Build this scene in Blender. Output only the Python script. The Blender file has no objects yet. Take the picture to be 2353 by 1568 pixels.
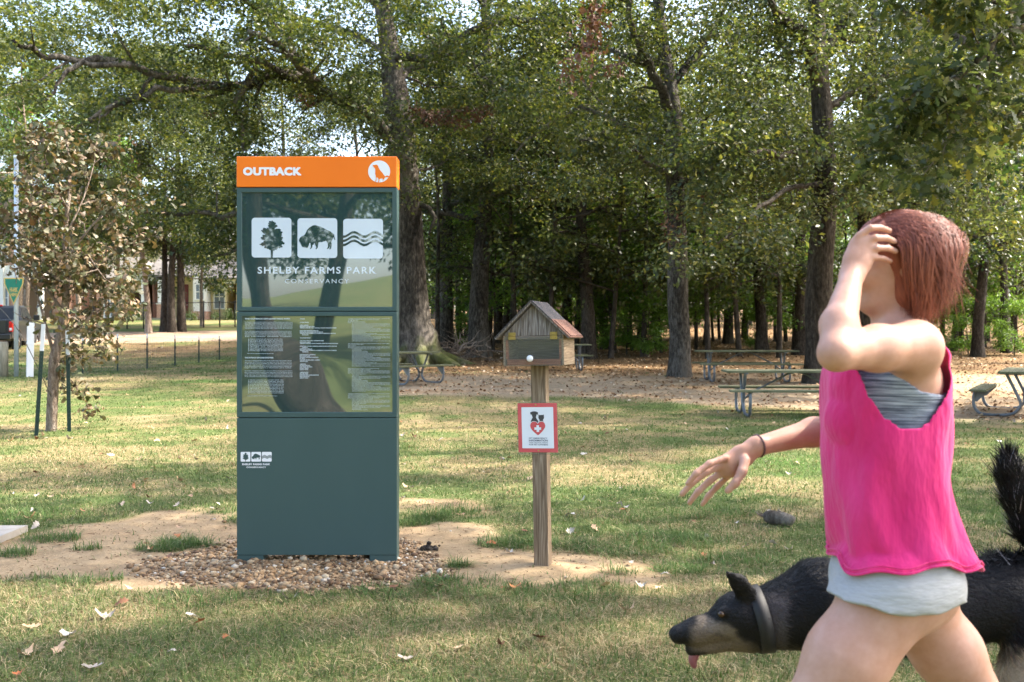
import bpy, bmesh, math, random
import numpy as np
from mathutils import Vector, Matrix, noise as mnoise
from mathutils.geometry import tessellate_polygon

S = bpy.context.scene
COL = S.collection
R = math.radians
random.seed(7)
RNG = np.random.default_rng(11)

# ------------------------------------------------------------------ camera
FPX, CX, HY, CAMZ = 2287.6, 1176.5, 770.0, 1.38      # photograph measured 2353 px wide
cd = bpy.data.cameras.new('camera')
cam = bpy.data.objects.new('camera', cd)
COL.objects.link(cam)
cam.location = (0, 0, CAMZ)
cam.rotation_euler = (R(90), 0, 0)
cd.sensor_width = 36; cd.lens = 35; cd.shift_y = -14/2353
cd.clip_start = 0.05; cd.clip_end = 1500
cd.dof.use_dof = True; cd.dof.focus_distance = 6.0; cd.dof.aperture_fstop = 5.0
S.camera = cam

# ------------------------------------------------------------------ light
SUN_AZ, SUN_EL = R(12), R(49)                         # azimuth from +X (the right) towards +Y (away)
SDIR = Vector((math.cos(SUN_EL)*math.cos(SUN_AZ), math.cos(SUN_EL)*math.sin(SUN_AZ), math.sin(SUN_EL)))
W = bpy.data.worlds.new('World'); S.world = W
W.use_nodes = True
nt = W.node_tree
for n in list(nt.nodes): nt.nodes.remove(n)
wo = nt.nodes.new('ShaderNodeOutputWorld'); bg = nt.nodes.new('ShaderNodeBackground')
sk = nt.nodes.new('ShaderNodeTexSky'); sk.sky_type = 'NISHITA'; sk.sun_disc = False
sk.sun_elevation = SUN_EL; sk.sun_rotation = math.atan2(SDIR.x, SDIR.y)
sk.air_density = 1.0; sk.dust_density = 4.0; sk.ozone_density = .4
bg.inputs['Strength'].default_value = 0.15
nt.links.new(sk.outputs[0], bg.inputs[0]); nt.links.new(bg.outputs[0], wo.inputs[0])
sl = bpy.data.lights.new('sun', 'SUN'); sl.energy = 3.2; sl.angle = R(0.9); sl.color = (1, .93, .82)
so = bpy.data.objects.new('sun', sl); COL.objects.link(so)
so.location = (30, 10, 30)
so.rotation_euler = (-SDIR).to_track_quat('-Z', 'Y').to_euler()
S.view_settings.view_transform = 'Standard'; S.view_settings.look = 'None'
S.view_settings.gamma = 1; S.view_settings.exposure = 2.42
S.render.engine = 'CYCLES'
cy = S.cycles
cy.use_denoising = True
cy.max_bounces = 9; cy.diffuse_bounces = 7; cy.glossy_bounces = 3; cy.transmission_bounces = 5; cy.transparent_max_bounces = 8
cy.caustics_reflective = False; cy.caustics_refractive = False
cy.sample_clamp_indirect = 6

# ------------------------------------------------------------------ helpers
def P(px, py, Y):
    return Vector(((px-CX)/FPX*Y, Y, CAMZ-(py-HY)/FPX*Y))

def tag(o, label=None, cat=None, group=None, kind=None):
    if label: o['label'] = label
    if cat: o['category'] = cat
    if group: o['group'] = group
    if kind: o['kind'] = kind
    return o

def empty(name, loc, rz=0, label=None, cat=None, group=None):
    o = bpy.data.objects.new(name, None); COL.objects.link(o)
    o.empty_display_size = .1
    o.location = loc; o.rotation_euler = (0, 0, rz)
    return tag(o, label, cat, group)

def link(name, me, mat=None, parent=None):
    o = bpy.data.objects.new(name, me); COL.objects.link(o)
    if mat is not None and not me.materials: me.materials.append(mat)
    if parent is not None: o.parent = parent
    return o

def npmesh(name, v, f, smooth=False, col=None):
    v = np.asarray(v, dtype=np.float32); f = np.asarray(f, dtype=np.int32)
    me = bpy.data.meshes.new(name)
    k = f.shape[1]
    me.vertices.add(len(v)); me.vertices.foreach_set('co', v.ravel())
    me.loops.add(f.size); me.loops.foreach_set('vertex_index', f.ravel())
    me.polygons.add(len(f))
    me.polygons.foreach_set('loop_start', np.arange(0, f.size, k, dtype=np.int32))
    me.polygons.foreach_set('loop_total', np.full(len(f), k, dtype=np.int32))
    if smooth: me.polygons.foreach_set('use_smooth', np.ones(len(f), dtype=bool))
    me.update(calc_edges=True)
    if col is not None:
        a = me.color_attributes.new('Col', 'FLOAT_COLOR', 'POINT')
        c4 = np.ones((len(v), 4), dtype=np.float32); c4[:, :3] = col
        a.data.foreach_set('color', c4.ravel())
    return me

class MB:
    """collects shapes and links them as one mesh object"""
    def __init__(s): s.v = []; s.f = []; s.sm = []
    def add(s, vs, fs, smooth=False):
        n = len(s.v); s.v += [tuple(x) for x in vs]
        s.f += [tuple(i+n for i in f) for f in fs]; s.sm += [smooth]*len(fs)
        return s
    def box(s, x0, x1, y0, y1, z0, z1, M=None):
        vs = [Vector((x, y, z)) for z in (z0, z1) for y in (y0, y1) for x in (x0, x1)]
        if M is not None: vs = [M @ q for q in vs]
        return s.add(vs, [(0, 2, 3, 1), (4, 5, 7, 6), (0, 1, 5, 4), (2, 6, 7, 3), (0, 4, 6, 2), (1, 3, 7, 5)])
    def bbox(s, x0, x1, y0, y1, z0, z1, b=.004, M=None):
        """box with chamfered edges"""
        bm = bmesh.new(); bmesh.ops.create_cube(bm, size=1)
        for q in bm.verts:
            q.co = Vector(((x0+x1)/2+q.co.x*(x1-x0), (y0+y1)/2+q.co.y*(y1-y0), (z0+z1)/2+q.co.z*(z1-z0)))
        bmesh.ops.bevel(bm, geom=list(bm.edges), offset=b, segments=2, profile=.5, affect='EDGES')
        return s.bm(bm, M)
    def bm(s, bm, M=None, smooth=False):
        bm.verts.index_update()
        vs = [(M @ q.co) if M is not None else q.co.copy() for q in bm.verts]
        s.add(vs, [[q.index for q in f.verts] for f in bm.faces], smooth); bm.free(); return s
    def beam(s, a, b, w, h, up=(0, 0, 1)):
        a = Vector(a); b = Vector(b); d = (b-a).normalized(); u = Vector(up)
        sd = d.cross(u)
        if sd.length < 1e-4: sd = Vector((1, 0, 0))
        sd.normalize(); u = sd.cross(d)
        vs = [p + sd*sx*w/2 + u*sy*h/2 for p in (a, b) for sy in (-1, 1) for sx in (-1, 1)]
        return s.add(vs, [(0, 1, 3, 2), (4, 6, 7, 5), (0, 4, 5, 1), (2, 3, 7, 6), (0, 2, 6, 4), (1, 5, 7, 3)])
    def tube(s, pts, rad, n=10, smooth=True, cap=True, wob=0, seed=0):
        v, f = tube_np(pts, rad, n, wob, seed, cap)
        return s.add(v, f, smooth)
    def ball(s, c, r, sub=2, sc=(1, 1, 1)):
        bm = bmesh.new(); bmesh.ops.create_icosphere(bm, subdivisions=sub, radius=1)
        for q in bm.verts: q.co = Vector((c[0]+q.co.x*r*sc[0], c[1]+q.co.y*r*sc[1], c[2]+q.co.z*r*sc[2]))
        return s.bm(bm, None, True)
    def poly(s, pts, y, depth=0):
        """flat outline in the XZ plane (points x,z) facing -Y, optional thickness backwards"""
        tris = tessellate_polygon([[Vector((p[0], p[1], 0)) for p in pts]])
        vs = [(p[0], y, p[1]) for p in pts]; fs = []
        for t in tris:
            a, b, c = (Vector(pts[i]) for i in t)
            w = (b-a).cross(c-a) if hasattr(a, 'cross') and len(a) == 3 else (b.x-a.x)*(c.y-a.y)-(b.y-a.y)*(c.x-a.x)
            fs.append(tuple(t) if w > 0 else tuple(reversed(t)))
        if depth:
            n = len(pts)
            vs += [(p[0], y+depth, p[1]) for p in pts]
            fs += [(i, (i+1) % n, (i+1) % n+n, i+n) for i in range(n)]
        return s.add(vs, fs)
    def mesh(s, name):
        me = bpy.data.meshes.new(name); me.from_pydata([tuple(q) for q in s.v], [], s.f)
        me.polygons.foreach_set('use_smooth', s.sm); me.update(); return me
    def build(s, name, mat, parent=None):
        return link(name, s.mesh(name), mat, parent)

def tube_np(pts, rad, n=10, wob=0, seed=0, cap=True):
    pts = [Vector(p) for p in pts]; m = len(pts)
    if not hasattr(rad, '__len__'): rad = [rad]*m
    vs = []; fs = []
    up = Vector((0, 0, 1))
    prev = None
    for i, p in enumerate(pts):
        t = (pts[min(i+1, m-1)]-pts[max(i-1, 0)]).normalized()
        if prev is None:
            a = Vector((1, 0, 0)) if abs(t.x) < .8 else Vector((0, 1, 0))
            a = (a - t*a.dot(t)).normalized()
        else:
            a = (prev - t*prev.dot(t)).normalized()
        prev = a; b = t.cross(a)
        for k in range(n):
            an = 2*math.pi*k/n; r = rad[i]
            d = a*math.cos(an)+b*math.sin(an)
            if wob: r *= 1+wob*mnoise.noise(Vector((p.x*1.3+d.x*1.6+seed, p.y*1.3+d.y*1.6, p.z*.7)))
            vs.append(p+d*r)
    for i in range(m-1):
        for k in range(n):
            fs.append((i*n+k, i*n+(k+1) % n, (i+1)*n+(k+1) % n, (i+1)*n+k))
    if cap:
        fs.append(tuple(range(n-1, -1, -1))); fs.append(tuple((m-1)*n+k for k in range(n)))
    return vs, fs

def smooth_path(pts, k=4):
    """Catmull-Rom through points that carry any number of components"""
    pts = [np.array(p, dtype=float) for p in pts]
    if len(pts) < 3: return pts
    q = [2*pts[0]-pts[1]]+pts+[2*pts[-1]-pts[-2]]
    out = []
    for i in range(1, len(q)-2):
        for j in range(k):
            t = j/k
            out.append(.5*((2*q[i])+(q[i+1]-q[i-1])*t+(2*q[i-1]-5*q[i]+4*q[i+1]-q[i+2])*t*t+(-q[i-1]+3*q[i]-3*q[i+1]+q[i+2])*t**3))
    out.append(pts[-1]); return out

_curves = {}
def text_mesh(txt, size, bold=0, spacing=1, align='LEFT', xs=1.0):
    """lettering as triangles: list of vertices (x,z) and faces"""
    cu = bpy.data.curves.new('lettering_source', 'FONT'); cu.body = txt; cu.size = size; cu.offset = bold*size
    cu.space_character = spacing; cu.align_x = align; cu.resolution_u = 3; cu.fill_mode = 'FRONT'
    ob = bpy.data.objects.new('lettering_source', cu); COL.objects.link(ob)
    dg = bpy.context.evaluated_depsgraph_get()
    me = bpy.data.meshes.new_from_object(ob.evaluated_get(dg))
    v = [(q.co.x*xs, q.co.y) for q in me.vertices]; f = [tuple(p.vertices) for p in me.polygons]
    bpy.data.objects.remove(ob); bpy.data.curves.remove(cu); bpy.data.meshes.remove(me)
    return v, f

def put_text(mb, txt, x, z, y, height=None, width=None, bold=0, spacing=1, align='L'):
    """fit the capitals of one line into a box: x,z = lower left (or centre) corner"""
    v, f = text_mesh(txt, 1.0, bold, spacing)
    xs = [q[0] for q in v]; zs = [q[1] for q in v]
    x0, x1, z0, z1 = min(xs), max(xs), min(zs), max(zs)
    sz = height/(z1-z0) if height else width/(x1-x0)
    sx = width/(x1-x0) if width else sz
    ox = x-(x1-x0)*sx/2 if align == 'C' else x
    vs = [(ox+(q[0]-x0)*sx, y, z+(q[1]-z0)*sz) for q in v]
    fs = []
    for t in f:
        a, b, c = vs[t[0]], vs[t[1]], vs[t[2]]
        w = (b[0]-a[0])*(c[2]-a[2])-(b[2]-a[2])*(c[0]-a[0])
        fs.append(t if w > 0 else tuple(reversed(t)))
    mb.add(vs, fs); return (x1-x0)*sx

def rrect(x0, x1, z0, z1, r, n=6):
    out = []
    for cx, cz, a0 in ((x1-r, z0+r, -90), (x1-r, z1-r, 0), (x0+r, z1-r, 90), (x0+r, z0+r, 180)):
        for k in range(n+1):
            a = R(a0+90*k/n); out.append((cx+r*math.cos(a), cz+r*math.sin(a)))
    return out

# value noise on arrays
def _hash(ix, iy, seed):
    h = (ix.astype(np.int64)*374761393+iy.astype(np.int64)*668265263+seed*1442695041) & 0xffffffff
    h = ((h ^ (h >> 13))*1274126177) & 0xffffffff
    return ((h ^ (h >> 16)) & 0xffff)/65535.0
def vnoise(x, y, sc, seed=0):
    x = np.asarray(x, float)/sc; y = np.asarray(y, float)/sc
    ix = np.floor(x); iy = np.floor(y); fx = x-ix; fy = y-iy
    fx = fx*fx*(3-2*fx); fy = fy*fy*(3-2*fy)
    a = _hash(ix, iy, seed); b = _hash(ix+1, iy, seed); c = _hash(ix, iy+1, seed); d = _hash(ix+1, iy+1, seed)
    return (a*(1-fx)+b*fx)*(1-fy)+(c*(1-fx)+d*fx)*fy
def fbm(x, y, sc, seed=0, o=4):
    t = 0; a = .5; n = 0
    for k in range(o):
        t = t+a*vnoise(x, y, sc/2**k, seed+k*17); n += a; a *= .55
    return t/n
def sstep(a, b, x):
    t = np.clip((x-a)/(b-a), 0, 1); return t*t*(3-2*t)

# ------------------------------------------------------------------ ground shape
_gy = np.array([-400, -80, -40, -20, -12, -6, 0, 16, 21, 26, 32, 39, 50, 60, 80, 140, 400.])
_gzv = np.array([26, 8.0, 4.6, 1.7, .5, 0, 0, 0, .12, .3, .40, .74, 1.5, 2.0, 2.8, 5, 9.])
def gz(x, y):
    x = np.asarray(x, float); y = np.asarray(y, float)
    z = (np.interp(y-1.5, _gy, _gzv)+np.interp(y+1.5, _gy, _gzv)+np.interp(y, _gy, _gzv))/3
    back = sstep(-4, -10, y)*0+np.where(y < -4, 1, 0)
    z = np.where(y < -4, z*(.62+.38*sstep(-18, -3, x)), z)
    bump = (fbm(x, y, 1.7, 5, 3)-.5)*.035+(fbm(x, y, .35, 9, 2)-.5)*.012
    gm = np.exp(-(((x+1.2)/.85)**2+((y-5.95)/.5)**2))*.02      # gravel heap under the kiosk
    pm = np.exp(-(((x-.17)/.2)**2+((y-5.8)/.16)**2))*.025      # soil tamped round the wooden post
    return z+bump*np.exp(-np.abs(y-6)/14)+gm+pm
def G(x, y): return float(gz(x, y))
def gp(px, py):
    """ground point under a pixel of the photograph (near, flat ground)"""
    Y = CAMZ*FPX/(py-HY)
    for _ in range(12):
        Y = (CAMZ-G((px-CX)/FPX*Y, Y))*FPX/(py-HY)
    return Vector(((px-CX)/FPX*Y, Y, G((px-CX)/FPX*Y, Y)))
def poly_mask(x, y, poly, soft=.12):
    """1 inside the polygon, fading over soft metres outside/inside"""
    x = np.asarray(x, float); y = np.asarray(y, float)
    ins = np.zeros(x.shape, bool); dmin = np.full(x.shape, 1e9)
    n = len(poly)
    for i in range(n):
        ax, ay = poly[i]; bx, by = poly[(i+1) % n]
        c = ((ay > y) != (by > y)) & (x < (bx-ax)*(y-ay)/((by-ay) if by != ay else 1e-9)+ax)
        ins ^= c
        t = np.clip(((x-ax)*(bx-ax)+(y-ay)*(by-ay))/((bx-ax)**2+(by-ay)**2+1e-12), 0, 1)
        dmin = np.minimum(dmin, np.hypot(x-ax-t*(bx-ax), y-ay-t*(by-ay)))
    sd = np.where(ins, dmin, -dmin)
    return sstep(-soft, soft, sd)

# ------------------------------------------------------------------ materials
class NT:
    def __init__(s, name):
        s.m = bpy.data.materials.new(name); s.m.use_nodes = True; s.t = s.m.node_tree
        s.b = s.t.nodes['Principled BSDF']; s.out = s.t.nodes['Material Output']
    def n(s, typ, **kw):
        q = s.t.nodes.new(typ)
        for k, v in kw.items():
            if k.startswith('i_'): q.inputs[k[2:].replace('_', ' ')].default_value = v
            else: setattr(q, k, v)
        return q
    def l(s, a, b): s.t.links.new(a, b)
    def ramp(s, fac, stops):
        q = s.n('ShaderNodeValToRGB'); e = q.color_ramp.elements
        while len(e) > 1: e.remove(e[-1])
        for i, (p, c) in enumerate(stops):
            k = e[0] if i == 0 else e.new(p)
            k.position = p; k.color = (*c, 1)
        s.l(fac, q.inputs[0]); return q.outputs[0]
    def coord(s, kind='Object', scale=(1, 1, 1)):
        tc = s.n('ShaderNodeTexCoord'); mp = s.n('ShaderNodeMapping')
        mp.inputs['Scale'].default_value = scale
        s.l(tc.outputs[kind], mp.inputs[0]); return mp.outputs[0]
    def noise(s, vec, scale, detail=4, rough=.55):
        q = s.n('ShaderNodeTexNoise'); q.inputs['Scale'].default_value = scale
        q.inputs['Detail'].default_value = detail; q.inputs['Roughness'].default_value = rough
        if vec is not None: s.l(vec, q.inputs['Vector'])
        return q.outputs['Fac']
    def bump(s, h, strength=.3, dist=.02):
        q = s.n('ShaderNodeBump'); q.inputs['Strength'].default_value = strength; q.inputs['Distance'].default_value = dist
        s.l(h, q.inputs['Height']); s.l(q.outputs[0], s.b.inputs['Normal']); return q.outputs[0]
    def set(s, base=None, rough=None, metal=None, spec=None, **kw):
        if base is not None: s.b.inputs['Base Color'].default_value = (*base, 1)
        if rough is not None: s.b.inputs['Roughness'].default_value = rough
        if metal is not None: s.b.inputs['Metallic'].default_value = metal
        if spec is not None: s.b.inputs['Specular IOR Level'].default_value = spec
        for k, v in kw.items(): s.b.inputs[k.replace('_', ' ')].default_value = v
        return s

def mottled(name, c0, c1, scale=8, rough=.7, bump=.15, dist=.01, stretch=(1, 1, 1), metal=0, detail=5, spec=.5, r2=None):
    a = NT(name); v = a.coord('Object', stretch)
    f = a.noise(v, scale, detail)
    a.l(a.ramp(f, [(.3, c0), (.7, c1)]), a.b.inputs['Base Color'])
    a.set(rough=rough, metal=metal, spec=spec)
    if bump: a.bump(a.noise(v, scale*3, 4), bump, dist)
    return a.m

def leaf_mat(name, stops, trans=.3, rough=.42, spec=.5, tcol=1.25):
    a = NT(name)
    g = a.n('ShaderNodeNewGeometry')
    oi = a.n('ShaderNodeObjectInfo')
    pn = a.noise(a.coord('Object'), .45, 3)
    mx = a.n('ShaderNodeMath', operation='MULTIPLY_ADD'); mx.inputs[1].default_value = .55
    ad = a.n('ShaderNodeMath', operation='MULTIPLY_ADD'); ad.inputs[1].default_value = .5
    a.l(g.outputs['Random Per Island'], mx.inputs[0]); 
    a.l(pn, ad.inputs[0]); ad.inputs[2].default_value = -.02
    a.l(ad.outputs[0], mx.inputs[2])
    c = a.ramp(mx.outputs[0], stops)
    hs = a.n('ShaderNodeHueSaturation'); 
    va = a.n('ShaderNodeMath', operation='MULTIPLY_ADD'); va.inputs[1].default_value = .3; va.inputs[2].default_value = .85
    a.l(oi.outputs['Random'], va.inputs[0]); a.l(va.outputs[0], hs.inputs['Value']); a.l(c, hs.inputs['Color'])
    a.l(hs.outputs[0], a.b.inputs['Base Color']); a.set(rough=rough, spec=spec)
    tr = a.n('ShaderNodeBsdfTranslucent'); ms = a.n('ShaderNodeMixShader'); ms.inputs[0].default_value = trans
    gm = a.n('ShaderNodeMix', data_type='RGBA', blend_type='MULTIPLY'); gm.inputs['Factor'].default_value = 1
    a.l(hs.outputs[0], gm.inputs['A']); gm.inputs['B'].default_value = (1.25*tcol, 1.22*tcol, .62*tcol, 1)
    a.l(gm.outputs['Result'], tr.inputs['Color'])
    a.l(a.b.outputs[0], ms.inputs[1]); a.l(tr.outputs[0], ms.inputs[2]); a.l(ms.outputs[0], a.out.inputs[0])
    return a.m

def bark_mat(name, c0, c1, c2, sc=1.0, moss=False):
    a = NT(name); v = a.coord('Object', (9*sc, 9*sc, 3.2*sc))
    f = a.noise(v, 1.7, 8, .72)
    big = a.noise(a.coord('Object', (1, 1, .35)), .9, 3)
    mx = a.n('ShaderNodeMath', operation='MULTIPLY_ADD'); mx.inputs[1].default_value = .5
    a.l(big, mx.inputs[0]); 
    sb = a.n('ShaderNodeMath', operation='MULTIPLY'); sb.inputs[1].default_value = .62; a.l(f, sb.inputs[0]); a.l(sb.outputs[0], mx.inputs[2])
    a.l(a.ramp(mx.outputs[0], [(.44, c0), (.53, c1), (.64, c2)]), a.b.inputs['Base Color'])
    if moss:
        sx = a.n('ShaderNodeSeparateXYZ'); tc = a.n('ShaderNodeTexCoord'); a.l(tc.outputs['Object'], sx.inputs[0])
        mn = a.noise(a.coord('Object', (1, 1, .6)), 1.6, 4); ad = a.n('ShaderNodeMath', operation='MULTIPLY_ADD'); ad.inputs[1].default_value = 4.2; ad.inputs[2].default_value = -1.75
        a.l(mn, ad.inputs[0]); sb = a.n('ShaderNodeMath', operation='SUBTRACT'); a.l(ad.outputs[0], sb.inputs[0]); a.l(sx.outputs[2], sb.inputs[1]); mr = a.n('ShaderNodeMapRange'); mr.inputs['From Min'].default_value = -.5; mr.inputs['From Max'].default_value = .5
        a.l(sb.outputs[0], mr.inputs['Value']); mm = a.n('ShaderNodeMath', operation='MULTIPLY'); mm.inputs[1].default_value = .8; a.l(mr.outputs[0], mm.inputs[0])
        mxc = a.n('ShaderNodeMix', data_type='RGBA'); a.l(mm.outputs[0], mxc.inputs['Factor']); a.l(a.b.inputs['Base Color'].links[0].from_socket, mxc.inputs['A']); mxc.inputs['B'].default_value = (.11, .13, .03, 1); a.l(mxc.outputs['Result'], a.b.inputs['Base Color'])
    a.set(rough=.92, spec=.2); a.bump(f, 1.0, .09); return a.m

M = {}
def plain(name, c, rough=.5, **kw): M[name] = NT(name).set(c, rough, **kw).m

# foliage
OAK = [(0, (.012, .021, .009)), (.3, (.032, .052, .020)), (.52, (.068, .092, .028)), (.70, (.122, .140, .038)), (.84, (.185, .165, .038)), (.94, (.19, .12, .045)), (1, (.12, .055, .025))]
M['leaf_oak'] = leaf_mat('leaf_oak', OAK, .40, .42, .42)
M['leaf_warm'] = leaf_mat('leaf_warm', [(0, (.014, .025, .011)), (.3, (.037, .057, .024)), (.52, (.070, .094, .038)), (.70, (.115, .135, .045)), (.85, (.23, .20, .04)), (.94, (.28, .16, .035)), (1, (.15, .06, .025))], .44, .42, .42)
M['leaf_deep'] = leaf_mat('leaf_deep', [(0, (.009, .02, .008)), (.35, (.020, .046, .016)), (.6, (.042, .088, .024)), (.8, (.075, .13, .03)), (1, (.14, .15, .03))], .40, .42, .42)
M['leaf_bright'] = leaf_mat('leaf_bright', [(0, (.045, .09, .02)), (.4, (.09, .18, .03)), (.7, (.15, .26, .045)), (1, (.25, .29, .05))], .5, .42, .5)
M['leaf_dry'] = leaf_mat('leaf_dry', [(0, (.04, .022, .013)), (.2, (.11, .058, .028)), (.33, (.040, .050, .018)), (.44, (.075, .090, .035)), (.55, (.20, .125, .07)), (.66, (.085, .095, .045)), (.78, (.28, .20, .13)), (.9, (.15, .085, .04)), (1, (.17, .17, .11))], .18, .55, .4, .85)
M['leaf_hedge'] = leaf_mat('leaf_hedge', [(0, (.02, .035, .01)), (.5, (.05, .09, .02)), (1, (.10, .15, .03))], .25, .45, .4)
M['leaf_dead'] = leaf_mat('leaf_dead', [(0, (.06, .028, .02)), (.5, (.125, .058, .038)), (1, (.20, .11, .06))], .12, .6, .3)
M['bark'] = bark_mat('bark', (.017, .014, .011), (.055, .047, .038), (.155, .14, .12))
M['bark_pale'] = bark_mat('bark_pale', (.045, .036, .028), (.13, .108, .085), (.27, .235, .19), .9)
M['bark_oak'] = bark_mat('bark_oak', (.020, .017, .014), (.066, .057, .047), (.19, .165, .14), .8, True)
M['bark_dark'] = bark_mat('bark_dark', (.018, .014, .011), (.05, .04, .031), (.11, .092, .075))
M['bark_tan'] = bark_mat('bark_tan', (.10, .07, .05), (.24, .18, .14), (.40, .33, .27), 1.3)
# ================================================================== ground
def px_poly(pts):
    return [tuple(gp(a, b)[:2]) for a, b in pts]
DIRT_L = px_poly([(-420, 1290), (-150, 1262), (30, 1240), (150, 1214), (300, 1188), (430, 1174), (560, 1178), (600, 1350), (420, 1346), (200, 1338), (0, 1324), (-200, 1322), (-420, 1330)])
DIRT_R = px_poly([(880, 1216), (1010, 1205), (1110, 1212), (1125, 1262), (1222, 1270), (1350, 1280), (1480, 1296), (1560, 1330), (1500, 1350), (1250, 1362), (1040, 1356), (880, 1350)])
DIRT_P = px_poly([(915, 1146), (1050, 1142), (1130, 1168), (1100, 1190), (990, 1186)])
GRAVEL = px_poly([(285, 1322), (350, 1287), (470, 1266), (545, 1240), (915, 1240), (1000, 1283), (1045, 1312), (1000, 1336), (860, 1360), (600, 1360), (400, 1346)])
def masks(x, y):
    wx = x+(fbm(x, y, .5, 31, 3)-.5)*.5; wy = y+(fbm(x, y, .45, 47, 3)-.5)*.55
    dirt = np.maximum(np.maximum(poly_mask(wx, wy, DIRT_L, .1), poly_mask(wx, wy, DIRT_R, .1)), poly_mask(wx, wy, DIRT_P, .12)*.9)
    # thin scuffed spots in the lawn
    worn = sstep(.60, .76, fbm(x, y, 1.5, 77, 4))*.75*sstep(4.2, 5, y)*sstep(40, 20, y)
    grav = poly_mask(x+(fbm(x, y, .3, 3, 2)-.5)*.22, y+(fbm(x, y, .3, 8, 2)-.5)*.22, GRAVEL, .07)
    # sandy picnic ground in front of the woods
    ylow = np.interp(x, [-6, -2.6, 3, 5, 7, 20], [21, 20.3, 19.6, 17.6, 15.9, 15.4])+(fbm(x, y, 2.5, 21, 3)-.5)*2.2
    sand = sstep(-.5, .9, y-ylow)*sstep(29.5, 25.5, y+(fbm(x, y, 2, 22, 3)-.5)*3)*sstep(-5.2, -3.6, x)
    litter = sstep(24.5, 28.5, y+(fbm(x, y, 3, 23, 3)-.5)*4)*sstep(-7, -3.5, x+(y-28)*.12)
    rc = 48.5+.30*(x+13)
    road = sstep(4.6, 4.0, np.abs(y-rc)+(fbm(x, y, 2, 51, 2)-.5)*.8)*sstep(3, -3, x)
    asph = sstep(.55, .35, np.abs(y-rc+2.2))*sstep(-12, -10, x)*sstep(3, -3, x)
    verge = sstep(6.0, 3.0, np.abs(y-(rc-8.2)))*sstep(-19, -15, x)*sstep(3, -3, x)*sstep(.28, .55, fbm(x, y, 1.8, 53, 3))
    return dirt, worn, grav, sand, litter, road, asph, verge
def tone(x, y):
    """0 = straw, 1 = green turf"""
    t = .45*fbm(x, y, 2.6, 101, 3)+.55*fbm(x, y, .55, 131, 3)
    g = sstep(.36, .62, t)
    # greener streaks at middle distance, strawy close to the camera
    g = g*(.72+.28*sstep(5.6, 7.5, y))
    return g
def mixc(a, b, t): return a*(1-t[..., None])+np.array(b)*t[..., None]
def ground_col(x, y):
    dirt, worn, grav, sand, litter, road, asph, verge = masks(x, y)
    g = tone(x, y)
    c = np.zeros(x.shape+(3,))+np.array((.190, .155, .072))
    c = mixc(c, (.078, .108, .032), g)
    c = mixc(c, (.05, .12, .02), sstep(.70, .82, fbm(x, y, 3.5, 141, 2))*.6*sstep(8, 11, y))
    c = mixc(c, (.105, .135, .050), sstep(-3, -9, y)*.75)
    c = mixc(c, (.30, .215, .125), worn*.6)
    c = mixc(c, (.335, .24, .14), dirt*.95)
    c = mixc(c, (.27, .18, .10), dirt*sstep(.52, .75, fbm(x, y, .4, 61, 3))*.55)
    c = mixc(c, (.30, .20, .12), grav*.8)
    c = mixc(c, (.32, .24, .16), sand*.92)
    c = mixc(c, (.27, .175, .095), sand*sstep(.5, .68, fbm(x, y*2.2, 1.4, 66, 4))*.75)
    c = mixc(c, (.17, .105, .055), litter*.92)
    c = mixc(c, (.24, .15, .08), verge*.85)
    c = mixc(c, (.33, .24, .17), road)
    c = mixc(c, (.22, .155, .105), road*sstep(.5, .7, fbm(x, y, 2.4, 68, 3))*.6)
    c = mixc(c, (.33, .34, .36), asph)
    return c
def axis(segs):
    out = []
    for a, b, st in segs: out += list(np.arange(a, b, st))
    return np.array(out+[segs[-1][1]])
gx = axis([(-400, -120, 20), (-120, -40, 4), (-40, -12, .8), (-12, -5, .2), (-5, 4, .045), (4, 12, .2), (12, 40, .8), (40, 120, 4), (120, 400, 20)])
gyy = axis([(-400, -80, 20), (-80, -20, 3), (-20, 2.5, .8), (2.5, 3.6, .15), (3.6, 9, .045), (9, 16, .11), (16, 32, .22), (32, 60, .6), (60, 120, 4), (120, 420, 20)])
XX, YY = np.meshgrid(gx, gyy)
ZZ = gz(XX, YY)
nxg, nyg = len(gx), len(gyy)
idx = np.arange(nxg*nyg).reshape(nyg, nxg)
gf = np.stack([idx[:-1, :-1], idx[:-1, 1:], idx[1:, 1:], idx[1:, :-1]], -1).reshape(-1, 4)
a = NT('turf_soil')
va = a.n('ShaderNodeVertexColor', layer_name='Col')
gn = a.noise(a.coord('Object'), 38, 6, .7); gn2 = a.noise(a.coord('Object'), 7, 4)
hs = a.n('ShaderNodeHueSaturation'); mr = a.n('ShaderNodeMapRange'); mr.inputs['To Min'].default_value = .55; mr.inputs['To Max'].default_value = 1.45
mm = a.n('ShaderNodeMath', operation='MULTIPLY_ADD'); mm.inputs[1].default_value = .5; m2 = a.n('ShaderNodeMath', operation='MULTIPLY'); m2.inputs[1].default_value = .5
a.l(gn2, m2.inputs[0]); a.l(gn, mm.inputs[0]); a.l(m2.outputs[0], mm.inputs[2]); mr.inputs['From Min'].default_value = .25; mr.inputs['From Max'].default_value = .75
a.l(mm.outputs[0], mr.inputs['Value']); a.l(mr.outputs[0], hs.inputs['Value']); a.l(va.outputs[0], hs.inputs['Color'])
a.l(hs.outputs[0], a.b.inputs['Base Color']); a.set(rough=.95, spec=.1); a.bump(gn, .5, .03)
M['ground'] = a.m
gme = npmesh('ground', np.stack([XX, YY, ZZ], -1).reshape(-1, 3), gf, True, ground_col(XX, YY).reshape(-1, 3))
tag(link('ground', gme, M['ground']), kind='structure')

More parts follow.
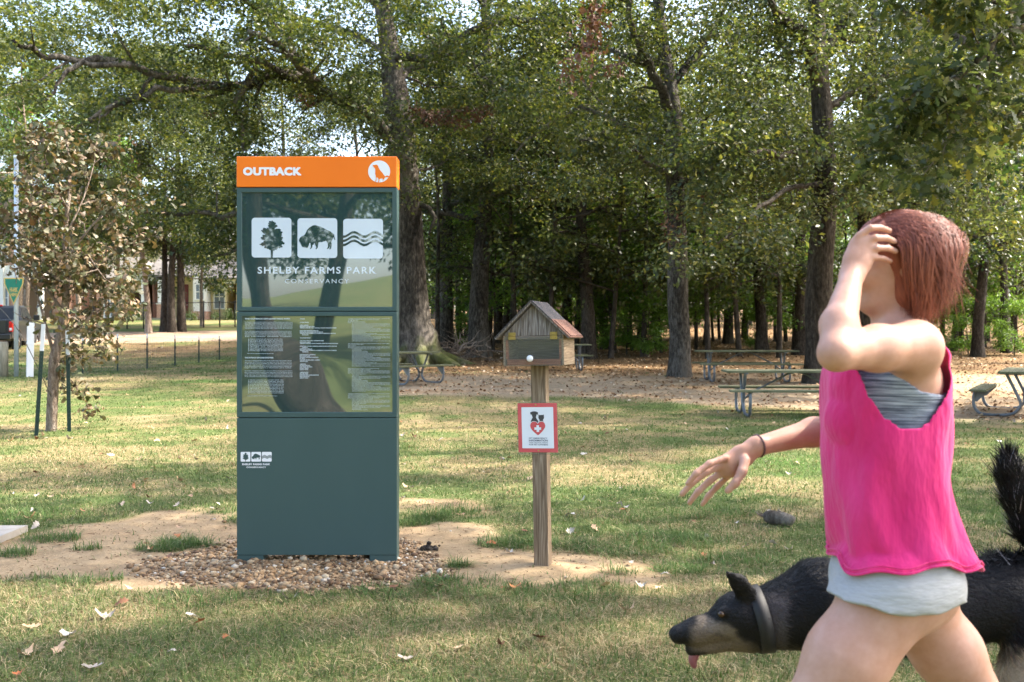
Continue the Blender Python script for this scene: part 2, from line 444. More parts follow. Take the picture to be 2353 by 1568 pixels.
# concrete walkway corner at the left
M['concrete'] = mottled('concrete', (.27, .245, .205), (.37, .34, .295), 9, .9, .3, .004)
cp = [gp(-700, 1236), gp(-60, 1222), gp(64, 1222), gp(-8, 1252), gp(-120, 1283), gp(-700, 1300)]
mb = MB(); n = len(cp)
mb.add([(p.x, p.y, .045) for p in cp]+[(p.x, p.y, -.05) for p in cp], [tuple(range(n-1, -1, -1))]+[(i, (i+1) % n, (i+1) % n+n, i+n) for i in range(n)])
tag(mb.build('pavement', M['concrete']), kind='structure')

# gravel heap round the kiosk feet
bm = bmesh.new(); bmesh.ops.create_icosphere(bm, subdivisions=1, radius=1)
iv = np.array([q.co[:] for q in bm.verts]); ifc = np.array([[q.index for q in f.verts] for f in bm.faces]); bm.free()
N = 19000
px_ = RNG.uniform(-2.4, .1, N); py_ = RNG.uniform(5.2, 7.0, N)
mk = masks(px_, py_)[2]
keep = RNG.random(N) < np.maximum(mk*.95, 0); px_ = px_[keep]; py_ = py_[keep]
ex = RNG.uniform(-4.2, 2.2, 420); ey = RNG.uniform(5.3, 8, 420); ed = masks(ex, ey)[0]
k2 = RNG.random(420) < ed*.5; px_ = np.concatenate([px_, ex[k2]]); py_ = np.concatenate([py_, ey[k2]])
n = len(px_)
sz = np.clip(RNG.lognormal(math.log(.0072), .5, n), .003, .024)
sz[-k2.sum():] *= .8
sc = np.stack([sz*RNG.uniform(.8, 1.4, n), sz*RNG.uniform(.8, 1.4, n), sz*RNG.uniform(.55, .9, n)], -1)
rz = RNG.uniform(0, 6.28, n)
jit = 1+RNG.normal(0, .13, (n, len(iv), 1))
v = iv[None]*jit*sc[:, None]
vx = v[..., 0]*np.cos(rz)[:, None]-v[..., 1]*np.sin(rz)[:, None]; vy = v[..., 0]*np.sin(rz)[:, None]+v[..., 1]*np.cos(rz)[:, None]
zz = gz(px_, py_)+sz*RNG.uniform(-.3, .7, n)
v = np.stack([vx+px_[:, None], vy+py_[:, None], v[..., 2]+zz[:, None]], -1).reshape(-1, 3)
f = (ifc[None]+(np.arange(n)*len(iv))[:, None, None]).reshape(-1, 3)
a = NT('pebbles'); g = a.n('ShaderNodeNewGeometry')
a.l(a.ramp(g.outputs['Random Per Island'], [(0, (.09, .05, .027)), (.25, (.175, .105, .052)), (.5, (.26, .168, .088)), (.78, (.33, .23, .13)), (.95, (.42, .33, .21)), (1, (.52, .49, .44))]), a.b.inputs['Base Color'])
a.set(rough=.75, spec=.35); M['pebbles'] = a.m
tag(link('gravel', npmesh('gravel', v, f, True), M['pebbles']), 'tan river pebbles heaped round the feet of the kiosk', 'gravel', kind='stuff')
# ================================================================== trees
QUAD_V = np.array([(0, 0, 0), (.48, .30, .07), (1, 0, -.06), (.48, -.30, .07)])
QUAD_F = np.array([(0, 3, 2), (0, 2, 1)])
_lob = [(0, .02), (.2, .10), (.27, .20), (.36, .09), (.48, .32), (.58, .12), (.74, .26), (.80, .09), (1, 0)]
OAK_V = np.array([(u, 0, -.10*(u-.4)**2) for u, _ in _lob]+[(u, w, .10*w-.10*(u-.4)**2) for u, w in _lob]+[(u, -w, .10*w-.10*(u-.4)**2) for u, w in _lob])
_k = len(_lob)
OAK_F = np.array([t for i in range(_k-1) for t in ((i, i+1, _k+i+1), (i, _k+i+1, _k+i), (i, 2*_k+i+1, i+1), (i, 2*_k+i, 2*_k+i+1))])
OBO_V = np.array([(u, s*w, .14*abs(w)-.25*(u-.4)**2) for s in (0, 1, -1) for u, w in [(0, .02), (.25, .10), (.42, .22), (.55, .20), (.72, .33), (.88, .28), (1, .06)]])
_k2 = 7
OBO_F = np.array([t for i in range(_k2-1) for t in ((i, i+1, _k2+i+1), (i, _k2+i+1, _k2+i), (i, 2*_k2+i+1, i+1), (i, 2*_k2+i, 2*_k2+i+1))])

def leaf_cloud(cl, per, size, rng, shape='quad', flat=.62, up=.75, droop=.25, svar=.3, core=.5):
    """cl: (n,4) centres and radii -> leaf verts/faces; each leaf hangs where a twig of that clump would carry it"""
    LV, LF = {'quad': (QUAD_V, QUAD_F), 'oak': (OAK_V, OAK_F), 'obo': (OBO_V, OBO_F)}[shape]
    cl = np.asarray(cl, float)
    cnt = np.maximum((per*(cl[:, 3]/cl[:, 3].mean())**1.6*rng.uniform(.6, 1.4, len(cl))).astype(int), 3)
    ci = np.repeat(np.arange(len(cl)), cnt); n = len(ci)
    d = rng.normal(size=(n, 3)); d /= np.linalg.norm(d, axis=1)[:, None]
    rr = rng.random(n)**core
    # sprays: leaves gather along a few twigs inside each clump
    tw = rng.normal(size=(len(cl), 7, 3)); tw /= np.linalg.norm(tw, axis=2)[..., None]
    pick = tw[ci, rng.integers(0, 7, n)]
    d = d*.55+pick*.75; d /= np.linalg.norm(d, axis=1)[:, None]
    off = d*(rr*cl[ci, 3])[:, None]; off[:, 2] *= flat
    c = cl[ci, :3]+off
    nrm = rng.normal(size=(n, 3))*.55; nrm[:, 2] += up*1.25; nrm += d*.45
    nrm /= np.linalg.norm(nrm, axis=1)[:, None]
    t = rng.normal(size=(n, 3))*.7+d*.8; t[:, 2] -= droop
    t -= nrm*(t*nrm).sum(1)[:, None]; t /= np.linalg.norm(t, axis=1)[:, None]
    b = np.cross(nrm, t)
    s = size*np.clip(1+rng.normal(0, svar, n), .4, 1.8)
    v = c[:, None]+s[:, None, None]*(LV[None, :, 0:1]*t[:, None]+LV[None, :, 1:2]*b[:, None]+LV[None, :, 2:3]*nrm[:, None])
    f = LF[None]+(np.arange(n)*len(LV))[:, None, None]
    return v.reshape(-1, 3), f.reshape(-1, 3)

def wig(a, b, k, amp, rng, sag=0):
    """a crooked way from a to b in k steps"""
    a = np.array(a, float); b = np.array(b, float); L = np.linalg.norm(b-a); out = []
    ph = rng.normal(size=(3, 3))
    for i in range(k+1):
        t = i/k; w = math.sin(math.pi*t)
        o = amp*L*w*(ph[0]*.6*math.sin(2.1*t+ph[2, 0])+ph[1]*.5*math.sin(5*t+ph[2, 1]))
        p = a+(b-a)*t+o; p[2] += sag*L*w
        out.append(p)
    return out

def limb_tubes(path, r0, r1, rng, subs=4, sub_len=.4, cl_r=.85, tubes=None, cl=None, sub_up=.1, from_t=.35, side_n=6):
    """tube along a limb, side shoots on its outer part and foliage clumps on them"""
    path = [np.array(p) for p in path]; m = len(path)
    rad = [r0+(r1-r0)*i/(m-1) for i in range(m)]
    tubes.append((path, rad, 8 if r0 > .08 else 6))
    L = sum(np.linalg.norm(path[i+1]-path[i]) for i in range(m-1))
    for j in range(subs):
        t = from_t+(1-from_t)*(j+rng.random()*.8)/max(subs, 1); t = min(t, .98)
        i = min(int(t*(m-1)), m-2); fr = t*(m-1)-i
        p = path[i]*(1-fr)+path[i+1]*fr; d = path[i+1]-path[i]; d = d/np.linalg.norm(d)
        q = rng.normal(size=3); q[2] = q[2]*.5+sub_up; q -= d*q.dot(d)*.7; q /= np.linalg.norm(q)
        l = L*sub_len*rng.uniform(.6, 1.2)*(1-.35*t)
        e = p+(q*.9+d*.5)*l
        rr = max((r0+(r1-r0)*t)*.45, .012)
        sp = wig(p, e, 4, .10, rng)
        tubes.append((sp, [rr*(1-.75*k/4) for k in range(5)], side_n))
        cl.append((*e, cl_r*rng.uniform(.75, 1.25)))
        cl.append((*(p*.45+e*.55+rng.normal(0, .25, 3)), cl_r*rng.uniform(.6, 1.0)))
    cl.append((*path[-1], cl_r))

def tubes_mesh(name, tubes, wob=.12, seed=0):
    mb = MB()
    for k, (p, r, n) in enumerate(tubes): mb.tube(p, r, n, True, True, wob if r[0] > .06 else 0, seed+k)
    return mb.mesh(name)

def trunk_path(H, lean, rng, k=9, amp=.02):
    return wig((0, 0, -.25), (lean[0], lean[1], H), k, amp, rng)

def flare(path, r0, r1, root=1.7):
    m = len(path); out = []
    L = path[-1][2]-path[0][2]
    for i, p in enumerate(path):
        h = (p[2]-path[0][2]); t = h/L
        out.append((r0+(r1-r0)*t)*(1+(root-1)*math.exp(-max(h-.2, 0)/.55)))
    return out

def dense_base(path):
    """extra rings near the ground so that the root flare is round"""
    a, b = path[0], path[1]
    return [a, a+(b-a)*.12, a+(b-a)*.25, a+(b-a)*.45, a+(b-a)*.7]+list(path[1:])

def forest_tree(seed, H, r0, cb, cr, limbs, per, size, leafm, barkm, lean=(0, 0), top=.8, cl_r=.95, name='oak_tree', low=0, roots=1.4):
    rng = np.random.default_rng(seed)
    tp = dense_base(trunk_path(H, lean, rng)); tr = flare(tp, r0, r0*.22, roots)
    tubes = [(tp, tr, 14)]; cl = []
    for j in range(limbs):
        h = cb+(H*.97-cb)*((j+rng.random()*.7)/limbs)
        t = (h-cb)/(H-cb)
        prof = math.sin(math.pi*(.18+.80*t))**.7
        i = int(np.searchsorted([p[2] for p in tp], h)); i = min(max(i, 1), len(tp)-1)
        fr = (h-tp[i-1][2])/(tp[i][2]-tp[i-1][2]); p0 = tp[i-1]+(tp[i]-tp[i-1])*fr
        az = j*2.4+rng.normal(0, .4); L = cr*prof*rng.uniform(.7, 1.15)
        rise = (-.02+.75*t)*L+rng.normal(0, .3)
        e = p0+np.array((math.cos(az)*L, math.sin(az)*L, rise))
        rl = r0*(1-.75*h/H)*.5
        limb_tubes(wig(p0, e, 6, .07, rng, .05), max(rl, .04), .018, rng, 5, .42, cl_r, tubes, cl)
    for j in range(low):           # dead stubs and low twigs on the bole
        h = rng.uniform(1.5, cb); az = rng.uniform(0, 6.28); i = min(int(np.searchsorted([p[2] for p in tp], h)), len(tp)-1)
        e = tp[i]+np.array((math.cos(az), math.sin(az), rng.uniform(-.1, .6)))*rng.uniform(.5, 1.6)
        tubes.append((wig(tp[i], e, 4, .12, rng), [.035, .03, .024, .018, .01], 5))
        if rng.random() < .6: cl.append((*e, .45))
    v, f = leaf_cloud(cl, per, size, rng)
    return tubes_mesh('trunk', tubes, .07, seed), npmesh('crown', v, f), M[leafm], M[barkm]

def place_tree(parts, loc, rz=0, sc=1.0, label='', group=None, name='oak_tree'):
    tm, cm, lm, bk = parts
    o = empty(name, loc, rz, label, 'tree', group); o.scale = (sc, sc, sc)
    link('trunk', tm, bk, o)
    if cm is not None: link('crown', cm, lm, o)
    return o

def copy_thing(root, loc, rz=0, sc=None, label=None, group=None):
    r = root.copy(); COL.objects.link(r); r.location = loc; r.rotation_euler = (0, 0, rz)
    if sc is not None: r.scale = (sc, sc, sc)
    if label: r['label'] = label
    if group: r['group'] = group
    for ch in list(root.children):
        c = ch.copy(); COL.objects.link(c); c.parent = r
        for g in list(ch.children):
            d = g.copy(); COL.objects.link(d); d.parent = c
    return r

def at(px, Y, dz=0):
    x = (px-CX)/FPX*Y
    return (x, Y, G(x, Y)+dz)

# ---- the big oak beside the kiosk -------------------------------------------------
rng = np.random.default_rng(5)
YA = 32.0
def pa(px, py, dY=0): return np.array(P(px, py, YA+dY))
tubes, cl = [], []
base = pa(963, 842); base[2] = G(base[0], YA)-.2
tp = [base, base+(0, 0, .35), base+(0, 0, .7), base+(-.02, 0, 1.15), pa(952, 745), pa(946, 650), pa(940, 520), pa(930, 400), pa(920, 300), pa(908, 215), pa(898, 130, .3), pa(880, 20, .5), pa(872, -120, 1), pa(868, -260, 1)]
tr = [.86, .76, .68, .60, .54, .50, .47, .45, .44, .42, .33, .27, .18, .09]
tubes.append((tp, tr, 20))
for az in (.2, 1.1, 2.0, 2.9, 3.9, 4.9, 5.7):      # buttress roots
    L = rng.uniform(.9, 1.5)
    q = [base+np.array((math.cos(az)*.40, math.sin(az)*.40, .85)), base+np.array((math.cos(az)*.68, math.sin(az)*.68, .45)), base+np.array((math.cos(az)*(.7+L*.5), math.sin(az)*(.7+L*.5), .24)), base+np.array((math.cos(az)*(.75+L), math.sin(az)*(.75+L), .05))]
    tubes.append((q, [.20, .24, .17, .06], 8))
LIMBS = [  # pixel paths with depth offsets, start and end radius, side shoots
    ([(915, 330, 0), (885, 305, -.3), (850, 262, -1), (800, 235, -2), (735, 198, -3), (690, 150, -4), (640, 110, -5), (570, 70, -6)], .24, .07, 12),
    ([(800, 235, -2), (740, 215, -2.5), (690, 180, -3), (600, 145, -4.2), (520, 125, -5), (420, 110, -6)], .15, .05, 8),
    ([(735, 198, -3), (640, 170, -3), (560, 200, -3.5), (480, 190, -4), (360, 170, -5), (230, 140, -6), (100, 125, -7), (20, 90, -8)], .19, .06, 8),
    ([(360, 170, -5), (300, 235, -5.5), (240, 262, -6), (190, 300, -6.2)], .06, .02, 3),
    ([(300, 150, -6), (215, 152, -6.5), (150, 170, -7), (115, 215, -7.4), (95, 250, -7.5)], .09, .025, 1),
    ([(560, 200, -3.5), (440, 205, -4.5), (330, 215, -5.5), (250, 240, -6), (200, 280, -6.5), (165, 300, -6.5)], .10, .03, 2),
    ([(600, 145, -4.2), (540, 240, -4), (560, 300, -4.2), (552, 380, -4.4)], .10, .03, 5),
    ([(905, 420, 0), (860, 450, -1), (760, 470, -2), (640, 490, -2.5), (540, 497, -3), (450, 487, -3.4), (330, 485, -4)], .17, .05, 10),
    ([(760, 470, -2), (660, 540, -2.5), (560, 570, -3), (470, 600, -3)], .08, .03, 6),
    ([(920, 300, 0), (985, 275, -1), (1040, 262, -1.5), (1100, 250, -2)], .09, .03, 5),
    ([(900, 130, .3), (980, 130, -1), (1060, 90, -2), (1120, 58, -2.5), (1210, 48, -3), (1300, 38, -3), (1380, 36, -3.4)], .15, .05, 8),
    ([(880, 20, .5), (940, -60, 0), (1060, -110, -1), (1200, -140, -2)], .13, .05, 7),
    ([(880, 20, .5), (780, -60, 0), (620, -100, -2), (450, -110, -3), (250, -100, -4)], .15, .05, 10),
    ([(905, 190, 0), (880, 120, 3), (760, 60, 6), (600, 20, 8)], .14, .05, 8),
    ([(905, 190, 0), (960, 150, 3), (1080, 150, 6), (1190, 190, 8)], .13, .05, 8),
    ([(930, 400, 0), (1000, 380, 2), (1060, 360, 4)], .07, .03, 4),
    ([(690, 150, -4), (640, 60, -4), (560, 0, -5), (480, -40, -6)], .10, .04, 7),
    ([(1060, 90, -2), (1090, 150, -3), (1130, 200, -4), (1220, 230, -5)], .06, .02, 5),
]
for pts, r0, r1, ns in LIMBS:
    path = [np.array(P(a, b, YA+d)) for a, b, d in pts]
    path = [np.array(q) for q in smooth_path(path, 3)]
    for q in path[1:]: q += rng.normal(0, .05, 3)
    limb_tubes(path, r0, r1, rng, ns, .22, .95, tubes, cl, .12, .12)
# broken stub low on the right side and the sawn stub higher up
tubes.append(([pa(962, 470), pa(985, 478, -.3), pa(1000, 500, -.4), pa(985, 540, -.5)], [.09, .08, .07, .03], 7))
tubes.append(([pa(930, 345), pa(941, 300, -.25), pa(943, 262, -.3)], [.17, .17, .16], 10))
# foliage between the limbs
GAPS = [(400, 140, 36), (45, 75, 22), (155, 5, 22), (505, 185, 24), (470, 90, 16), (640, 315, 22), (105, 240, 45), (330, 30, 14)]
n = 0
low = lambda x: np.interp(x, [-150, 0, 160, 230, 330, 420, 540, 560, 900, 930, 1120, 1260, 1450], [300, 330, 190, 210, 290, 560, 640, 380, 350, 330, 470, 370, 230])
k = 0
while k < 190:
    a_, b_ = rng.uniform(-160, 1050), rng.uniform(-220, 330)
    if any((a_-g[0])**2+(b_-g[1])**2 < (g[2]*.9)**2 for g in GAPS) or b_ > np.interp(a_, [0, 160, 230, 420, 1050], [300, 210, 230, 330, 330]): continue
    cl.append((*P(a_, b_, YA+rng.uniform(5, 13)), rng.uniform(.65, 1.15))); k += 1
for _ in range(75): cl.append((*P(rng.uniform(-200, 420), rng.uniform(-200, 110), YA+rng.uniform(-8, 9)), rng.uniform(.6, 1.1)))
while n < 450:
    a_, b_ = rng.uniform(-160, 1440), rng.uniform(-330, 640)
    if b_ > low(a_): continue
    if any((a_-g[0])**2+(b_-g[1])**2 < g[2]**2 for g in GAPS): continue
    cl.append((*P(a_, b_, YA+(rng.uniform(-4.5, 9) if b_ > 40 else rng.uniform(-8, 7))), rng.uniform(.6, 1.15))); n += 1
# a rust coloured spray right of the trunk stays a natural colour change inside the crown material
v, f = leaf_cloud(cl, 185, .114, rng)
big = (tubes_mesh('trunk', tubes, .14, 3), npmesh('crown', v, f), M['leaf_oak'], M['bark_oak'])
org = Vector((float(base[0]), YA, G(float(base[0]), YA)))
for me in big[:2]: me.transform(Matrix.Translation(-org))
bt = place_tree(big, org, 0, 1, 'huge spreading oak with a thick mossy trunk right behind the kiosk')
dc = [(*P(a_, b_, YA-4), r_) for a_, b_, r_ in [(965, 262, .4), (1000, 275, .45), (1035, 268, .45), (1080, 262, .4), (1110, 255, .3), (1060, 285, .3), (700, 230, .3), (480, 260, .25)]]
v, f = leaf_cloud(dc, 90, .10, rng); me = npmesh('rusty_leaves', v, f); me.transform(Matrix.Translation(-org)); link('rusty_leaves', me, M['leaf_dead'], bt)
# moss on the root flare
mb = MB()
# ---- two tall oaks on the right ---------------------------------------------------
YB = 26.0
def limbset(L, Y, rng, tubes, cl, cr=.9, jit=.05, sub=.24):
    for pts, r0, r1, ns in L:
        path = [np.array(q) for q in smooth_path([np.array(P(a, b, Y+d)) for a, b, d in pts], 3)]
        for q in path[1:]: q += rng.normal(0, jit, 3)
        limb_tubes(path, r0, r1, rng, ns, sub, cr, tubes, cl, .1, .15)
def special(pathpx, rad, L, Y, seed, region, nfree, per, size, leafm, barkm, label, dY=(-5, 5), cr=.9, dead=None, flat=.62):
    rng = np.random.default_rng(seed); tubes, cl = [], []
    tp = [np.array(P(a, b, Y+d)) for a, b, d in pathpx]
    b0 = tp[0]; b0[2] = G(b0[0], b0[1])-.25
    tp = [b0, b0+np.array((0, 0, .4)), b0+np.array((0, 0, .8)), b0+np.array((0, 0, 1.3))]+tp[1:]
    rad = [rad[0]*1.5, rad[0]*1.22, rad[0]*1.08, rad[0]*1.02]+rad[1:]
    tp = smooth_path([np.append(p, r) for p, r in zip(tp, rad)], 2)
    tubes.append(([p[:3] for p in tp], [p[3] for p in tp], 16))
    limbset(L, Y, rng, tubes, cl, cr)
    n = 0
    while n < nfree:
        a_, b_ = rng.uniform(region[0], region[1]), rng.uniform(region[2], region[3])
        if region[4](a_, b_): cl.append((*P(a_, b_, Y+rng.uniform(*dY)), rng.uniform(.6, 1.1)*cr)); n += 1
    v, f = leaf_cloud(cl, per, size, rng, flat=flat)
    pr = (tubes_mesh('trunk', tubes, .12, seed), npmesh('crown', v, f), M[leafm], M[barkm])
    org = Vector(b0)+Vector((0, 0, .25))
    for me in pr[:2]: me.transform(Matrix.Translation(-org))
    t = place_tree(pr, org, 0, 1, label)
    if dead:
        dc = [(*(np.array(P(a, b, Y+d))+rng.normal(0, .08, 3)), r) for a, b, d, r in dead for _ in range(2)]
        v, f = leaf_cloud(dc, 45, .11, rng, flat=1.5, up=.2, droop=1.2); me = npmesh('dead_leaves', v, f); me.transform(Matrix.Translation(-org)); link('dead_leaves', me, M['leaf_dead'], t)
    return t
special([(1562, 868, 0), (1558, 700, 0), (1556, 560, 0), (1550, 400, 0), (1548, 280, 0), (1535, 180, 0), (1520, 80, .2), (1505, -60, .4), (1490, -230, .5)], [.27, .265, .25, .23, .22, .20, .16, .12, .06], [
    ([(1545, 260, 0), (1500, 170, -1), (1470, 110, -1.5), (1445, 40, -2), (1425, -60, -2)], .14, .05, 7),
    ([(1540, 200, 0), (1600, 120, 1), (1650, 50, 2), (1690, -40, 2)], .12, .04, 7),
    ([(1550, 400, 0), (1480, 370, -1), (1400, 300, -2), (1330, 330, -3)], .08, .03, 5),
    ([(1552, 440, 0), (1600, 400, -1), (1660, 380, -2), (1720, 395, -3)], .07, .03, 6),
    ([(1545, 330, 0), (1440, 290, 2), (1340, 250, 3), (1240, 300, 4), (1160, 380, 4)], .10, .03, 8),
    ([(1530, 150, 0), (1400, 120, 2), (1280, 110, 3), (1180, 140, 4)], .10, .03, 8)],
    YB, 21, (1130, 1830, -250, 560, lambda a, b: b < np.interp(a, [1130, 1250, 1400, 1500, 1650, 1830], [420, 430, 470, 420, 520, 480])), 250, 150, .105, 'leaf_oak', 'bark', 'tall oak with a straight grey trunk standing alone in front of the middle picnic table', (-4, 6), dead=[(1365, 60, -5, .35), (1350, 120, -5, .4), (1320, 165, -5, .3), (1372, 20, -5, .3), (1545, 520, -3, .3), (1640, 470, -4, .3), (1400, 150, -5, .25)])
special([(1882, 862, 0), (1880, 700, 0), (1888, 560, 0), (1898, 450, 0), (1893, 330, 0), (1885, 200, 0), (1878, 90, 0), (1872, -80, .3), (1868, -240, .5)], [.32, .31, .29, .27, .25, .23, .20, .15, .07], [
    ([(1885, 190, 0), (1860, 110, -1), (1820, 55, -1.5), (1770, 5, -2), (1700, -60, -2)], .16, .05, 7),
    ([(1880, 130, 0), (1930, 60, 1), (1980, -30, 1.5), (2040, -100, 2)], .13, .05, 7),
    ([(1890, 350, 0), (1840, 352, -1), (1770, 358, -2), (1700, 330, -3), (1650, 345, -3)], .08, .025, 8),
    ([(1894, 420, 0), (1800, 440, -2), (1720, 500, -3), (1650, 560, -4)], .07, .025, 8),
    ([(1896, 470, 0), (1960, 430, -1), (2040, 440, -2), (2120, 480, -3)], .07, .025, 7),
    ([(1885, 250, 0), (1990, 190, 2), (2100, 170, 3), (2240, 200, 4)], .10, .03, 8)],
    24.0, 22, (1620, 2420, -250, 640, lambda a, b: b < np.interp(a, [1620, 1760, 1860, 1990, 2150, 2420], [520, 600, 540, 470, 500, 520])), 285, 150, .105, 'leaf_warm', 'bark_dark', 'dark trunked oak with yellowing leaves directly behind the running woman', (-4, 5))
special([(1998, 858, 0), (1996, 700, 0), (1992, 520, 0), (1990, 400, 0), (1996, 250, 0), (2002, 100, .2), (2010, -60, .4), (2020, -220, .6)], [.27, .26, .25, .22, .19, .15, .1, .05], [
    ([(1998, 240, 0), (2050, 150, 1), (2120, 80, 2), (2200, 20, 2)], .11, .04, 7),
    ([(1992, 330, 0), (2060, 300, -1), (2150, 310, -2), (2240, 350, -2)], .08, .03, 7),
    ([(1998, 200, 0), (1940, 120, 1), (1900, 20, 2)], .09, .03, 6)],
    28.0, 23, (1850, 2450, -250, 620, lambda a, b: b < np.interp(a, [1850, 2000, 2200, 2450], [480, 470, 600, 640])), 200, 150, .11, 'leaf_oak', 'bark_dark', 'second dark oak trunk just right of the one with yellowing leaves')

# ---- oak at the right edge whose branches hang into the picture -------------------
rng = np.random.default_rng(31); tubes, cl = [], []
YE = 13.5
b0 = np.array((9.3, 15.5, G(9.3, 15.5)-.2))
tp = [b0, b0+(0, 0, .5), b0+(0, 0, 1.2), b0+(-.1, 0, 3), b0+(-.2, -.2, 5.2), b0+(0, -.3, 8), b0+(.3, 0, 11.5)]
tubes.append((tp, [.55, .42, .36, .33, .30, .2, .06], 14))
st = b0+np.array((-.2, -.2, 4.9))
def pe(a, b, d=0): return np.array(P(a, b, YE+d))
cl2 = []
for pts, r0, r1, ns in [
    ([st, pe(2450, 60, 1), pe(2353, 62, .5), pe(2300, 78, .2), pe(2270, 120, 0), pe(2235, 155, 0), pe(2180, 185, -.2), pe(2120, 205, -.3), pe(2060, 240, -.4)], .075, .012, 12),
    ([pe(2270, 120, 0), pe(2250, 190, .1), pe(2215, 240, .1), pe(2150, 265, 0), pe(2090, 280, 0), pe(2040, 330, 0)], .03, .008, 12),
    ([st, pe(2420, 130, 1.4), pe(2353, 145, 1), pe(2290, 170, 1), pe(2240, 250, 1), pe(2180, 320, 1), pe(2120, 400, 1)], .05, .01, 12),
    ([pe(2450, 60, 1), pe(2330, 20, 0), pe(2220, -10, -.3), pe(2100, -30, -.5)], .045, .01, 10),
    ([st, pe(2440, 220, 2), pe(2330, 270, 2.4), pe(2230, 290, 2.6), pe(2140, 340, 2.8)], .045, .01, 10),
    ([st, b0+np.array((-2.5, -1.5, 6.6)), b0+np.array((-4.6, -3.0, 7.6)), b0+np.array((-6.0, -4.5, 8.2))], .12, .03, 12),
    ([st, b0+np.array((-2.0, 1.5, 6.8)), b0+np.array((-3.4, 3.5, 8.4))], .10, .03, 9),
    ([st+(0, 0, .8), b0+np.array((2.5, .5, 7.4)), b0+np.array((5.2, .5, 8.6))], .12, .03, 9),
    ([st+(0, 0, 1.6), b0+np.array((.5, 3, 8.6)), b0+np.array((1, 5, 10))], .12, .03, 9),
    ([st+(0, 0, 1.9), b0+np.array((-1.2, -2.5, 8.8)), b0+np.array((-2, -4.6, 10))], .12, .03, 9)]:
    path = [np.array(q) for q in smooth_path(pts, 3)]
    for q in path[1:]: q += rng.normal(0, .03, 3)
    limb_tubes(path, r0, r1, rng, ns, .14, .42, tubes, cl, -.05, .25, 5)
v1, f1 = leaf_cloud(cl, 34, .16, rng, 'oak', .8, .55, .5)
pr = (tubes_mesh('trunk', tubes, .1, 31), npmesh('crown', v1, f1), M['leaf_warm'], M['bark_pale'])
org = Vector(b0)+Vector((0, 0, .2))
for me in pr[:2]: me.transform(Matrix.Translation(-org))
place_tree(pr, org, 0, 1, 'near oak whose lichen grey branches with large lobed leaves hang in at top right')

# ---- trees of the wood behind ------------------------------------------------------
F1 = forest_tree(41, 15, .36, 3.9, 4.6, 15, 62, .135, 'leaf_oak', 'bark', (.5, .2), low=5)
F2 = forest_tree(42, 16, .28, 4.4, 4.2, 15, 62, .135, 'leaf_oak', 'bark_dark', (-.6, .1), low=6)
F3 = forest_tree(43, 13.5, .20, 3.4, 3.8, 13, 58, .135, 'leaf_warm', 'bark_dark', (.3, -.2), low=6)
T_2 = forest_tree(42, 16, .28, 4.4, 4.2, 15, 20, .135, 'leaf_warm', 'bark_dark', (-.6, .1), low=6)
T_3 = forest_tree(43, 13.5, .20, 3.4, 3.8, 13, 20, .135, 'leaf_warm', 'bark_dark', (.3, -.2), low=6)
F4 = forest_tree(44, 15.5, .40, 4.2, 5.2, 15, 66, .135, 'leaf_deep', 'bark', (.2, .4), low=4)
S1 = forest_tree(54, 12, .085, 4.5, 1.7, 9, 22, .13, 'leaf_warm', 'bark_dark', (.4, .2), cl_r=.62, low=4, roots=1.2)
S2 = forest_tree(55, 13, .11, 5.0, 2.0, 9, 22, .13, 'leaf_oak', 'bark', (-.5, .1), cl_r=.65, low=4, roots=1.3)
U1 = forest_tree(51, 5.5, .06, .9, 2.2, 12, 46, .12, 'leaf_bright', 'bark_dark', (.3, 0), cl_r=.62, roots=1.2)  # brighter leaf colour stands in for sunlight missing under the canopy
U2 = forest_tree(52, 7.5, .08, 1.6, 2.5, 13, 46, .12, 'leaf_warm', 'bark_dark', (-.4, 0), cl_r=.68, roots=1.2)
U3 = forest_tree(53, 4.2, .05, .5, 1.9, 12, 52, .13, 'leaf_bright', 'bark_dark', (.2, 0), cl_r=.55, roots=1.2)
protos = {}
def wood(key, parts, px, Y, rz, sc, label, group=None, name='oak_tree'):
    loc = at(px, Y, -.02)
    if key in protos: return copy_thing(protos[key], loc, rz, sc, label, group)
    protos[key] = place_tree(parts, loc, rz, sc, label, group, name); 
    return protos[key]
GW = 'trees of the wood'
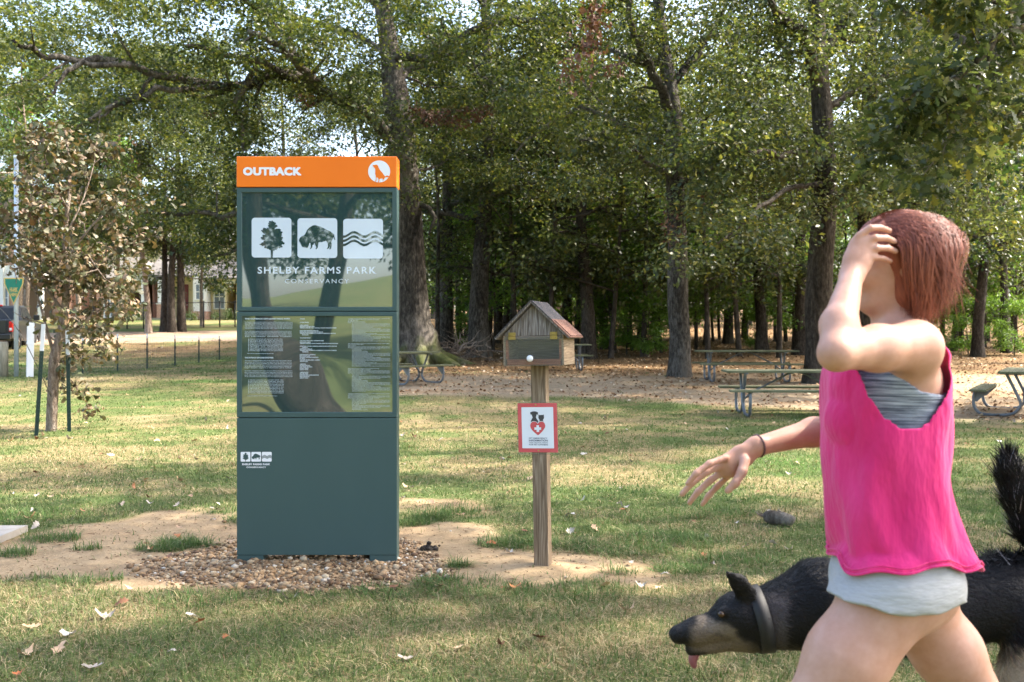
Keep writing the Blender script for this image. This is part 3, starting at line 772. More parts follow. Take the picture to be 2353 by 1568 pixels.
for key, parts, px, Y, rz, sc, lab in [
    ('F4', F4, 1101, 36, .3, .98, 'thick grey woodland trunk left of the little roofed box, beside the brush heap'),
    ('F1', F1, 1028, 39, 2.0, .85, 'brown woodland trunk between the huge oak and the thick grey trunk'),
    ('F3', F3, 1143, 43, 1.0, .9, 'slim trunk close to the right of the thick grey woodland trunk'),
    ('F3', F3, 1163, 46, 2.4, .95, 'slim sunlit trunk just above the left roof slope of the little box'),
    ('F2', F2, 1208, 46, .4, .8, 'thin dark trunk rising left of the roof ridge of the little box'),
    ('T_2', T_2, 1252, 43, 1.7, 1.0, 'dark trunk rising straight above the roof ridge of the little box'),
    ('T_2', T_2, 1302, 44, 3.1, .82, 'dark trunk rising right of the roof ridge above the shingled slope'),
    ('F2', F2, 1352, 35, 4.0, .92, 'tall trunk with a pale sunlit edge just right of the little box'),
    ('T_3', T_3, 1391, 40, 4.4, 1.0, 'second trunk to the right of the little box'),
    ('T_3', T_3, 1440, 46, 5.5, .7, 'thin trunk over the light green shrubs between box and grey oak'),
    ('T_3', T_3, 1672, 43, .2, 1.0, 'first dark trunk right of the lone grey oak, over the far picnic table'),
    ('T_2', T_2, 1752, 38, 5.1, .8, 'second dark trunk right of the lone grey oak, over the far picnic table'),
    ('T_2', T_2, 1838, 37, 2.9, .9, 'dark trunk touching the left side of the oak behind the woman'),
    ('T_2', T_2, 2246, 36, .9, .75, 'dark woodland trunk right of the womans hair'),
    ('T_3', T_3, 2314, 38, 3.4, .9, 'slender trunk near the right border above the end picnic table'),
    ('F4', F4, 2440, 33, 1.9, .9, 'leafy oak mostly past the right border of the wood'),
]:
    wood(key, parts, px, Y, rz, sc, lab, GW)
k = 0
for px, Y in [(1000, 74), (1330, 72), (1640, 74), (1960, 72), (2290, 74)]:
    key, parts = [('F1', F1), ('F2', F2), ('F3', F3), ('F4', F4)][k % 4]
    wood(key, parts, px, Y, k*1.3, .85+.03*(k % 6), 'tree standing deep in the shaded wood, half hidden by nearer trunks', 'trees deep in the wood'); k += 1
k = 0
for px, Y in [(1008, 36.5), (1052, 41), (1078, 47), (1125, 40), (1176, 38.5), (1196, 50), (1226, 40), (1268, 47), (1322, 40), (1372, 46), (1412, 38), (1425, 50), (1466, 41), (1482, 48), (1512, 40), (1618, 42), (1712, 46), (1806, 44), (2120, 46), (2165, 41), (2205, 44), (2262, 41), (2290, 47), (2330, 43)]:
    wood('S1' if k % 2 else 'S2', S1 if k % 2 else S2, px, Y, k*1.7, .85+.07*(k % 5), 'slim young trunk among the bigger trees at the wood edge', 'slim trees at the wood edge', 'young_tree'); k += 1
GU = 'young trees under the wood canopy'
for key, parts, px, Y, rz, sc in [('U1', U1, 1010, 41, 0, 1.0), ('U2', U2, 1070, 45, 1, .9), ('U1', U1, 1140, 50, 2, 1.1), ('U2', U2, 1290, 48, 3, .9), ('U1', U1, 1410, 44, 4, 1.1), ('U2', U2, 1470, 43, 5, 1.0), ('U1', U1, 1515, 45, .5, 1.1), ('U2', U2, 1600, 41, 1.5, .95), ('U1', U1, 1640, 44, 2.5, 1.1), ('U2', U2, 1705, 46, 3.5, 1.0), ('U1', U1, 1780, 44, 4.5, 1.2), ('U2', U2, 1850, 44, 5.5, 1.0), ('U1', U1, 2210, 41, .8, 1.1), ('U2', U2, 2270, 44, 1.8, .9), ('U1', U1, 2340, 40, 2.8, 1.0), ('U2', U2, 2400, 42, 3.8, 1.1), ('U1', U1, 2130, 42, 4.8, 1.1), ('U2', U2, 1960, 45, 5.8, 1.0), ('U1', U1, 1345, 56, 6, 1.2), ('U2', U2, 1560, 52, 6.5, 1.2), ('U2', U2, 1188, 36.5, 1, 1.3), ('U2', U2, 1262, 35.5, 2.2, 1.35), ('U2', U2, 1402, 35, 3.3, 1.25), ('U2', U2, 1478, 36, 4.4, 1.35), ('U2', U2, 1628, 35, 5.1, 1.25), ('U2', U2, 1700, 36, .3, 1.35), ('U2', U2, 1790, 35.5, 1.6, 1.3), ('U1', U1, 1455, 39, 3.1, 1.15), ('U1', U1, 1520, 38, 2.1, 1.0), ('U1', U1, 1132, 38.5, .4, 1.05), ('U1', U1, 1600, 39, 4.1, 1.0), ('U1', U1, 1760, 39.5, 1.1, 1.1), ('U1', U1, 1820, 38.5, 5.1, .9), ('U1', U1, 1410, 42, 2.1, 1.2), ('U1', U1, 1210, 44, 1.1, 1.2), ('U1', U1, 1330, 47, 0.4, 1.3), ('U1', U1, 1655, 45, 3.4, 1.2), ('U1', U1, 1880, 43, 2.4, 1.2), ('U1', U1, 2240, 44, 2.0, 1.2), ('U1', U1, 2320, 46, 1.0, 1.3), ('U2', U2, 2190, 39, 2.7, 1.5), ('U2', U2, 2300, 41, 3.9, 1.6), ('U2', U2, 1060, 43, 5.8, 1.5)]+[(('U1', U1) if k % 2 else ('U2', U2))+(px, Y, k*1.1, 1.25+.09*(k % 5)) for k, (px, Y) in enumerate([(960, 60), (1040, 66), (1095, 58), (1160, 70), (1215, 62), (1290, 72), (1350, 61), (1420, 68), (1480, 58), (1545, 70), (1605, 61), (1670, 68), (1725, 59), (1790, 70), (1850, 60), (1920, 67), (1990, 58), (2070, 66), (2140, 58), (2210, 66), (2285, 60), (2370, 66)])]:
    wood(key, parts, px, Y, rz, sc, 'leafy young tree growing in the shade between the woodland trunks', GU, 'young_tree')
for px, Y, sc, lab in [(1440, 37, .62, 'largest bright green shrub at the wood edge between the little box and the grey oak'), (1490, 36, .5, 'low bright shrub touching the left side of the lone grey oak'), (1405, 38.5, .5, 'small shrub at the wood edge right behind the little box'), (1735, 40, .34, 'small sunlit shrub seen through the legs of the far picnic table'), (2225, 37, .5, 'sunlit shrub at the wood edge right of the woman'), (2330, 36.5, .45, 'dark low shrub above the end picnic table'), (1075, 40, .45, 'leafy shrub behind the brush heap')]:
    wood('U3', U3, px, Y, px*.1, sc, lab, 'shrubs along the wood edge', 'shrub')['category'] = 'shrub'

# ---- street trees in front of the houses ------------------------------------------
T1 = forest_tree(61, 13, .15, 4.4, 4.0, 13, 150, .14, 'leaf_oak', 'bark_tan', (-.4, .2))
T2 = forest_tree(62, 14, .21, 4.3, 5.0, 15, 150, .14, 'leaf_oak', 'bark_dark', (.3, 0))
T3 = forest_tree(63, 8, .12, 2.6, 3.0, 12, 70, .17, 'leaf_warm', 'bark_tan', (.2, 0))
for key, parts, px, Y, rz, sc, lab in [
    ('T1', T1, 342, 49.5, 0, 1, 'slim pinkish street tree at the roadside before the white gable'),
    ('T2', T2, 376, 51, .6, .85, 'leftmost dark trunk of the three close together at the road'),
    ('T2', T2, 396, 50.5, 2.2, .95, 'middle dark trunk of the three close together at the road'),
    ('T2', T2, 417, 51, 4.1, 1.02, 'thickest dark trunk, right one of the three at the road'),
    ('T3', T3, 465, 57, 1, .9, 'small forked yard tree in front of the bright bay window'),
    ('T3', T3, 250, 60, 3, .9, 'small tree leaning before the brick wall of the house'),
    ('T1', T1, 60, 56, 2, 1.15, 'roadside tree behind the pickup and the tall grey pole'),
    ('T1', T1, -60, 50, 4, 1.1, 'roadside tree at the far left border'),
    ('T1', T1, 180, 64, 5, 1.1, 'yard tree behind the brown leaved sapling'),
    ('T2', T2, 640, 58, 1.4, 1.05, 'large tree behind the kiosk on the house side'),
    ('T2', T2, 820, 56, 3.0, .95, 'tree behind the kiosk beside the huge oak'),
    ('T2', T2, 520, 90, 5, 1.1, 'tall tree behind the house with the porch'),
    ('T1', T1, 300, 92, 1, 1.3, 'tall tree behind the white gable of the house'),
    ('T2', T2, 60, 88, 2, 1.1, 'tall tree behind the brick house'),
    ('T2', T2, -120, 85, 3, 1.2, 'tall tree behind the brick house at the far left')]:
    wood(key, parts, px, Y, rz, sc, lab, 'trees by the road and houses')
# bright yellow green tree far left, seen through the oak branches
Y1 = forest_tree(64, 15, .25, 5, 4.4, 14, 90, .22, 'leaf_bright', 'bark_tan', (0, 0))
wood('Y1', Y1, 40, 70, 0, 1.12, 'tall bright yellow green tree beyond the road at the far left')
wood('Y1', Y1, 215, 74, 2, 1.0, 'light green tree beyond the road above the brown sapling')
# ---- trees that shade the lawn from the right and stand behind the camera ---------
GS = 'park oaks shading the lawn'
rng = np.random.default_rng(72); tubes, cl = [], []  # oak added out of view, foot bent to mirror as a dark diagonal
tp = smooth_path([np.array(q) for q in [(.06, 0, -.3, .40), (0, 0, 0, .34), (-.28, 0, .5, .27), (-.62, 0, 1.1, .21), (-.90, 0, 1.75, .17), (-1.0, 0, 2.4, .15), (-1.05, 0, 3.4, .14), (-1.0, .1, 5.0, .11), (-.9, .1, 7.2, .05)]], 3)
tubes.append(([q[:3] for q in tp], [q[3] for q in tp], 14))
for j in range(14):
    h = rng.uniform(3.2, 7); p0 = np.array((-1.0, .05, h)); az = j*2.4; L = rng.uniform(2.2, 3.6)
    limb_tubes(wig(p0, p0+np.array((math.cos(az)*L, math.sin(az)*L, rng.uniform(-.2, 1.2))), 6, .08, rng), .06, .015, rng, 4, .4, .85, tubes, cl)
v, f = leaf_cloud(cl, 90, .14, rng)
R2 = (tubes_mesh('trunk', tubes, .1, 72), npmesh('crown', v, f), M['leaf_oak'], M['bark_dark'])
R1 = forest_tree(71, 10, .27, 3.0, 5.2, 24, 210, .16, 'leaf_oak', 'bark_dark', (1.8, .3), cl_r=1.15)
for key, parts, x, y, rz, sc, lab in [
    ('F4', F4, 10.4, 7.4, 0, .9, 'park oak right of the kiosk lawn that shades its middle'),
    ('F4', F4, 16.5, 18.5, 3, 1.0, 'park oak beyond the end picnic table past the right border'),
    ('F1', F1, 13.5, -3, 4, 1.0, 'park oak behind and right of the camera'),
    ('F4', F4, 13.2, 17.6, 2, 1.1, 'park oak past the right border whose crown shades the middle lawn'),
    ('T2', T2, 6.6, 6.4, 1, 1.25, 'tall park oak just right of the view that shades the kiosk'),
    ('R1', R1, -4.9, -13, 0, 1, 'park oak mirrored as leaning trunk in the kiosk glass'),
    ('R2', R2, -3.5, -5.7, 0, 1, 'unseen oak with its foot bent to mirror as a dark diagonal in the kiosk glass'),
    ('R1', R1, -9.0, -24, 3, 1.15, 'park oak on the slope behind the camera'),
    ('R1', R1, -14.5, -22, 4, 1.2, 'park oak farther left on the slope behind the camera'),
    ('R1', R1, -19, -14, 2.2, 1.1, 'park oak farther back on the slope behind the camera')]:
    if key in protos: copy_thing(protos[key], (x, y, G(x, y)), rz, sc, lab, GS)
    else: protos[key] = place_tree(parts, (x, y, G(x, y)), rz, sc, lab, GS)

# ---- far-off wood that closes the view ---------------------------------------------
rng = np.random.default_rng(77)
n = 1250
cx = rng.uniform(-12, 66, n); cyy = rng.uniform(76, 100, n); hh = rng.uniform(.3, 25, n); k = rng.random(n) < .28; cx[k] = rng.uniform(-95, -12, k.sum()); cyy[k] = rng.uniform(112, 126, k.sum()); hh[k] = rng.uniform(.3, 11, k.sum()); cz = np.array([G(a_, b_) for a_, b_ in zip(cx, cyy)])+hh
v, f = leaf_cloud(np.stack([cx, cyy, cz, rng.uniform(1.2, 2.4, n)], 1), 90, .42, rng)
tag(link('woodland', npmesh('woodland', v, f), M['leaf_oak']), 'mass of far-off leaves closing the view behind the wood', 'woodland', kind='stuff')
# ================================================================== houses, fences, truck, poles
def part(name, mb, mat, root, parent=None):
    """mesh given in world coordinates -> child of a root placed without rotation"""
    me = mb.mesh(name); me.transform(Matrix.Translation(-root.location))
    return link(name, me, mat, parent or root)
def lpart(name, mb, mat, parent):
    return mb.build(name, mat, parent)

def brick_mat(name, c1, c2, mortar, sc=4.5):
    a = NT(name); b = a.n('ShaderNodeTexBrick'); b.inputs['Scale'].default_value = sc
    b.inputs['Color1'].default_value = (*c1, 1); b.inputs['Color2'].default_value = (*c2, 1); b.inputs['Mortar'].default_value = (*mortar, 1)
    b.inputs['Mortar Size'].default_value = .015
    tc = a.n('ShaderNodeTexCoord'); sx = a.n('ShaderNodeSeparateXYZ'); cb = a.n('ShaderNodeCombineXYZ'); ad = a.n('ShaderNodeMath', operation='ADD')
    a.l(tc.outputs['Object'], sx.inputs[0]); a.l(sx.outputs[0], ad.inputs[0]); a.l(sx.outputs[1], ad.inputs[1])
    a.l(ad.outputs[0], cb.inputs[0]); a.l(sx.outputs[2], cb.inputs[1]); a.l(cb.outputs[0], b.inputs['Vector'])
    a.l(b.outputs['Color'], a.b.inputs['Base Color']); a.set(rough=.9); return a.m
M['brick'] = brick_mat('brick', (.42, .20, .13), (.52, .29, .20), (.55, .48, .42))
M['brick_dark'] = brick_mat('brick_dark', (.22, .085, .06), (.30, .13, .09), (.4, .34, .3))
def siding(name, c):
    a = NT(name); w = a.n('ShaderNodeTexWave', wave_type='BANDS', bands_direction='Z', wave_profile='SAW'); w.inputs['Scale'].default_value = 1.6
    a.l(a.coord('Object'), w.inputs['Vector']); a.set(c, .75); a.bump(w.outputs['Fac'], .6, .03); return a.m
M['siding'] = siding('siding', (.62, .52, .30)); M['siding_white'] = siding('siding_white', (.80, .78, .74))
plain('trim_white', (.78, .77, .74), .6); plain('door_red', (.16, .02, .02), .5); plain('glass_dark', (.012, .014, .016), .12, spec=.3)
plain('pane_blue', (.16, .20, .24), .08); plain('porch_dark', (.16, .10, .06), .9)
M['shingle_house'] = mottled('shingle_house', (.10, .09, .085), (.17, .155, .145), 6, .95, .4)
def win(root, x0, x1, z0, z1, y, t=.09):
    f = MB()
    f.box(x0-t, x1+t, y-.06, y, z1, z1+t).box(x0-t, x1+t, y-.08, y, z0-t, z0).box(x0-t, x0, y-.06, y, z0, z1).box(x1, x1+t, y-.06, y, z0, z1)
    xm = (x0+x1)/2; zm = (z0+z1)/2
    f.box(xm-.03, xm+.03, y-.05, y-.005, z0, z1).box(x0, xm-.03, y-.045, y-.005, zm-.03, zm+.03).box(xm+.03, x1, y-.045, y-.005, zm-.03, zm+.03)
    fr = part('window', f, M['trim_white'], root)
    part('pane', MB().box(x0, x1, y-.02, y-.012, z0, z1), M['pane_blue'], root, fr)
    return fr
def gable_roof(mb, x0, x1, y0, y1, z, h, ov=.4, along='x', t=.14):
    if along == 'x':
        ym = (y0+y1)/2
        a = [(x0-ov, y0-ov, z-.1), (x1+ov, y0-ov, z-.1), (x1+ov, ym, z+h), (x0-ov, ym, z+h), (x0-ov, y1+ov, z-.1), (x1+ov, y1+ov, z-.1)]
    else:
        xm = (x0+x1)/2
        a = [(x0-ov, y1+ov, z-.1), (x0-ov, y0-ov, z-.1), (xm, y0-ov, z+h), (xm, y1+ov, z+h), (x1+ov, y1+ov, z-.1), (x1+ov, y0-ov, z-.1)]
    b = [(p[0], p[1], p[2]+t) for p in a]
    mb.add(a+b, [(0, 3, 2, 1), (3, 4, 5, 2), (6, 7, 8, 9), (9, 8, 11, 10), (0, 1, 7, 6), (4, 10, 11, 5), (1, 2, 8, 7), (2, 5, 11, 8), (0, 6, 9, 3), (3, 9, 10, 4)])
HY0 = 72.0
def hx(px, Y=HY0): return (px-CX)/FPX*Y
def hz(py, Y=HY0): return CAMZ-(py-HY)/FPX*Y
g0 = G(-24, 72)-.3
root = empty('apartment_house', (hx(385), HY0, g0), 0, 'cream and brick apartment house with porches and a white gable beyond the road', 'house')
mb = MB(); mb.box(hx(222), hx(560), 77, 87, g0, 8.6); part('wall', mb, M['siding'], root)
mb = MB(); gable_roof(mb, hx(222), hx(560), 77, 87, 8.6, 2.6); part('roof', mb, M['shingle_house'], root)
mb = MB(); mb.box(hx(222), hx(298), HY0, 76.99, g0, hz(640)); part('brick_wing', mb, M['brick'], root)
mb = MB(); gable_roof(mb, hx(222), hx(298), HY0, 77.2, hz(640), 1.6, .3); part('roof', mb, M['shingle_house'], root)
win(root, hx(241), hx(266), hz(728), hz(688), HY0-.002)
win(root, hx(240, 77), hx(262, 77), hz(625, 77), hz(585, 77), 76.998)
# porch under the white gable
gx0, gx1, zt = hx(299), hx(352), hz(645)
mb = MB(); mb.box(gx0, gx0+.12, HY0+.2, 76.98, g0, zt).box(gx1-.12, gx1, HY0+.2, 76.98, g0, zt).box(gx0+.12, gx1-.12, 76.0, 76.98, g0, zt)
part('porch_wall', mb, M['brick_dark'], root)
mb = MB(); mb.poly([(gx0-.2, zt), (gx1+.2, zt), ((gx0+gx1)/2, hz(608))], HY0, .15); part('gable', mb, M['siding_white'], root)
mb = MB(); gable_roof(mb, gx0, gx1, HY0, 77.1, zt+.1, hz(606)-zt, .35, 'y'); part('roof', mb, M['shingle_house'], root)
for a_, b_ in ((329, 342), (367, 379)):
    mb = MB(); mb.box(hx(a_), hx(b_), HY0-.6, HY0-.1, g0, hz(697)); c_ = part('column', mb, M['brick'], root)
    mb = MB(); mb.box(hx(a_)+.05, hx(b_)-.05, HY0-.55, HY0-.15, hz(697), hz(645)).box(hx(a_)-.05, hx(b_)+.05, HY0-.65, HY0-.05, hz(697)-.09, hz(697)-.001); part('column_shaft', mb, M['trim_white'], root, c_)
mb = MB(); mb.box(hx(299), hx(450), HY0-1.0, HY0+.1, g0, g0+.42); part('porch_step', mb, M['concrete'], root)
mb = MB(); mb.box(hx(353), hx(447), HY0+1.2, 76.97, g0, hz(632)); part('wall', mb, M['siding'], root)
mb = MB(); gable_roof(mb, hx(350), hx(480), HY0, 77.3, hz(634), 1.5, .35); part('roof', mb, M['shingle_house'], root)
for a_, b_ in ((402, 421), (284, 290)):
    mb = MB(); mb.box(hx(a_), hx(b_), HY0+(1.14 if a_ > 300 else -.05), HY0+(1.19 if a_ > 300 else -.003), g0+.4, hz(652)); d_ = part('door', mb, M['door_red'], root)
    part('handle', MB().ball((hx(b_)-.08, HY0+(1.1 if a_ > 300 else -.08), g0+1.4), .035, 1), M['trim_white'], root, d_)
mb = MB(); mb.box(hx(447.5), hx(479), HY0-.4, 76.96, g0+.9, hz(637)); part('bay', mb, M['siding_white'], root)
mb = MB(); mb.box(hx(446), hx(480), HY0-.5, 76.9, g0, g0+.898); part('bay_base', mb, M['brick'], root)
win(root, hx(455), hx(472), hz(688), hz(655), HY0-.402)
mb = MB(); mb.box(hx(480.5), hx(518), HY0+.5, 76.95, g0, hz(640)); part('wall', mb, M['siding'], root)
win(root, hx(489), hx(511), hz(708), hz(655), HY0+.498)
mb = MB(); mb.box(hx(519), hx(521.5), HY0-.2, 76, g0, hz(652)).box(hx(545), hx(560), HY0-.2, 76, g0, hz(652)).box(hx(522), hx(544.5), 74.5, 76, g0, hz(652)); part('porch_wall', mb, M['siding'], root)
mb = MB(); mb.box(hx(517), hx(562), HY0-.3, 76, hz(651.9), hz(640)); part('fascia', mb, M['trim_white'], root)
mb = MB(); gable_roof(mb, hx(482), hx(562), HY0-.3, 77.4, hz(640), 1.4, .3); part('roof', mb, M['shingle_house'], root)
mb = MB(); mb.box(hx(529), hx(538), 74.40, 74.46, g0+.3, hz(660)); d_ = part('door', mb, M['door_red'], root)
mb = MB(); mb.box(hx(527.5), hx(529), 74.38, 74.47, g0+.3, hz(656)).box(hx(538), hx(539.5), 74.38, 74.47, g0+.3, hz(656)).box(hx(529), hx(538), 74.38, 74.47, hz(660), hz(656)); part('frame', mb, M['trim_white'], root, d_)

root = empty('brick_house', (hx(20), HY0, g0), 0, 'brick house with a dark open porch behind the pickup', 'house')
mb = MB(); mb.box(hx(-200), hx(112), 74, 84, g0, 8.8); part('wall', mb, M['brick'], root)
mb = MB(); gable_roof(mb, hx(-200), hx(112), 74, 84, 8.8, 2.4); part('roof', mb, M['shingle_house'], root)
mb = MB(); mb.box(hx(8), hx(96), 72.0, 73.98, hz(640), hz(610)); part('porch_beam', mb, M['trim_white'], root)
mb = MB(); mb.box(hx(12), hx(90), 73.9, 73.985, g0, hz(641)); part('porch_back', mb, M['porch_dark'], root)
for a_ in (4, 93): part('column', MB().box(hx(a_)-.16, hx(a_)+.16, 71.9, 72.2, g0, hz(610)), M['trim_white'], root)
win(root, hx(-40), hx(-14), hz(705), hz(660), 73.998)
win(root, hx(-8, 74), hx(18, 74), hz(600, 74), hz(565, 74), 73.998)

g1 = G(2, 84)-.3
root = empty('brick_block', (hx(1210, 84), 84, g1), 0, 'pink brick block glimpsed between trunks above the little roofed box', 'house')
mb = MB(); mb.box(hx(1120, 84), hx(1330, 84), 84, 94, g1, g1+6.5); part('wall', mb, M['brick'], root)
mb = MB(); gable_roof(mb, hx(1120, 84), hx(1330, 84), 84, 94, g1+6.5, 2.2); part('roof', mb, M['shingle_house'], root)
for a_ in (1172, 1218, 1284): win(root, hx(a_, 84), hx(a_+17, 84), hz(700, 84), hz(650, 84), 83.998)

# clipped hedges in front of the house
def hedge(px0, px1, py0, py1, Y, lab, deep=1.4):
    rng = np.random.default_rng(int(px0*7+py0)); x0, x1 = hx(px0, Y), hx(px1, Y); zb = G((x0+x1)/2, Y)
    h = (py1-py0)/FPX*Y
    n = int((x1-x0)*h*26); pts = []
    c = np.stack([rng.uniform(x0+.2, x1-.2, n), rng.uniform(Y, Y+deep, n), zb+rng.uniform(.1, h-.15, n), np.full(n, .30)], 1)
    v, f = leaf_cloud(c, 24, .09, rng, flat=.95, core=.4)
    o = empty('hedge', ((x0+x1)/2, Y, zb), 0, lab, 'hedge', 'hedges before the apartment house')
    me = npmesh('foliage', v, f); me.transform(Matrix.Translation(-o.location)); link('foliage', me, M['leaf_hedge'], o)
    mb = MB()
    for k in range(int((x1-x0)/.5)+1):
        x = x0+.25+k*.5; mb.tube([(x, Y+deep/2, zb-.05), (x+.05, Y+deep/2, zb+h*.5), (x-.05, Y+deep/2+.1, zb+h*.85)], [.04, .03, .015], 5)
    part('stems', mb, M['bark_dark'], o)
hedge(259, 331, 707, 742, 69, 'clipped boxy hedge left of the brick porch columns')
hedge(408, 428, 692, 722, 70.5, 'small hedge under the red door')
hedge(424, 449, 700, 727, 69, 'yellowish low hedge left of the white bay')
hedge(480, 496, 692, 720, 70, 'rounded hedge right of the white bay')
hedge(503, 546, 694, 722, 70.5, 'long low hedge before the end porch')

# ------------------------------------------------------------------ fences
plain('post_green', (.012, .035, .028), .6); plain('post_white', (.75, .76, .78), .55); plain('galv', (.42, .46, .50), .45, metal=.6); plain('wire', (.10, .10, .095), .5, metal=.5)
plain('black_metal', (.012, .012, .013), .5)
def tpost(mb_g, mb_w, x, y, z, h, lean=0, white=.14, w=.045):
    t = Vector((x+lean*h, y, z+h)); b = Vector((x, y, z-.3)); m_ = b.lerp(t, 1-white)
    mb_g.beam(b, m_, w, .006, (0, 1, 0)); mb_g.beam(b+Vector((0, .021, 0)), m_+Vector((0, .021, 0)), .006, .036, (0, 1, 0))
    mb_w.beam(m_, t, w, .006, (0, 1, 0)); mb_w.beam(m_+Vector((0, .021, 0)), t+Vector((0, .021, 0)), .006, .036, (0, 1, 0))
    k = 0
    while k*.055+.25 < h*(1-white):
        q = b.lerp(t, (k*.055+.5)/(h+.3)); mb_g.box(q.x-.008, q.x+.008, q.y-.012, q.y-.003, q.z-.008, q.z+.008); k += 1
FP = [(190, 27.2), (270, 28.5), (338, 30), (402, 31.5), (457, 33), (504, 34.5), (560, 36.3)]
FT = [772, 766, 767, 770, 773, 772, 775]
c0 = at(*FP[0]); root = empty('wire_fence', c0, 0, 'low wire mesh fence on thin dark green metal stakes across the left lawn', 'fence')
tops = []
for (px, Y), ty in zip(FP, FT):
    x, y, z = at(px, Y); h = P(px, ty, Y).z-z
    g_, w_ = MB(), MB(); tpost(g_, w_, x, y, z, h, 0, .10)
    q = part('post', g_, M['post_green'], root); part('post_tip', w_, M['post_white'], root, q); tops.append((x, y, z, h))
mb = MB()
for (x0, y0, z0, h0), (x1, y1, z1, h1) in zip(tops, tops[1:]):
    for k in range(9):
        t = k/8; mb.beam((x0, y0-.03, z0+.04+t*(h0*.86)), (x1, y1-.03, z1+.04+t*(h1*.86)), .0045, .0045)
    L = math.hypot(x1-x0, y1-y0); n = int(L/.10)
    for k in range(1, n):
        t = k/n; x, y = x0+(x1-x0)*t, y0+(y1-y0)*t; zb, zh = z0+(z1-z0)*t, (h0+(h1-h0)*t)*.86
        mb.box(x-.002, x+.002, y-.037, y-.033, zb+.04, zb+.04+zh)
part('wire_mesh', mb, M['wire'], root)

CF = [(215, 53), (250, 53.5), (292, 54), (330, 54.4), (372, 54.8), (425, 55.2), (468, 55.8), (505, 56.2), (540, 56.6), (580, 57)]
root = empty('chain_link_fence', at(*CF[0]), 0, 'tall dark chain link fence along the far side of the road', 'fence')
tops = []
for px, Y in CF:
    x, y, z = at(px, Y); mb = MB(); mb.tube([(x, y, z-.2), (x, y, z+1.45)], .04, 8); mb.ball((x, y, z+1.46), .05, 1); part('post', mb, M['black_metal'], root); tops.append((x, y, z))
mb = MB()
for a_, b_ in zip(tops, tops[1:]):
    mb.tube([(a_[0], a_[1], a_[2]+1.40), (b_[0], b_[1], b_[2]+1.40)], .022, 6)
    A_, B_ = Vector(a_), Vector(b_); n = int((B_-A_).length/.14)
    for k in range(n):
        for s in (0, 1):
            p0 = A_.lerp(B_, k/n)+Vector((0, -.05, .05 if s else 1.38)); t1 = min((k+9)/n, 1); fr = (t1-k/n)/(9/n)
            p1 = A_.lerp(B_, t1)+Vector((0, -.05, 0)); z1 = (.05+1.33*fr) if s else (1.38-1.33*fr); p1.z = A_.lerp(B_, t1).z+z1
            mb.beam(p0, p1, .004, .004)
part('chain_link', mb, M['black_metal'], root)

# ------------------------------------------------------------------ poles at the left
def galvm():
    a = NT('galvanised_pole'); f = a.noise(a.coord('Object', (6, 6, 2)), 3, 5); a.l(a.ramp(f, [(.3, (.46, .51, .58)), (.7, (.66, .71, .78))]), a.b.inputs['Base Color']); a.set(rough=.45, metal=.35); return a.m
M['pole'] = galvm()
b0 = Vector(at(37.5, 26)); b0.z -= .2
root = empty('sign_pole', b0, 0, 'tall slim grey metal pole carrying a green pennant sign at the left border', 'pole')
mb = MB(); mb.tube([b0, b0+Vector((0, 0, 5.9))], [.058, .055], 14); part('pole', mb, M['pole'], root)
mb = MB(); mb.tube([b0+Vector((0, 0, 5.9)), b0+Vector((0, 0, 5.98))], [.07, .06], 14); part('pole_cap', mb, M['post_white'], root)
a = NT('pennant_green'); a.set((.0, .17, .105), .45); M['pennant'] = a.m; plain('pennant_gold', (.62, .42, .12), .5)
def pn(zx, zy): q = P((zx/3.735)*.57446, (1080+zy/3.735)*.57446, 25.9); return (q.x, q.z)
tri = [pn(205, 520), pn(352, 205), pn(355, 120), pn(60, 120), pn(62, 205)]
tin = [pn(206, 492), pn(332, 208), pn(336, 136), pn(78, 136), pn(80, 208)]
sg = empty('pennant_sign', Vector((b0.x, 25.9, pn(205, 520)[1])), 0, 'green pennant shaped sign with yellow rim and two yellow words', 'sign')
part('plate', MB().poly(tri, 25.895, .01), M['pennant_gold'], sg)
part('sign_face', MB().poly(tin, 25.891, .003), M['pennant'], sg)
mb = MB(); x, z = pn(150, 332); x2 = pn(268, 332)[0]; put_text(mb, 'HI-HIK', x, z, 25.888, height=.12, width=x2-x, bold=.03)
x, z = pn(163, 396); x2 = pn(250, 396)[0]; put_text(mb, 'HIIHI', x, z, 25.888, height=.09, width=x2-x, bold=.03); part('lettering', mb, M['pennant_gold'], sg)
b0 = Vector(at(68.5, 26)); root = empty('white_post', b0, 0, 'stout white painted timber post with a notched edge, leaning slightly', 'post')
mb = MB(); h = P(68, 742, 26).z-b0.z
Ml = Matrix.Translation(b0)@Matrix.Rotation(R(1), 4, 'Y')@Matrix.Rotation(R(28), 4, 'Z')
mb.bbox(-.085, .085, -.085, .085, -.3, h, .012, Ml); part('post', mb, M['post_white'], root)
mb = MB(); mb.bbox(-.09, .09, -.09, .09, h*.60, h*.63, .004, Ml); mb.bbox(-.09, .09, -.09, .09, h*.70, h*.72, .004, Ml); part('band', mb, M['post_white'], root)
M['wood_grey'] = mottled('wood_grey', (.16, .15, .11), (.34, .32, .25), 5, .9, .5, .01, (5, 5, .8))
b0 = Vector(at(5, 26)); root = empty('timber_bollard', b0, 0, 'thick round weathered timber bollard cut by the left border', 'bollard')
mb = MB(); h = P(5, 786, 26).z-b0.z; mb.tube([b0+Vector((0, 0, -.2)), b0+Vector((0, 0, h-.02)), b0+Vector((0, 0, h))], [.15, .147, .13], 20, wob=.05); part('post', mb, M['wood_grey'], root)

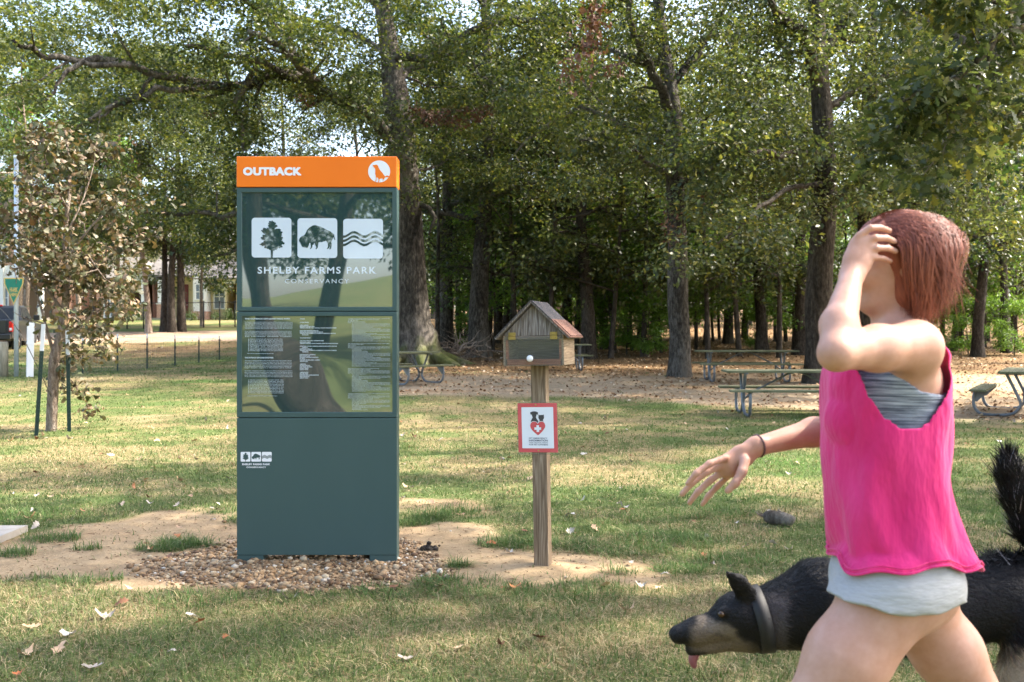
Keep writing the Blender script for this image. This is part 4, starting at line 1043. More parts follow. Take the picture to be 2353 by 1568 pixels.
# ------------------------------------------------------------------ pickup
plain('truck_paint', (.016, .017, .020), .32, Coat_Weight=.3); plain('tyre', (.02, .02, .02), .85); plain('chrome', (.75, .77, .8), .15, metal=1.0)
plain('lamp_red', (.55, .01, .012), .12); plain('lamp_clear', (.7, .7, .7), .1); plain('rubber', (.03, .03, .03), .8)
tx, tz = (29-CX)/FPX*39, None
th = R(14.5); hd = Vector((-math.sin(th), math.cos(th), 0)); rt = Vector((math.cos(th), math.sin(th), 0))
tc = Vector((tx, 39, 0))-rt*1.0+hd*2.95; tc.z = .74-.02
root = empty('pickup_truck', tc, th, 'dark grey pickup truck parked at the left seen from behind', 'pickup')
def sec(prof, x0, x1, b=.03, taper=0):
    """side profile (y,z) extruded across x, upper part drawn in by taper"""
    bm = bmesh.new(); zs = [p[1] for p in prof]; zlo, zhi = min(zs), max(zs)
    L_ = [bm.verts.new((x0+taper*(p[1]-zlo)/(zhi-zlo), p[0], p[1])) for p in prof]; R_ = [bm.verts.new((x1-taper*(p[1]-zlo)/(zhi-zlo), p[0], p[1])) for p in prof]
    n = len(prof); bm.faces.new(L_); bm.faces.new(list(reversed(R_)))
    for i in range(n): bm.faces.new((L_[i], R_[i], R_[(i+1) % n], L_[(i+1) % n]))
    bmesh.ops.recalc_face_normals(bm, faces=bm.faces)
    bmesh.ops.bevel(bm, geom=list(bm.edges), offset=b, segments=2, affect='EDGES', profile=.6)
    return bm
def arch(yc, r=.47):
    return [(yc-r*math.cos(t), .42+r*math.sin(t)) for t in [math.pi*k/7 for k in range(8)]]
prof = [(-2.95, .55)]+[(-2.35, .42)]+arch(-1.75)+arch(1.75)+[(2.9, .45), (2.95, .85), (2.8, 1.12), (1.3, 1.22), (.9, 1.24), (-.85, 1.24), (-.9, 1.26), (-2.93, 1.26)]
lpart('body', MB().bm(sec(prof, -.98, .98)), M['truck_paint'], root)
lpart('cab', MB().bm(sec([(-.92, 1.22), (-.72, 1.86), (.2, 1.90), (.55, 1.84), (1.25, 1.22)], -.92, .92, .05, .14)), M['truck_paint'], root)
def quad(a_, b_, c_, d_): return MB().add([a_, b_, c_, d_], [(0, 1, 2, 3)])
lpart('rear_window', quad((-.70, -.90, 1.34), (.70, -.90, 1.34), (.64, -.765, 1.77), (-.64, -.765, 1.77)), M['glass_dark'], root)
for s in (-1, 1):
    for y0, y1, y2, y3 in ((-.66, .02, .02, -.60), (.10, .92, .50, .10)):
        lpart('side_window', quad((s*.912, y0, 1.32), (s*.912, y1, 1.32), (s*.812, y2, 1.78), (s*.812, y3, 1.78)), M['glass_dark'], root)
lpart('tailgate', MB().bbox(-.76, .76, -2.985, -2.93, .72, 1.24, .02), M['truck_paint'], root)
lpart('bumper', MB().bbox(-.95, .95, -3.12, -2.95, .48, .70, .03), M['truck_paint'], root)
for s in (-1, 1):
    lp = lpart('taillight', MB().bbox(s*.99-.12, s*.99+.015 if s > 0 else s*.99+.12, -2.985, -2.80, .78, 1.18, .02) if s > 0 else MB().bbox(-.985-.015, -.87, -2.985, -2.80, .78, 1.18, .02), M['lamp_red'], root)
    lpart('reverse_lens', MB().bbox(*((.89, .985) if s > 0 else (-.985, -.89)), -2.992, -2.975, .83, .93, .004), M['lamp_clear'], lp)
    lpart('mirror', MB().bbox(*((1.0, 1.24) if s > 0 else (-1.24, -1.0)), .80, .92, 1.28, 1.52, .03), M['truck_paint'], root)
lpart('brake_light', MB().bbox(-.14, .14, -.76, -.70, 1.84, 1.90, .01), M['lamp_red'], root)
for s in (-1, 1):
    for y in (-1.75, 1.75):
        xs_ = s*.88
        def ring(r0, r1, x0, x1, n=28):
            m_ = MB(); vs = []; 
            for x, r in ((x0, r0), (x0, r1-.03), (x0+.03*s, r1), (x1-.03*s, r1), (x1, r1-.03), (x1, r0)):
                vs += [(x, y+r*math.cos(6.2832*k/n), .39+r*math.sin(6.2832*k/n)) for k in range(n)]
            fs = [(i*n+k, i*n+(k+1) % n, (i+1)*n+(k+1) % n, (i+1)*n+k) for i in range(5) for k in range(n)]
            return m_.add(vs, fs, True)
        w_ = lpart('wheel', ring(.24, .39, xs_-.11*s, xs_+.11*s), M['tyre'], root)
        m_ = MB(); xf = xs_+.10*s
        for k in range(6):
            an = k*math.pi/3
            m_.beam((xf-.02*s, y, .39), (xf-.02*s, y+.24*math.cos(an), .39+.24*math.sin(an)), .07, .03, (s, 0, 0))
        m_.tube([(xf-.05*s, y, .39), (xf, y, .39)], .07, 12)
        lpart('rim', m_, M['chrome'], w_)
# ================================================================== kiosk
KY = 6.0; SR = 2353/4096
def K(sx, sy): return ((sx*SR-CX)/FPX*KY, CAMZ-(sy*SR-HY)/FPX*KY)
def k5(x, y): return K(900+x/2.1784, 580+y/2.1784)
a = NT('teal_paint'); f = a.noise(a.coord('Object'), 140, 2); g_ = a.noise(a.coord('Object', (1, 1, .4)), 2.2, 4)
a.l(a.ramp(g_, [(.3, (.045, .086, .084)), (.7, (.053, .097, .095))]), a.b.inputs['Base Color']); a.set(rough=.42, spec=.4); a.bump(f, .05, .002); M['teal'] = a.m
a = NT('orange_paint'); g_ = a.noise(a.coord('Object'), 3, 4); a.l(a.ramp(g_, [(.3, (.86, .180, .007)), (.7, (.92, .205, .010))]), a.b.inputs['Base Color']); a.set(rough=.42, spec=.4); M['orange'] = a.m
def gloss_panel(name, c, wob, dist):
    a = NT(name); a.set(c, .02, spec=.8, IOR=2.3)
    n1 = a.noise(a.coord('Object', (1.0, 1, .8)), 1.7, 1, .3)
    a.bump(n1, wob, dist); return a.m
M['panel_up'] = gloss_panel('panel_glass_upper', (.030, .070, .070), .12, .02)
M['panel_lo'] = gloss_panel('panel_glass_lower', (.030, .062, .060), .30, .04)
M['print_white'] = NT('panel_print').set((.64, .72, .80), .08, spec=.9).m
M['print_small'] = NT('panel_small_print').set((.62, .70, .76), .5).m
plain('white_vinyl', (.82, .83, .86), .45); plain('seam_black', (.01, .012, .013), .8)
xl, xr = K(0, 0)[0]+544/FPX*KY, 0
xl = (544-CX)/FPX*KY; xr = (912-CX)/FPX*KY
def kz(py): return CAMZ-(py-HY)/FPX*KY
zt, zc, zs1, zs2, zb = kz(360), kz(431), kz(716), kz(960.5), kz(1276)
D = .13
root = empty('kiosk', ((xl+xr)/2, KY+D/2, 0), 0, 'tall dark teal information kiosk with an orange OUTBACK header', 'kiosk')
kp = lambda name, mb, mat, parent=None: part(name, mb, M[mat], root, parent)
cap = kp('header', MB().bbox(xl, xr, KY-.006, KY+D+.006, zc+.0015, zt, .004), 'orange')
mb = MB(); x, z = k5(160, 270); put_text(mb, 'OUTBACK', x, z, KY-.0072, height=(270-198)/2.1784*SR/FPX*KY*.93, width=(672-160)/2.1784*SR/FPX*KY*.98, bold=.022, spacing=1.06)
lv_, lf_ = list(mb.v), list(mb.f)
for k_, (dx_, dz_) in enumerate([(.0045, 0), (.0022, .0022), (.0022, -.0022), (.0045, .0022), (0, .0022), (0, -.0022), (.0045, -.0022)]): mb.add([(q[0]+dx_, q[1]-.00008*(k_+1), q[2]+dz_+.0025) for q in lv_], lf_)
mb.v[:len(lv_)] = [(q[0], q[1], q[2]+.0025) for q in lv_]
kp('lettering', mb, 'white_vinyl', cap)
def kd(x, y): return K(1460+x/14.26, 630+y/14.26)
cx_, cz_ = kd(815, 815); r_ = 627/14.26*SR/FPX*KY
DOG = [(450,445),(500,458),(560,454),(600,440),(660,430),(720,455),(758,510),(785,590),(830,680),(900,780),(1000,890),(1110,1055),(1150,1090),(1200,1080),(1240,1050),(1300,1060),(1390,1082),(1350,1140),(1250,1145),(1150,1155),(1140,1200),(1090,1260),(1040,1325),(1000,1325),(1035,1290),(1015,1235),(990,1215),(900,1225),(830,1270),(815,1400),(808,1436),(745,1434),(775,1370),(780,1290),(770,1210),(690,1150),(665,1170),(660,1330),(632,1395),(570,1378),(620,1330),(632,1260),(620,1060),(590,950),(600,800),(590,660),(540,606),(470,565),(545,572),(480,530),(450,490)]
e_ = kp('dog_emblem', MB().poly([(cx_+r_*math.cos(t), cz_+r_*math.sin(t)) for t in [6.2832*k/64 for k in range(64)]], KY-.0070), 'white_vinyl', cap)
kp('dog_silhouette', MB().poly([kd(*q) for q in DOG], KY-.0082), 'orange', cap)
def frame(z0, z1, ix0, ix1, iz0, iz1):
    m_ = MB(); e = .003
    m_.bbox(xl, xr, KY, KY+.03, iz1, z1, e).bbox(xl, xr, KY, KY+.03, z0, iz0, e)
    m_.bbox(xl, ix0, KY, KY+.03, iz0-.001, iz1+.001, .0015).bbox(ix1, xr, KY, KY+.03, iz0-.001, iz1+.001, .0015); return m_
ix0, ix1 = (555-CX)/FPX*KY, (901.5-CX)/FPX*KY
kp('upper_frame', frame(zs1+.002, zc-.0015, ix0, ix1, kz(705.5), kz(442.5)), 'teal')
kp('lower_frame', frame(zs2+.002, zs1-.002, ix0, ix1, kz(947.5), kz(727)), 'teal')
kp('shell', MB().bbox(xl+.001, xr-.001, KY+.0305, KY+D, zb+.001, zc-.003, .003), 'teal')
kp('base_panel', MB().bbox(xl, xr, KY, KY+.03, zb, zs2-.002, .003), 'teal')
kp('foot', MB().bbox(xl+.001, (605-CX)/FPX*KY, KY+.004, KY+D-.004, -.08, zb-.001, .003), 'teal')
kp('foot', MB().bbox((849-CX)/FPX*KY, xr-.001, KY+.004, KY+D-.004, -.08, zb-.001, .003), 'teal')
up = kp('upper_panel', MB().box(ix0, ix1, KY+.010, KY+.0295, kz(705.5), kz(442.5)), 'panel_up')
lo = kp('lower_panel', MB().box(ix0, ix1, KY+.010, KY+.0295, kz(947.5), kz(727)), 'panel_lo')
BISON = [(133,850),(165,770),(215,725),(300,685),(345,645),(385,580),(412,510),(430,475),(500,405),(590,350),(640,322),(700,318),(775,330),(830,350),(920,375),(1000,415),(1130,485),(1250,538),(1320,590),(1385,645),(1403,680),(1395,705),(1410,755),(1428,835),(1422,860),(1400,830),(1385,775),(1365,735),(1355,775),(1320,840),(1290,900),(1283,925),(1302,975),(1300,1040),(1290,1110),(1280,1150),(1245,1175),(1205,1178),(1240,1140),(1250,1100),(1240,1070),(1225,1090),(1215,1135),(1185,1145),(1155,1172),(1120,1168),(1160,1125),(1175,1060),(1165,960),(1120,880),(1090,872),(1020,900),(950,918),(880,915),(835,925),(825,985),(810,1060),(800,1125),(765,1172),(715,1163),(750,1130),(745,1080),(720,1020),(690,950),(672,960),(660,1015),(625,1015),(610,1060),(600,1115),(555,1163),(525,1155),(555,1115),(560,1060),(545,980),(530,945),(500,955),(495,1000),(465,1080),(430,1135),(390,1118),(310,1105),(260,1098),(230,1050),(195,980),(175,935),(145,895)]
TREE = [(775,148),(800,165),(800,195),(850,190),(865,225),(905,225),(918,262),(885,300),(950,312),(975,370),(930,385),(905,415),(870,420),(875,480),(920,450),(985,445),(1060,450),(1088,480),(1080,540),(1150,550),(1150,590),(1112,625),(1130,680),(1095,720),(1160,745),(1165,790),(1130,810),(1140,850),(1090,868),(1155,885),(1170,930),(1238,950),(1195,1010),(1135,995),(1110,1040),(1155,1080),(1140,1118),(1090,1105),(1050,1150),(985,1120),(965,1170),(920,1205),(870,1190),(855,1232),(805,1228),(803,1478),(730,1478),(728,1210),(680,1200),(650,1160),(605,1168),(580,1130),(520,1140),(487,1110),(525,1060),(480,1045),(430,1070),(400,1040),(315,1005),(380,980),(410,935),(470,930),(465,900),(525,865),(480,845),(410,830),(390,790),(362,745),(440,735),(430,675),(450,655),(500,670),(530,640),(485,620),(430,570),(380,505),(400,490),(450,505),(440,465),(475,410),(545,430),(585,450),(590,400),(612,415),(640,430),(655,380),(620,340),(665,305),(635,260),(665,230),(665,175),(715,170),(745,190)]
ZS = 8.961
def nrm(pts, x0, y0, s): return [((x-x0)/s, (y-y0)/s) for x, y in pts]      # unit square, y down
UT = nrm(TREE, 45, 55, 1420); UB = nrm(BISON, 80, 68, 1422)
def waves():
    out = []
    for c in (.395, .500, .605):
        t = .030; n = 40
        fz = lambda u: c+.055*math.cos((u-.27)*math.pi*2/.53)*-1
        out.append([(k/n, fz(k/n)-t) for k in range(n+1)]+[(k/n, fz(k/n)+t) for k in range(n, -1, -1)])
    return out
def emblems(parent, sq, size, y, dark, white, r=.08, dy=.0012):
    for i, (x, z) in enumerate(sq):          # x,z = upper left corner
        nm = ('tree_emblem', 'bison_emblem', 'wave_emblem')[i]
        kp(nm, MB().poly(rrect(x, x+size, z-size, z, r*size), y), white, parent)
        shapes = ([UT], [UB], waves())[i]
        m_ = MB()
        for s_ in shapes: m_.poly([(x+u*size, z-w*size) for u, w in s_], y-dy)
        kp(nm.replace('emblem', 'silhouette'), m_, dark, parent)
u = SR/FPX*KY
emblems(up, [k5(229, 634), k5(629, 638), k5(1028, 643)], 347/2.1784*u, KY+.0088, 'panel_up', 'print_white')
mb = MB(); x, z = k5(281, 1122); put_text(mb, 'SHELBY FARMS PARK', x, z, KY+.0088, height=60/2.1784*u, width=(1316-281)/2.1784*u, bold=.018, spacing=1.22)
x, z = k5(519, 1206); put_text(mb, 'CONSERVANCY', x, z, KY+.0088, height=37/2.1784*u, width=(1077-519)/2.1784*u, bold=-.006, spacing=1.28); kp('lettering', mb, 'print_white', up)
# small logo on the base
def kb(x, y): return K(950+x/14.706, 1790+y/14.706)
bp = [o for o in root.children if o.name.startswith('base_panel')][0]
emblems(bp, [kb(190, 268), kb(818, 268), kb(1442, 268)], 572/14.706*u, KY-.0012, 'teal', 'white_vinyl', .10, .0010)
mb = MB(); x, z = kb(270, 1050); put_text(mb, 'SHELBY FARMS PARK', x, z, KY-.0012, height=108/14.706*u, width=(1925-270)/14.706*u, bold=.05, spacing=1.12)
x, z = kb(528, 1216); put_text(mb, 'CONSERVANCY', x, z, KY-.0012, height=90/14.706*u, width=(1680-528)/14.706*u, bold=.035, spacing=1.15); kp('lettering', mb, 'white_vinyl', bp)
# small print on the lower panel
def k6(x, y): return K(900+x/3.1365, 1200+y/3.1365)
PAR1 = ['The Outback at Shelby Farms Park consists of more than 100 acres of large, open meadows, lakes', 'and woodlands offering plenty of space to explore. The natural setting is a unique place to', 'setting for dogs to run and play, such as leash-free walks, swimming for dogs and hiking', 'trails. Dog lovers can enjoy miles of trails and visit with other dogs. Enjoy the space,', "you're joining a community of dog lovers. Bikers, dogs, horses and hikers all share and we're", 'committed to keeping this amenity clean, safe and fun for everyone.']
PAR2 = ['As one of the largest dog parks in the country, the Outback Off-Leash Dog Park provides acres of', 'trails, open fields and lakes to enjoy, for you and your best friend to enjoy the outdoors together.', 'Keep in mind that you are responsible for your dog at all times, and any damages or injuries', 'caused by your dog while you are there. For a safe, fun day with your dog, please take a moment', 'to review these rules:']
BUL = ['Open sunrise to sunset each day.', 'No more than four dogs per person.', 'Please fill holes your dog digs and have a leash.', 'Pick up after your dog and dispose of it for the health of your dog', 'Dogs must be current on vaccinations.', 'Do not bring toys that may interfere with wildlife or other', 'dogs or visitors.', 'Dogs must be on a leash in all other areas of the Park or Greenline.', 'Puppies younger than four months are not allowed.', 'Female dogs in heat are not permitted.']
ES = ['The Outback at Shelby Farms Park consiste de mas de 100 acres de prados grandes y abiertos,', 'lagos y bosques que ofrecen a los perros mucho espacio para correr. Este entorno natural es', 'un lugar unico para los perros y sus familias. Los senderos estan abiertos todos los dias para', 'pasear, nadar y jugar en un lugar seguro y bonito, con caminos de montana y para correr,', 'en una comunidad de amantes de los perros. Nos comprometemos a mantener este', 'lugar limpio, seguro y divertido para todos.']
rows = []
rows.append((243, 246, 575, 15, 'THE OUTBACK OFF-LEASH DOG PARK', .03))
for i, t in enumerate(PAR1): rows.append((243, 287+i*16, 600, 10, t, 0))
for i, t in enumerate(PAR2): rows.append((243, 401+i*16, 590, 10, t, 0))
for i, t in enumerate(BUL): rows.append((305, 499+i*16.2, 420, 10, t, 0)); rows.append((287, 499+i*16.2, 7, 8, '-', 0))
rows.append((272, 681, 335, 10, 'Call us for more information about the dog park rules.', 0))
rows.append((243, 735, 362, 15, 'THE OUTBACK OFF-LEASH DOG PARK', .03))
for i, t in enumerate(ES): rows.append((243, 770+i*18, 590, 10, t, 0))
for i, t in enumerate(ES[:5]): rows.append((243, 899+i*18, 600, 10, t, 0))
for i, t in enumerate(BUL): rows.append((305, 1013+i*18, 430, 10, t, 0)); rows.append((287, 1013+i*18, 7, 8, '-', 0))
rows.append((272, 1212, 380, 10, 'Llame para obtener mas informacion sobre el parque.', 0))
for y, t, w in [(245, 'TRAILS', 60), (290, 'HORSE TRAIL', 112), (326, 'USES: HORSES', 108), (343, 'DISTANCE: 4.75 MILE LOOP', 185), (360, 'TERRAIN: UNPAVED, HILLY, PARTIALLY SHADED, SEASONAL FOREST', 460), (394, 'USOS: PARA MONTAR CABALLOS', 232), (412, 'DISTANCIA: RECORRIDO DE 4.75 MILLAS', 290), (429, 'TERRENO: SIN PAVIMENTO, COLINAS, SOMBREADO, PRADOS,', 452), (447, '     BOSQUES', 80), (485, 'TOUR DE WOLF', 133), (521, 'USES: RUN, WALK, BIKE, HORSEBACK RIDE', 300), (539, 'DISTANCE: 6 MILES', 135), (556, 'TERRAIN: UNPAVED, MOSTLY SHADED, SOME TECHNICAL SECTIONS', 478), (590, 'USOS: PARA CORRER, CAMINAR, ANDAR EN BICICLETA, MONTAR', 465), (607, '     CABALLO', 70), (625, 'DISTANCIA: 6 MILLAS', 153), (643, 'TERRENO: SIN PAVIMENTO, SOMBREADO, ALGUNOS CAMINOS', 460), (660, '     TECNICOS', 80), (695, 'DESTINATIONS / DESTINOS', 196), (712, 'BOY SCOUT LAKE', 128), (729, 'OUTBACK OFF-LEASH DOG PARK', 233), (746, 'RC FIELD', 65), (763, 'WILDLIFE VIEWING AREA + GAZEBO', 253), (780, 'WILLOW LAKE', 100), (815, 'AMENITIES', 75), (832, 'WATER FOUNTAIN', 128), (849, 'DOG WASH STATIONS', 155), (866, 'PICNIC TABLES', 108), (883, 'LEGACY WALK', 106), (918, 'AMENIDADES', 105), (935, 'PILA DE AGUA', 105), (952, 'ESTACION PARA LAVAR MASCOTAS', 238), (970, 'MESA DE PICNIC', 122), (988, 'LEGACY WALK', 106)]:
    rows.append((935, y, w, 12, t.strip(), .015)) if not t.startswith(' ') else rows.append((963, y, w, 12, t.strip(), .015))
y = 240; k = 0; POOL = PAR1+PAR2+BUL+ES
while y < 1395:
    ind = k % 23 > 4
    t = POOL[(k*5) % len(POOL)]; w = (480 if ind else 525) if len(t) > 70 else (480 if ind else 525)*len(t)/90
    if k % 23 != 22: rows.append((1590 if ind else 1540, y, w, 8, t, 0))
    y += 13.4 if k % 23 != 22 else 20; k += 1
mb = MB()
for x, y, w, h, t, b in rows:
    X_, Z_ = k6(x, y); put_text(mb, t, X_, Z_, KY+.0088, height=h*1.15/3.1365*u, width=w/3.1365*u, bold=b+.012)
kp('lettering', mb, 'print_small', lo)

# ================================================================== little roofed box on its post, and the sign
def wood_mat(name, c0, c1, c2, axis='z', sc=1.0, rough=.8):
    a = NT(name); s_ = {'z': (9, 9, .55), 'x': (.55, 9, 9), 'y': (9, .55, 9)}[axis]
    v = a.coord('Object', s_); n1 = a.noise(v, 1.2*sc, 3, .5)
    w_ = a.n('ShaderNodeMath', operation='MULTIPLY'); w_.inputs[1].default_value = 26; a.l(n1, w_.inputs[0])
    fr = a.n('ShaderNodeMath', operation='PINGPONG'); fr.inputs[1].default_value = 1; a.l(w_.outputs[0], fr.inputs[0])
    n2 = a.noise(v, 9*sc, 5, .7); mx = a.n('ShaderNodeMath', operation='MULTIPLY_ADD'); mx.inputs[1].default_value = .35; a.l(fr.outputs[0], mx.inputs[0])
    m2 = a.n('ShaderNodeMath', operation='MULTIPLY'); m2.inputs[1].default_value = .65; a.l(n2, m2.inputs[0]); a.l(m2.outputs[0], mx.inputs[2])
    a.l(a.ramp(mx.outputs[0], [(.2, c0), (.5, c1), (.8, c2)]), a.b.inputs['Base Color']); a.set(rough=rough, spec=.25); a.bump(mx.outputs[0], .25, .004); return a.m
M['post_wood'] = wood_mat('post_wood', (.10, .066, .040), (.22, .158, .102), (.36, .285, .20), 'z', 1.0)
M['gable_wood'] = wood_mat('gable_wood', (.07, .055, .042), (.19, .16, .135), (.40, .37, .34), 'z', 2.0, .9)
M['wall_wood'] = wood_mat('wall_wood', (.16, .11, .07), (.30, .22, .145), (.42, .33, .23), 'y', 1.6, .9)
M['inner_wood'] = wood_mat('inner_wood', (.10, .08, .062), (.18, .14, .11), (.28, .225, .18), 'x', 1.5, .9)
M['sill_wood'] = wood_mat('sill_wood', (.17, .05, .025), (.30, .10, .05), (.42, .19, .10), 'x', 1.5, .6)
def shingle(name, stops):
    a = NT(name); v_ = a.n('ShaderNodeTexVoronoi'); v_.inputs['Scale'].default_value = 260; a.l(a.coord('Object'), v_.inputs['Vector'])
    sp = a.n('ShaderNodeSeparateColor'); a.l(v_.outputs['Color'], sp.inputs[0])
    a.l(a.ramp(sp.outputs[0], stops), a.b.inputs['Base Color']); a.set(rough=.95, spec=.2); a.bump(v_.outputs['Distance'], .6, .003); return a.m
M['shingle_dark'] = shingle('shingle_dark', [(0, (.03, .03, .035)), (.5, (.075, .075, .08)), (.85, (.14, .125, .12)), (1, (.25, .19, .16))])
M['shingle_red'] = shingle('shingle_red', [(0, (.14, .06, .045)), (.5, (.19, .095, .068)), (.85, (.26, .155, .115)), (1, (.34, .25, .2))])
a = NT('acrylic'); tr = a.n('ShaderNodeBsdfTransparent'); tr.inputs[0].default_value = (.93, .93, .92, 1); gl = a.n('ShaderNodeBsdfGlossy'); gl.inputs['Roughness'].default_value = .06; df = a.n('ShaderNodeBsdfDiffuse'); df.inputs[0].default_value = (.5, .5, .5, 1)
m1 = a.n('ShaderNodeMixShader'); m1.inputs[0].default_value = .07; m2 = a.n('ShaderNodeMixShader'); m2.inputs[0].default_value = .06; a.l(tr.outputs[0], m1.inputs[1]); a.l(gl.outputs[0], m1.inputs[2]); a.l(m1.outputs[0], m2.inputs[1]); a.l(df.outputs[0], m2.inputs[2]); a.l(m2.outputs[0], a.out.inputs[0]); M['acrylic'] = a.m
a = NT('brass'); a.set((.42, .31, .09), .45, metal=.7); M['brass'] = a.m
plain('knob_white', (.86, .86, .88), .25); plain('screw', (.30, .22, .10), .4, metal=.8)
pb = Vector(((1248-CX)/FPX*5.86, 5.86, 0)); pb.z = 0
root = empty('notice_box_post', pb, 0, 'little wooden house shaped notice box with a shingled roof on a timber post', 'notice box')
root.rotation_euler = (0, R(-1.0), R(-15))
bp_ = lambda name, mb, mat, parent=None: lpart(name, mb, M[mat], parent or root)
bp_('post', MB().bbox(-.0445, .0445, -.0445, .0445, -.2, 1.204, .005), 'post_wood')
z0, z1 = 1.2045, 1.376
mb = MB(); mb.bbox(-.18, -.166, -.148, .15, z0, z1, .002).bbox(-.1655, .1655, .136, .15, z0+.002, z1-.002, .002); bp_('side_wall', MB().bbox(.166, .18, -.148, .15, z0, z1, .002), 'wall_wood'); bp_('side_wall', MB().bbox(-.18, -.166, -.148, .15, z0, z1, .002), 'wall_wood')
bp_('back_wall', MB().bbox(-.1655, .1655, .136, .15, z0+.012, z1-.002, .002), 'inner_wood')
bp_('floor_board', MB().bbox(-.1655, .1655, -.128, .149, z0+.001, z0+.0115, .002), 'inner_wood')
bp_('sill', MB().bbox(-.160, .160, -.147, -.129, z0+.004, z0+.036, .003), 'sill_wood')
mb = MB()
for s in (-1, 1): mb.bbox(min(s*.1655, s*.150), max(s*.1655, s*.150), -.147, -.130, z0+.037, z1-.022, .002)
bp_('door_stop', mb, 'sill_wood')
bp_('head_rail', MB().bbox(-.165, .165, -.147, -.132, z1-.021, z1, .002), 'inner_wood')
za = 1.553
mb = MB()
edges = [-.18, -.128, -.075, -.024, .030, .083, .133, .18]
for e0, e1 in zip(edges, edges[1:]):
    ht = lambda x: z1+.001+(za-z1)*(1-abs(x)/.18)
    q = [(e0+.0012, z1+.001), (e1-.0012, z1+.001), (e1-.0012, max(ht(e1-.0012), z1+.002))]
    if e0 < 0 < e1: q.append((0, za))
    q.append((e0+.0012, max(ht(e0+.0012), z1+.002)))
    mb.poly(q, -.150+.0015*((int(e0*1000)) % 2), .014)
bp_('gable', mb, 'gable_wood')
mb = MB(); mb.poly([(-.176, z1+.001), (.176, z1+.001), (0, za-.004)], .134, .014); bp_('back_gable', mb, 'gable_wood')
ax, az, ex, ez = 0, 1.562, .213, 1.356
def slope(s, t0, t1, y0, y1, lift, th):
    d = Vector((s*ex, 0, ez-az)); n_ = Vector((-d.z*s, 0, d.x*s)).normalized()
    if n_.z < 0: n_ = -n_
    o_ = Vector((0, 0, az))+n_*lift
    vs = [o_+d*t+n_*h+Vector((0, y, 0)) for h in (0, th) for t in (t0, t1) for y in (y0, y1)]
    return vs, [(0, 1, 3, 2), (4, 6, 7, 5), (0, 2, 6, 4), (1, 5, 7, 3), (0, 4, 5, 1), (2, 3, 7, 6)]
for s in (-1, 1):
    rb = bp_('roof_board', MB().add(*slope(s, .0, 1.0, -.183, .195, 0, .009)), 'gable_wood')
    if s > 0:
        lpart('shingle', MB().add(*slope(1, -.02, .56, -.188, .200, .0095, .005)), M['shingle_dark'], rb)
        q = lpart('shingle', MB().add(*slope(1, .54, .985, -.150, .188, .0150, .004)), M['shingle_red'], rb); q['label'] = 'reddish patch of newer shingle'
        q = lpart('shingle', MB().add(*slope(1, .50, 1.015, -.188, .200, .0092, .0055)), M['shingle_red'], rb); q['label'] = 'reddish lower course'
    else:
        lpart('shingle', MB().add(*slope(-1, -.02, 1.01, -.188, .200, .0095, .005)), M['shingle_dark'], rb)
dr = bp_('door', MB().bbox(-.176, .176, -.1545, -.1505, z0-.002, z1-.006, .001), 'acrylic')
bp_('knob', MB().ball((-.016, -.172, 1.245), .0195, 3, (1, .75, 1)).tube([(-.016, -.1545, 1.245), (-.016, -.165, 1.245)], .008, 10), 'knob_white', dr)
for hx_ in (-.124, .122):
    mb = MB(); mb.bbox(hx_-.021, hx_+.021, -.1565, -.1512, z1+.003, z1+.020, .001).bbox(hx_-.021, hx_+.021, -.1580, -.1552, z1-.022, z1-.002, .001).tube([(hx_-.021, -.158, z1), (hx_+.021, -.158, z1)], .0028, 8)
    h_ = bp_('hinge', mb, 'brass', dr)
    mb = MB()
    for sx_ in (-.0135, .0135):
        for zz_, yy_ in ((z1+.0115, -.1568), (z1-.012, -.1583)): mb.ball((hx_+sx_, yy_, zz_), .0035, 1, (1, .4, 1))
    bp_('screw', mb, 'screw', dr)
# sign
a = NT('sign_red'); g_ = a.noise(a.coord('Object'), 9, 3); a.l(a.ramp(g_, [(.3, (.60, .075, .095)), (.7, (.68, .115, .135))]), a.b.inputs['Base Color']); a.set(rough=.18, spec=.7); M['sign_red'] = a.m
plain('sign_white', (.80, .83, .88), .2, spec=.7); plain('sign_ink', (.055, .058, .065), .3); plain('sign_blue', (.06, .09, .14), .3)
Mr = root.rotation_euler.to_matrix()
sb = Vector((pb.x, pb.y, 0))+Mr@Vector((-.006, -.046, .682))
root = empty('notice_sign', sb, 0, 'white pet emergency notice with a red border and red heart screwed to the timber post', 'sign'); root.rotation_euler = (0, R(-1.4), R(-15))
cs = math.cos(R(15)); su = SR/FPX*5.80
def sg_(sx, sy): return ((sx-2152.5)*su/cs, (CAMZ-(sy*SR-HY)/FPX*5.80)-.682)
def srect(x0, y0, x1, y1): (a_, d_), (b_, c_) = sg_(x0, y0), sg_(x1, y1); return a_, b_, c_, d_
x0, x1, z0, z1 = srect(2071, 1607, 2234, 1820)
sp_ = lambda name, mb, mat, parent=None: lpart(name, mb, M[mat], parent or root)
bk_ = sp_('backing', MB().bbox(x0, x1, -.003, 0, z0, z1, .0008), 'acrylic')
x0, x1, z0, z1 = srect(2075, 1614, 2231, 1811); sp_('border', MB().box(x0, x1, -.0045, -.0032, z0, z1), 'sign_red')
x0, x1, z0, z1 = srect(2090, 1630, 2216.5, 1795); fc = sp_('sign_face', MB().poly(rrect(x0, x1, z0, z1, .004), -.0056), 'sign_white')
def s9(x, y): return sg_(2090+x/8.708, 1620+y/8.708)
CD = [(300,270),(345,252),(400,232),(480,232),(530,250),(575,268),(578,310),(550,368),(520,330),(515,390),(495,435),(520,490),(570,560),(580,600),(553,640),(520,600),(480,582),(430,570),(380,578),(340,597),(308,616),(330,550),(380,460),(385,440),(365,380),(360,330),(335,362),(310,315)]
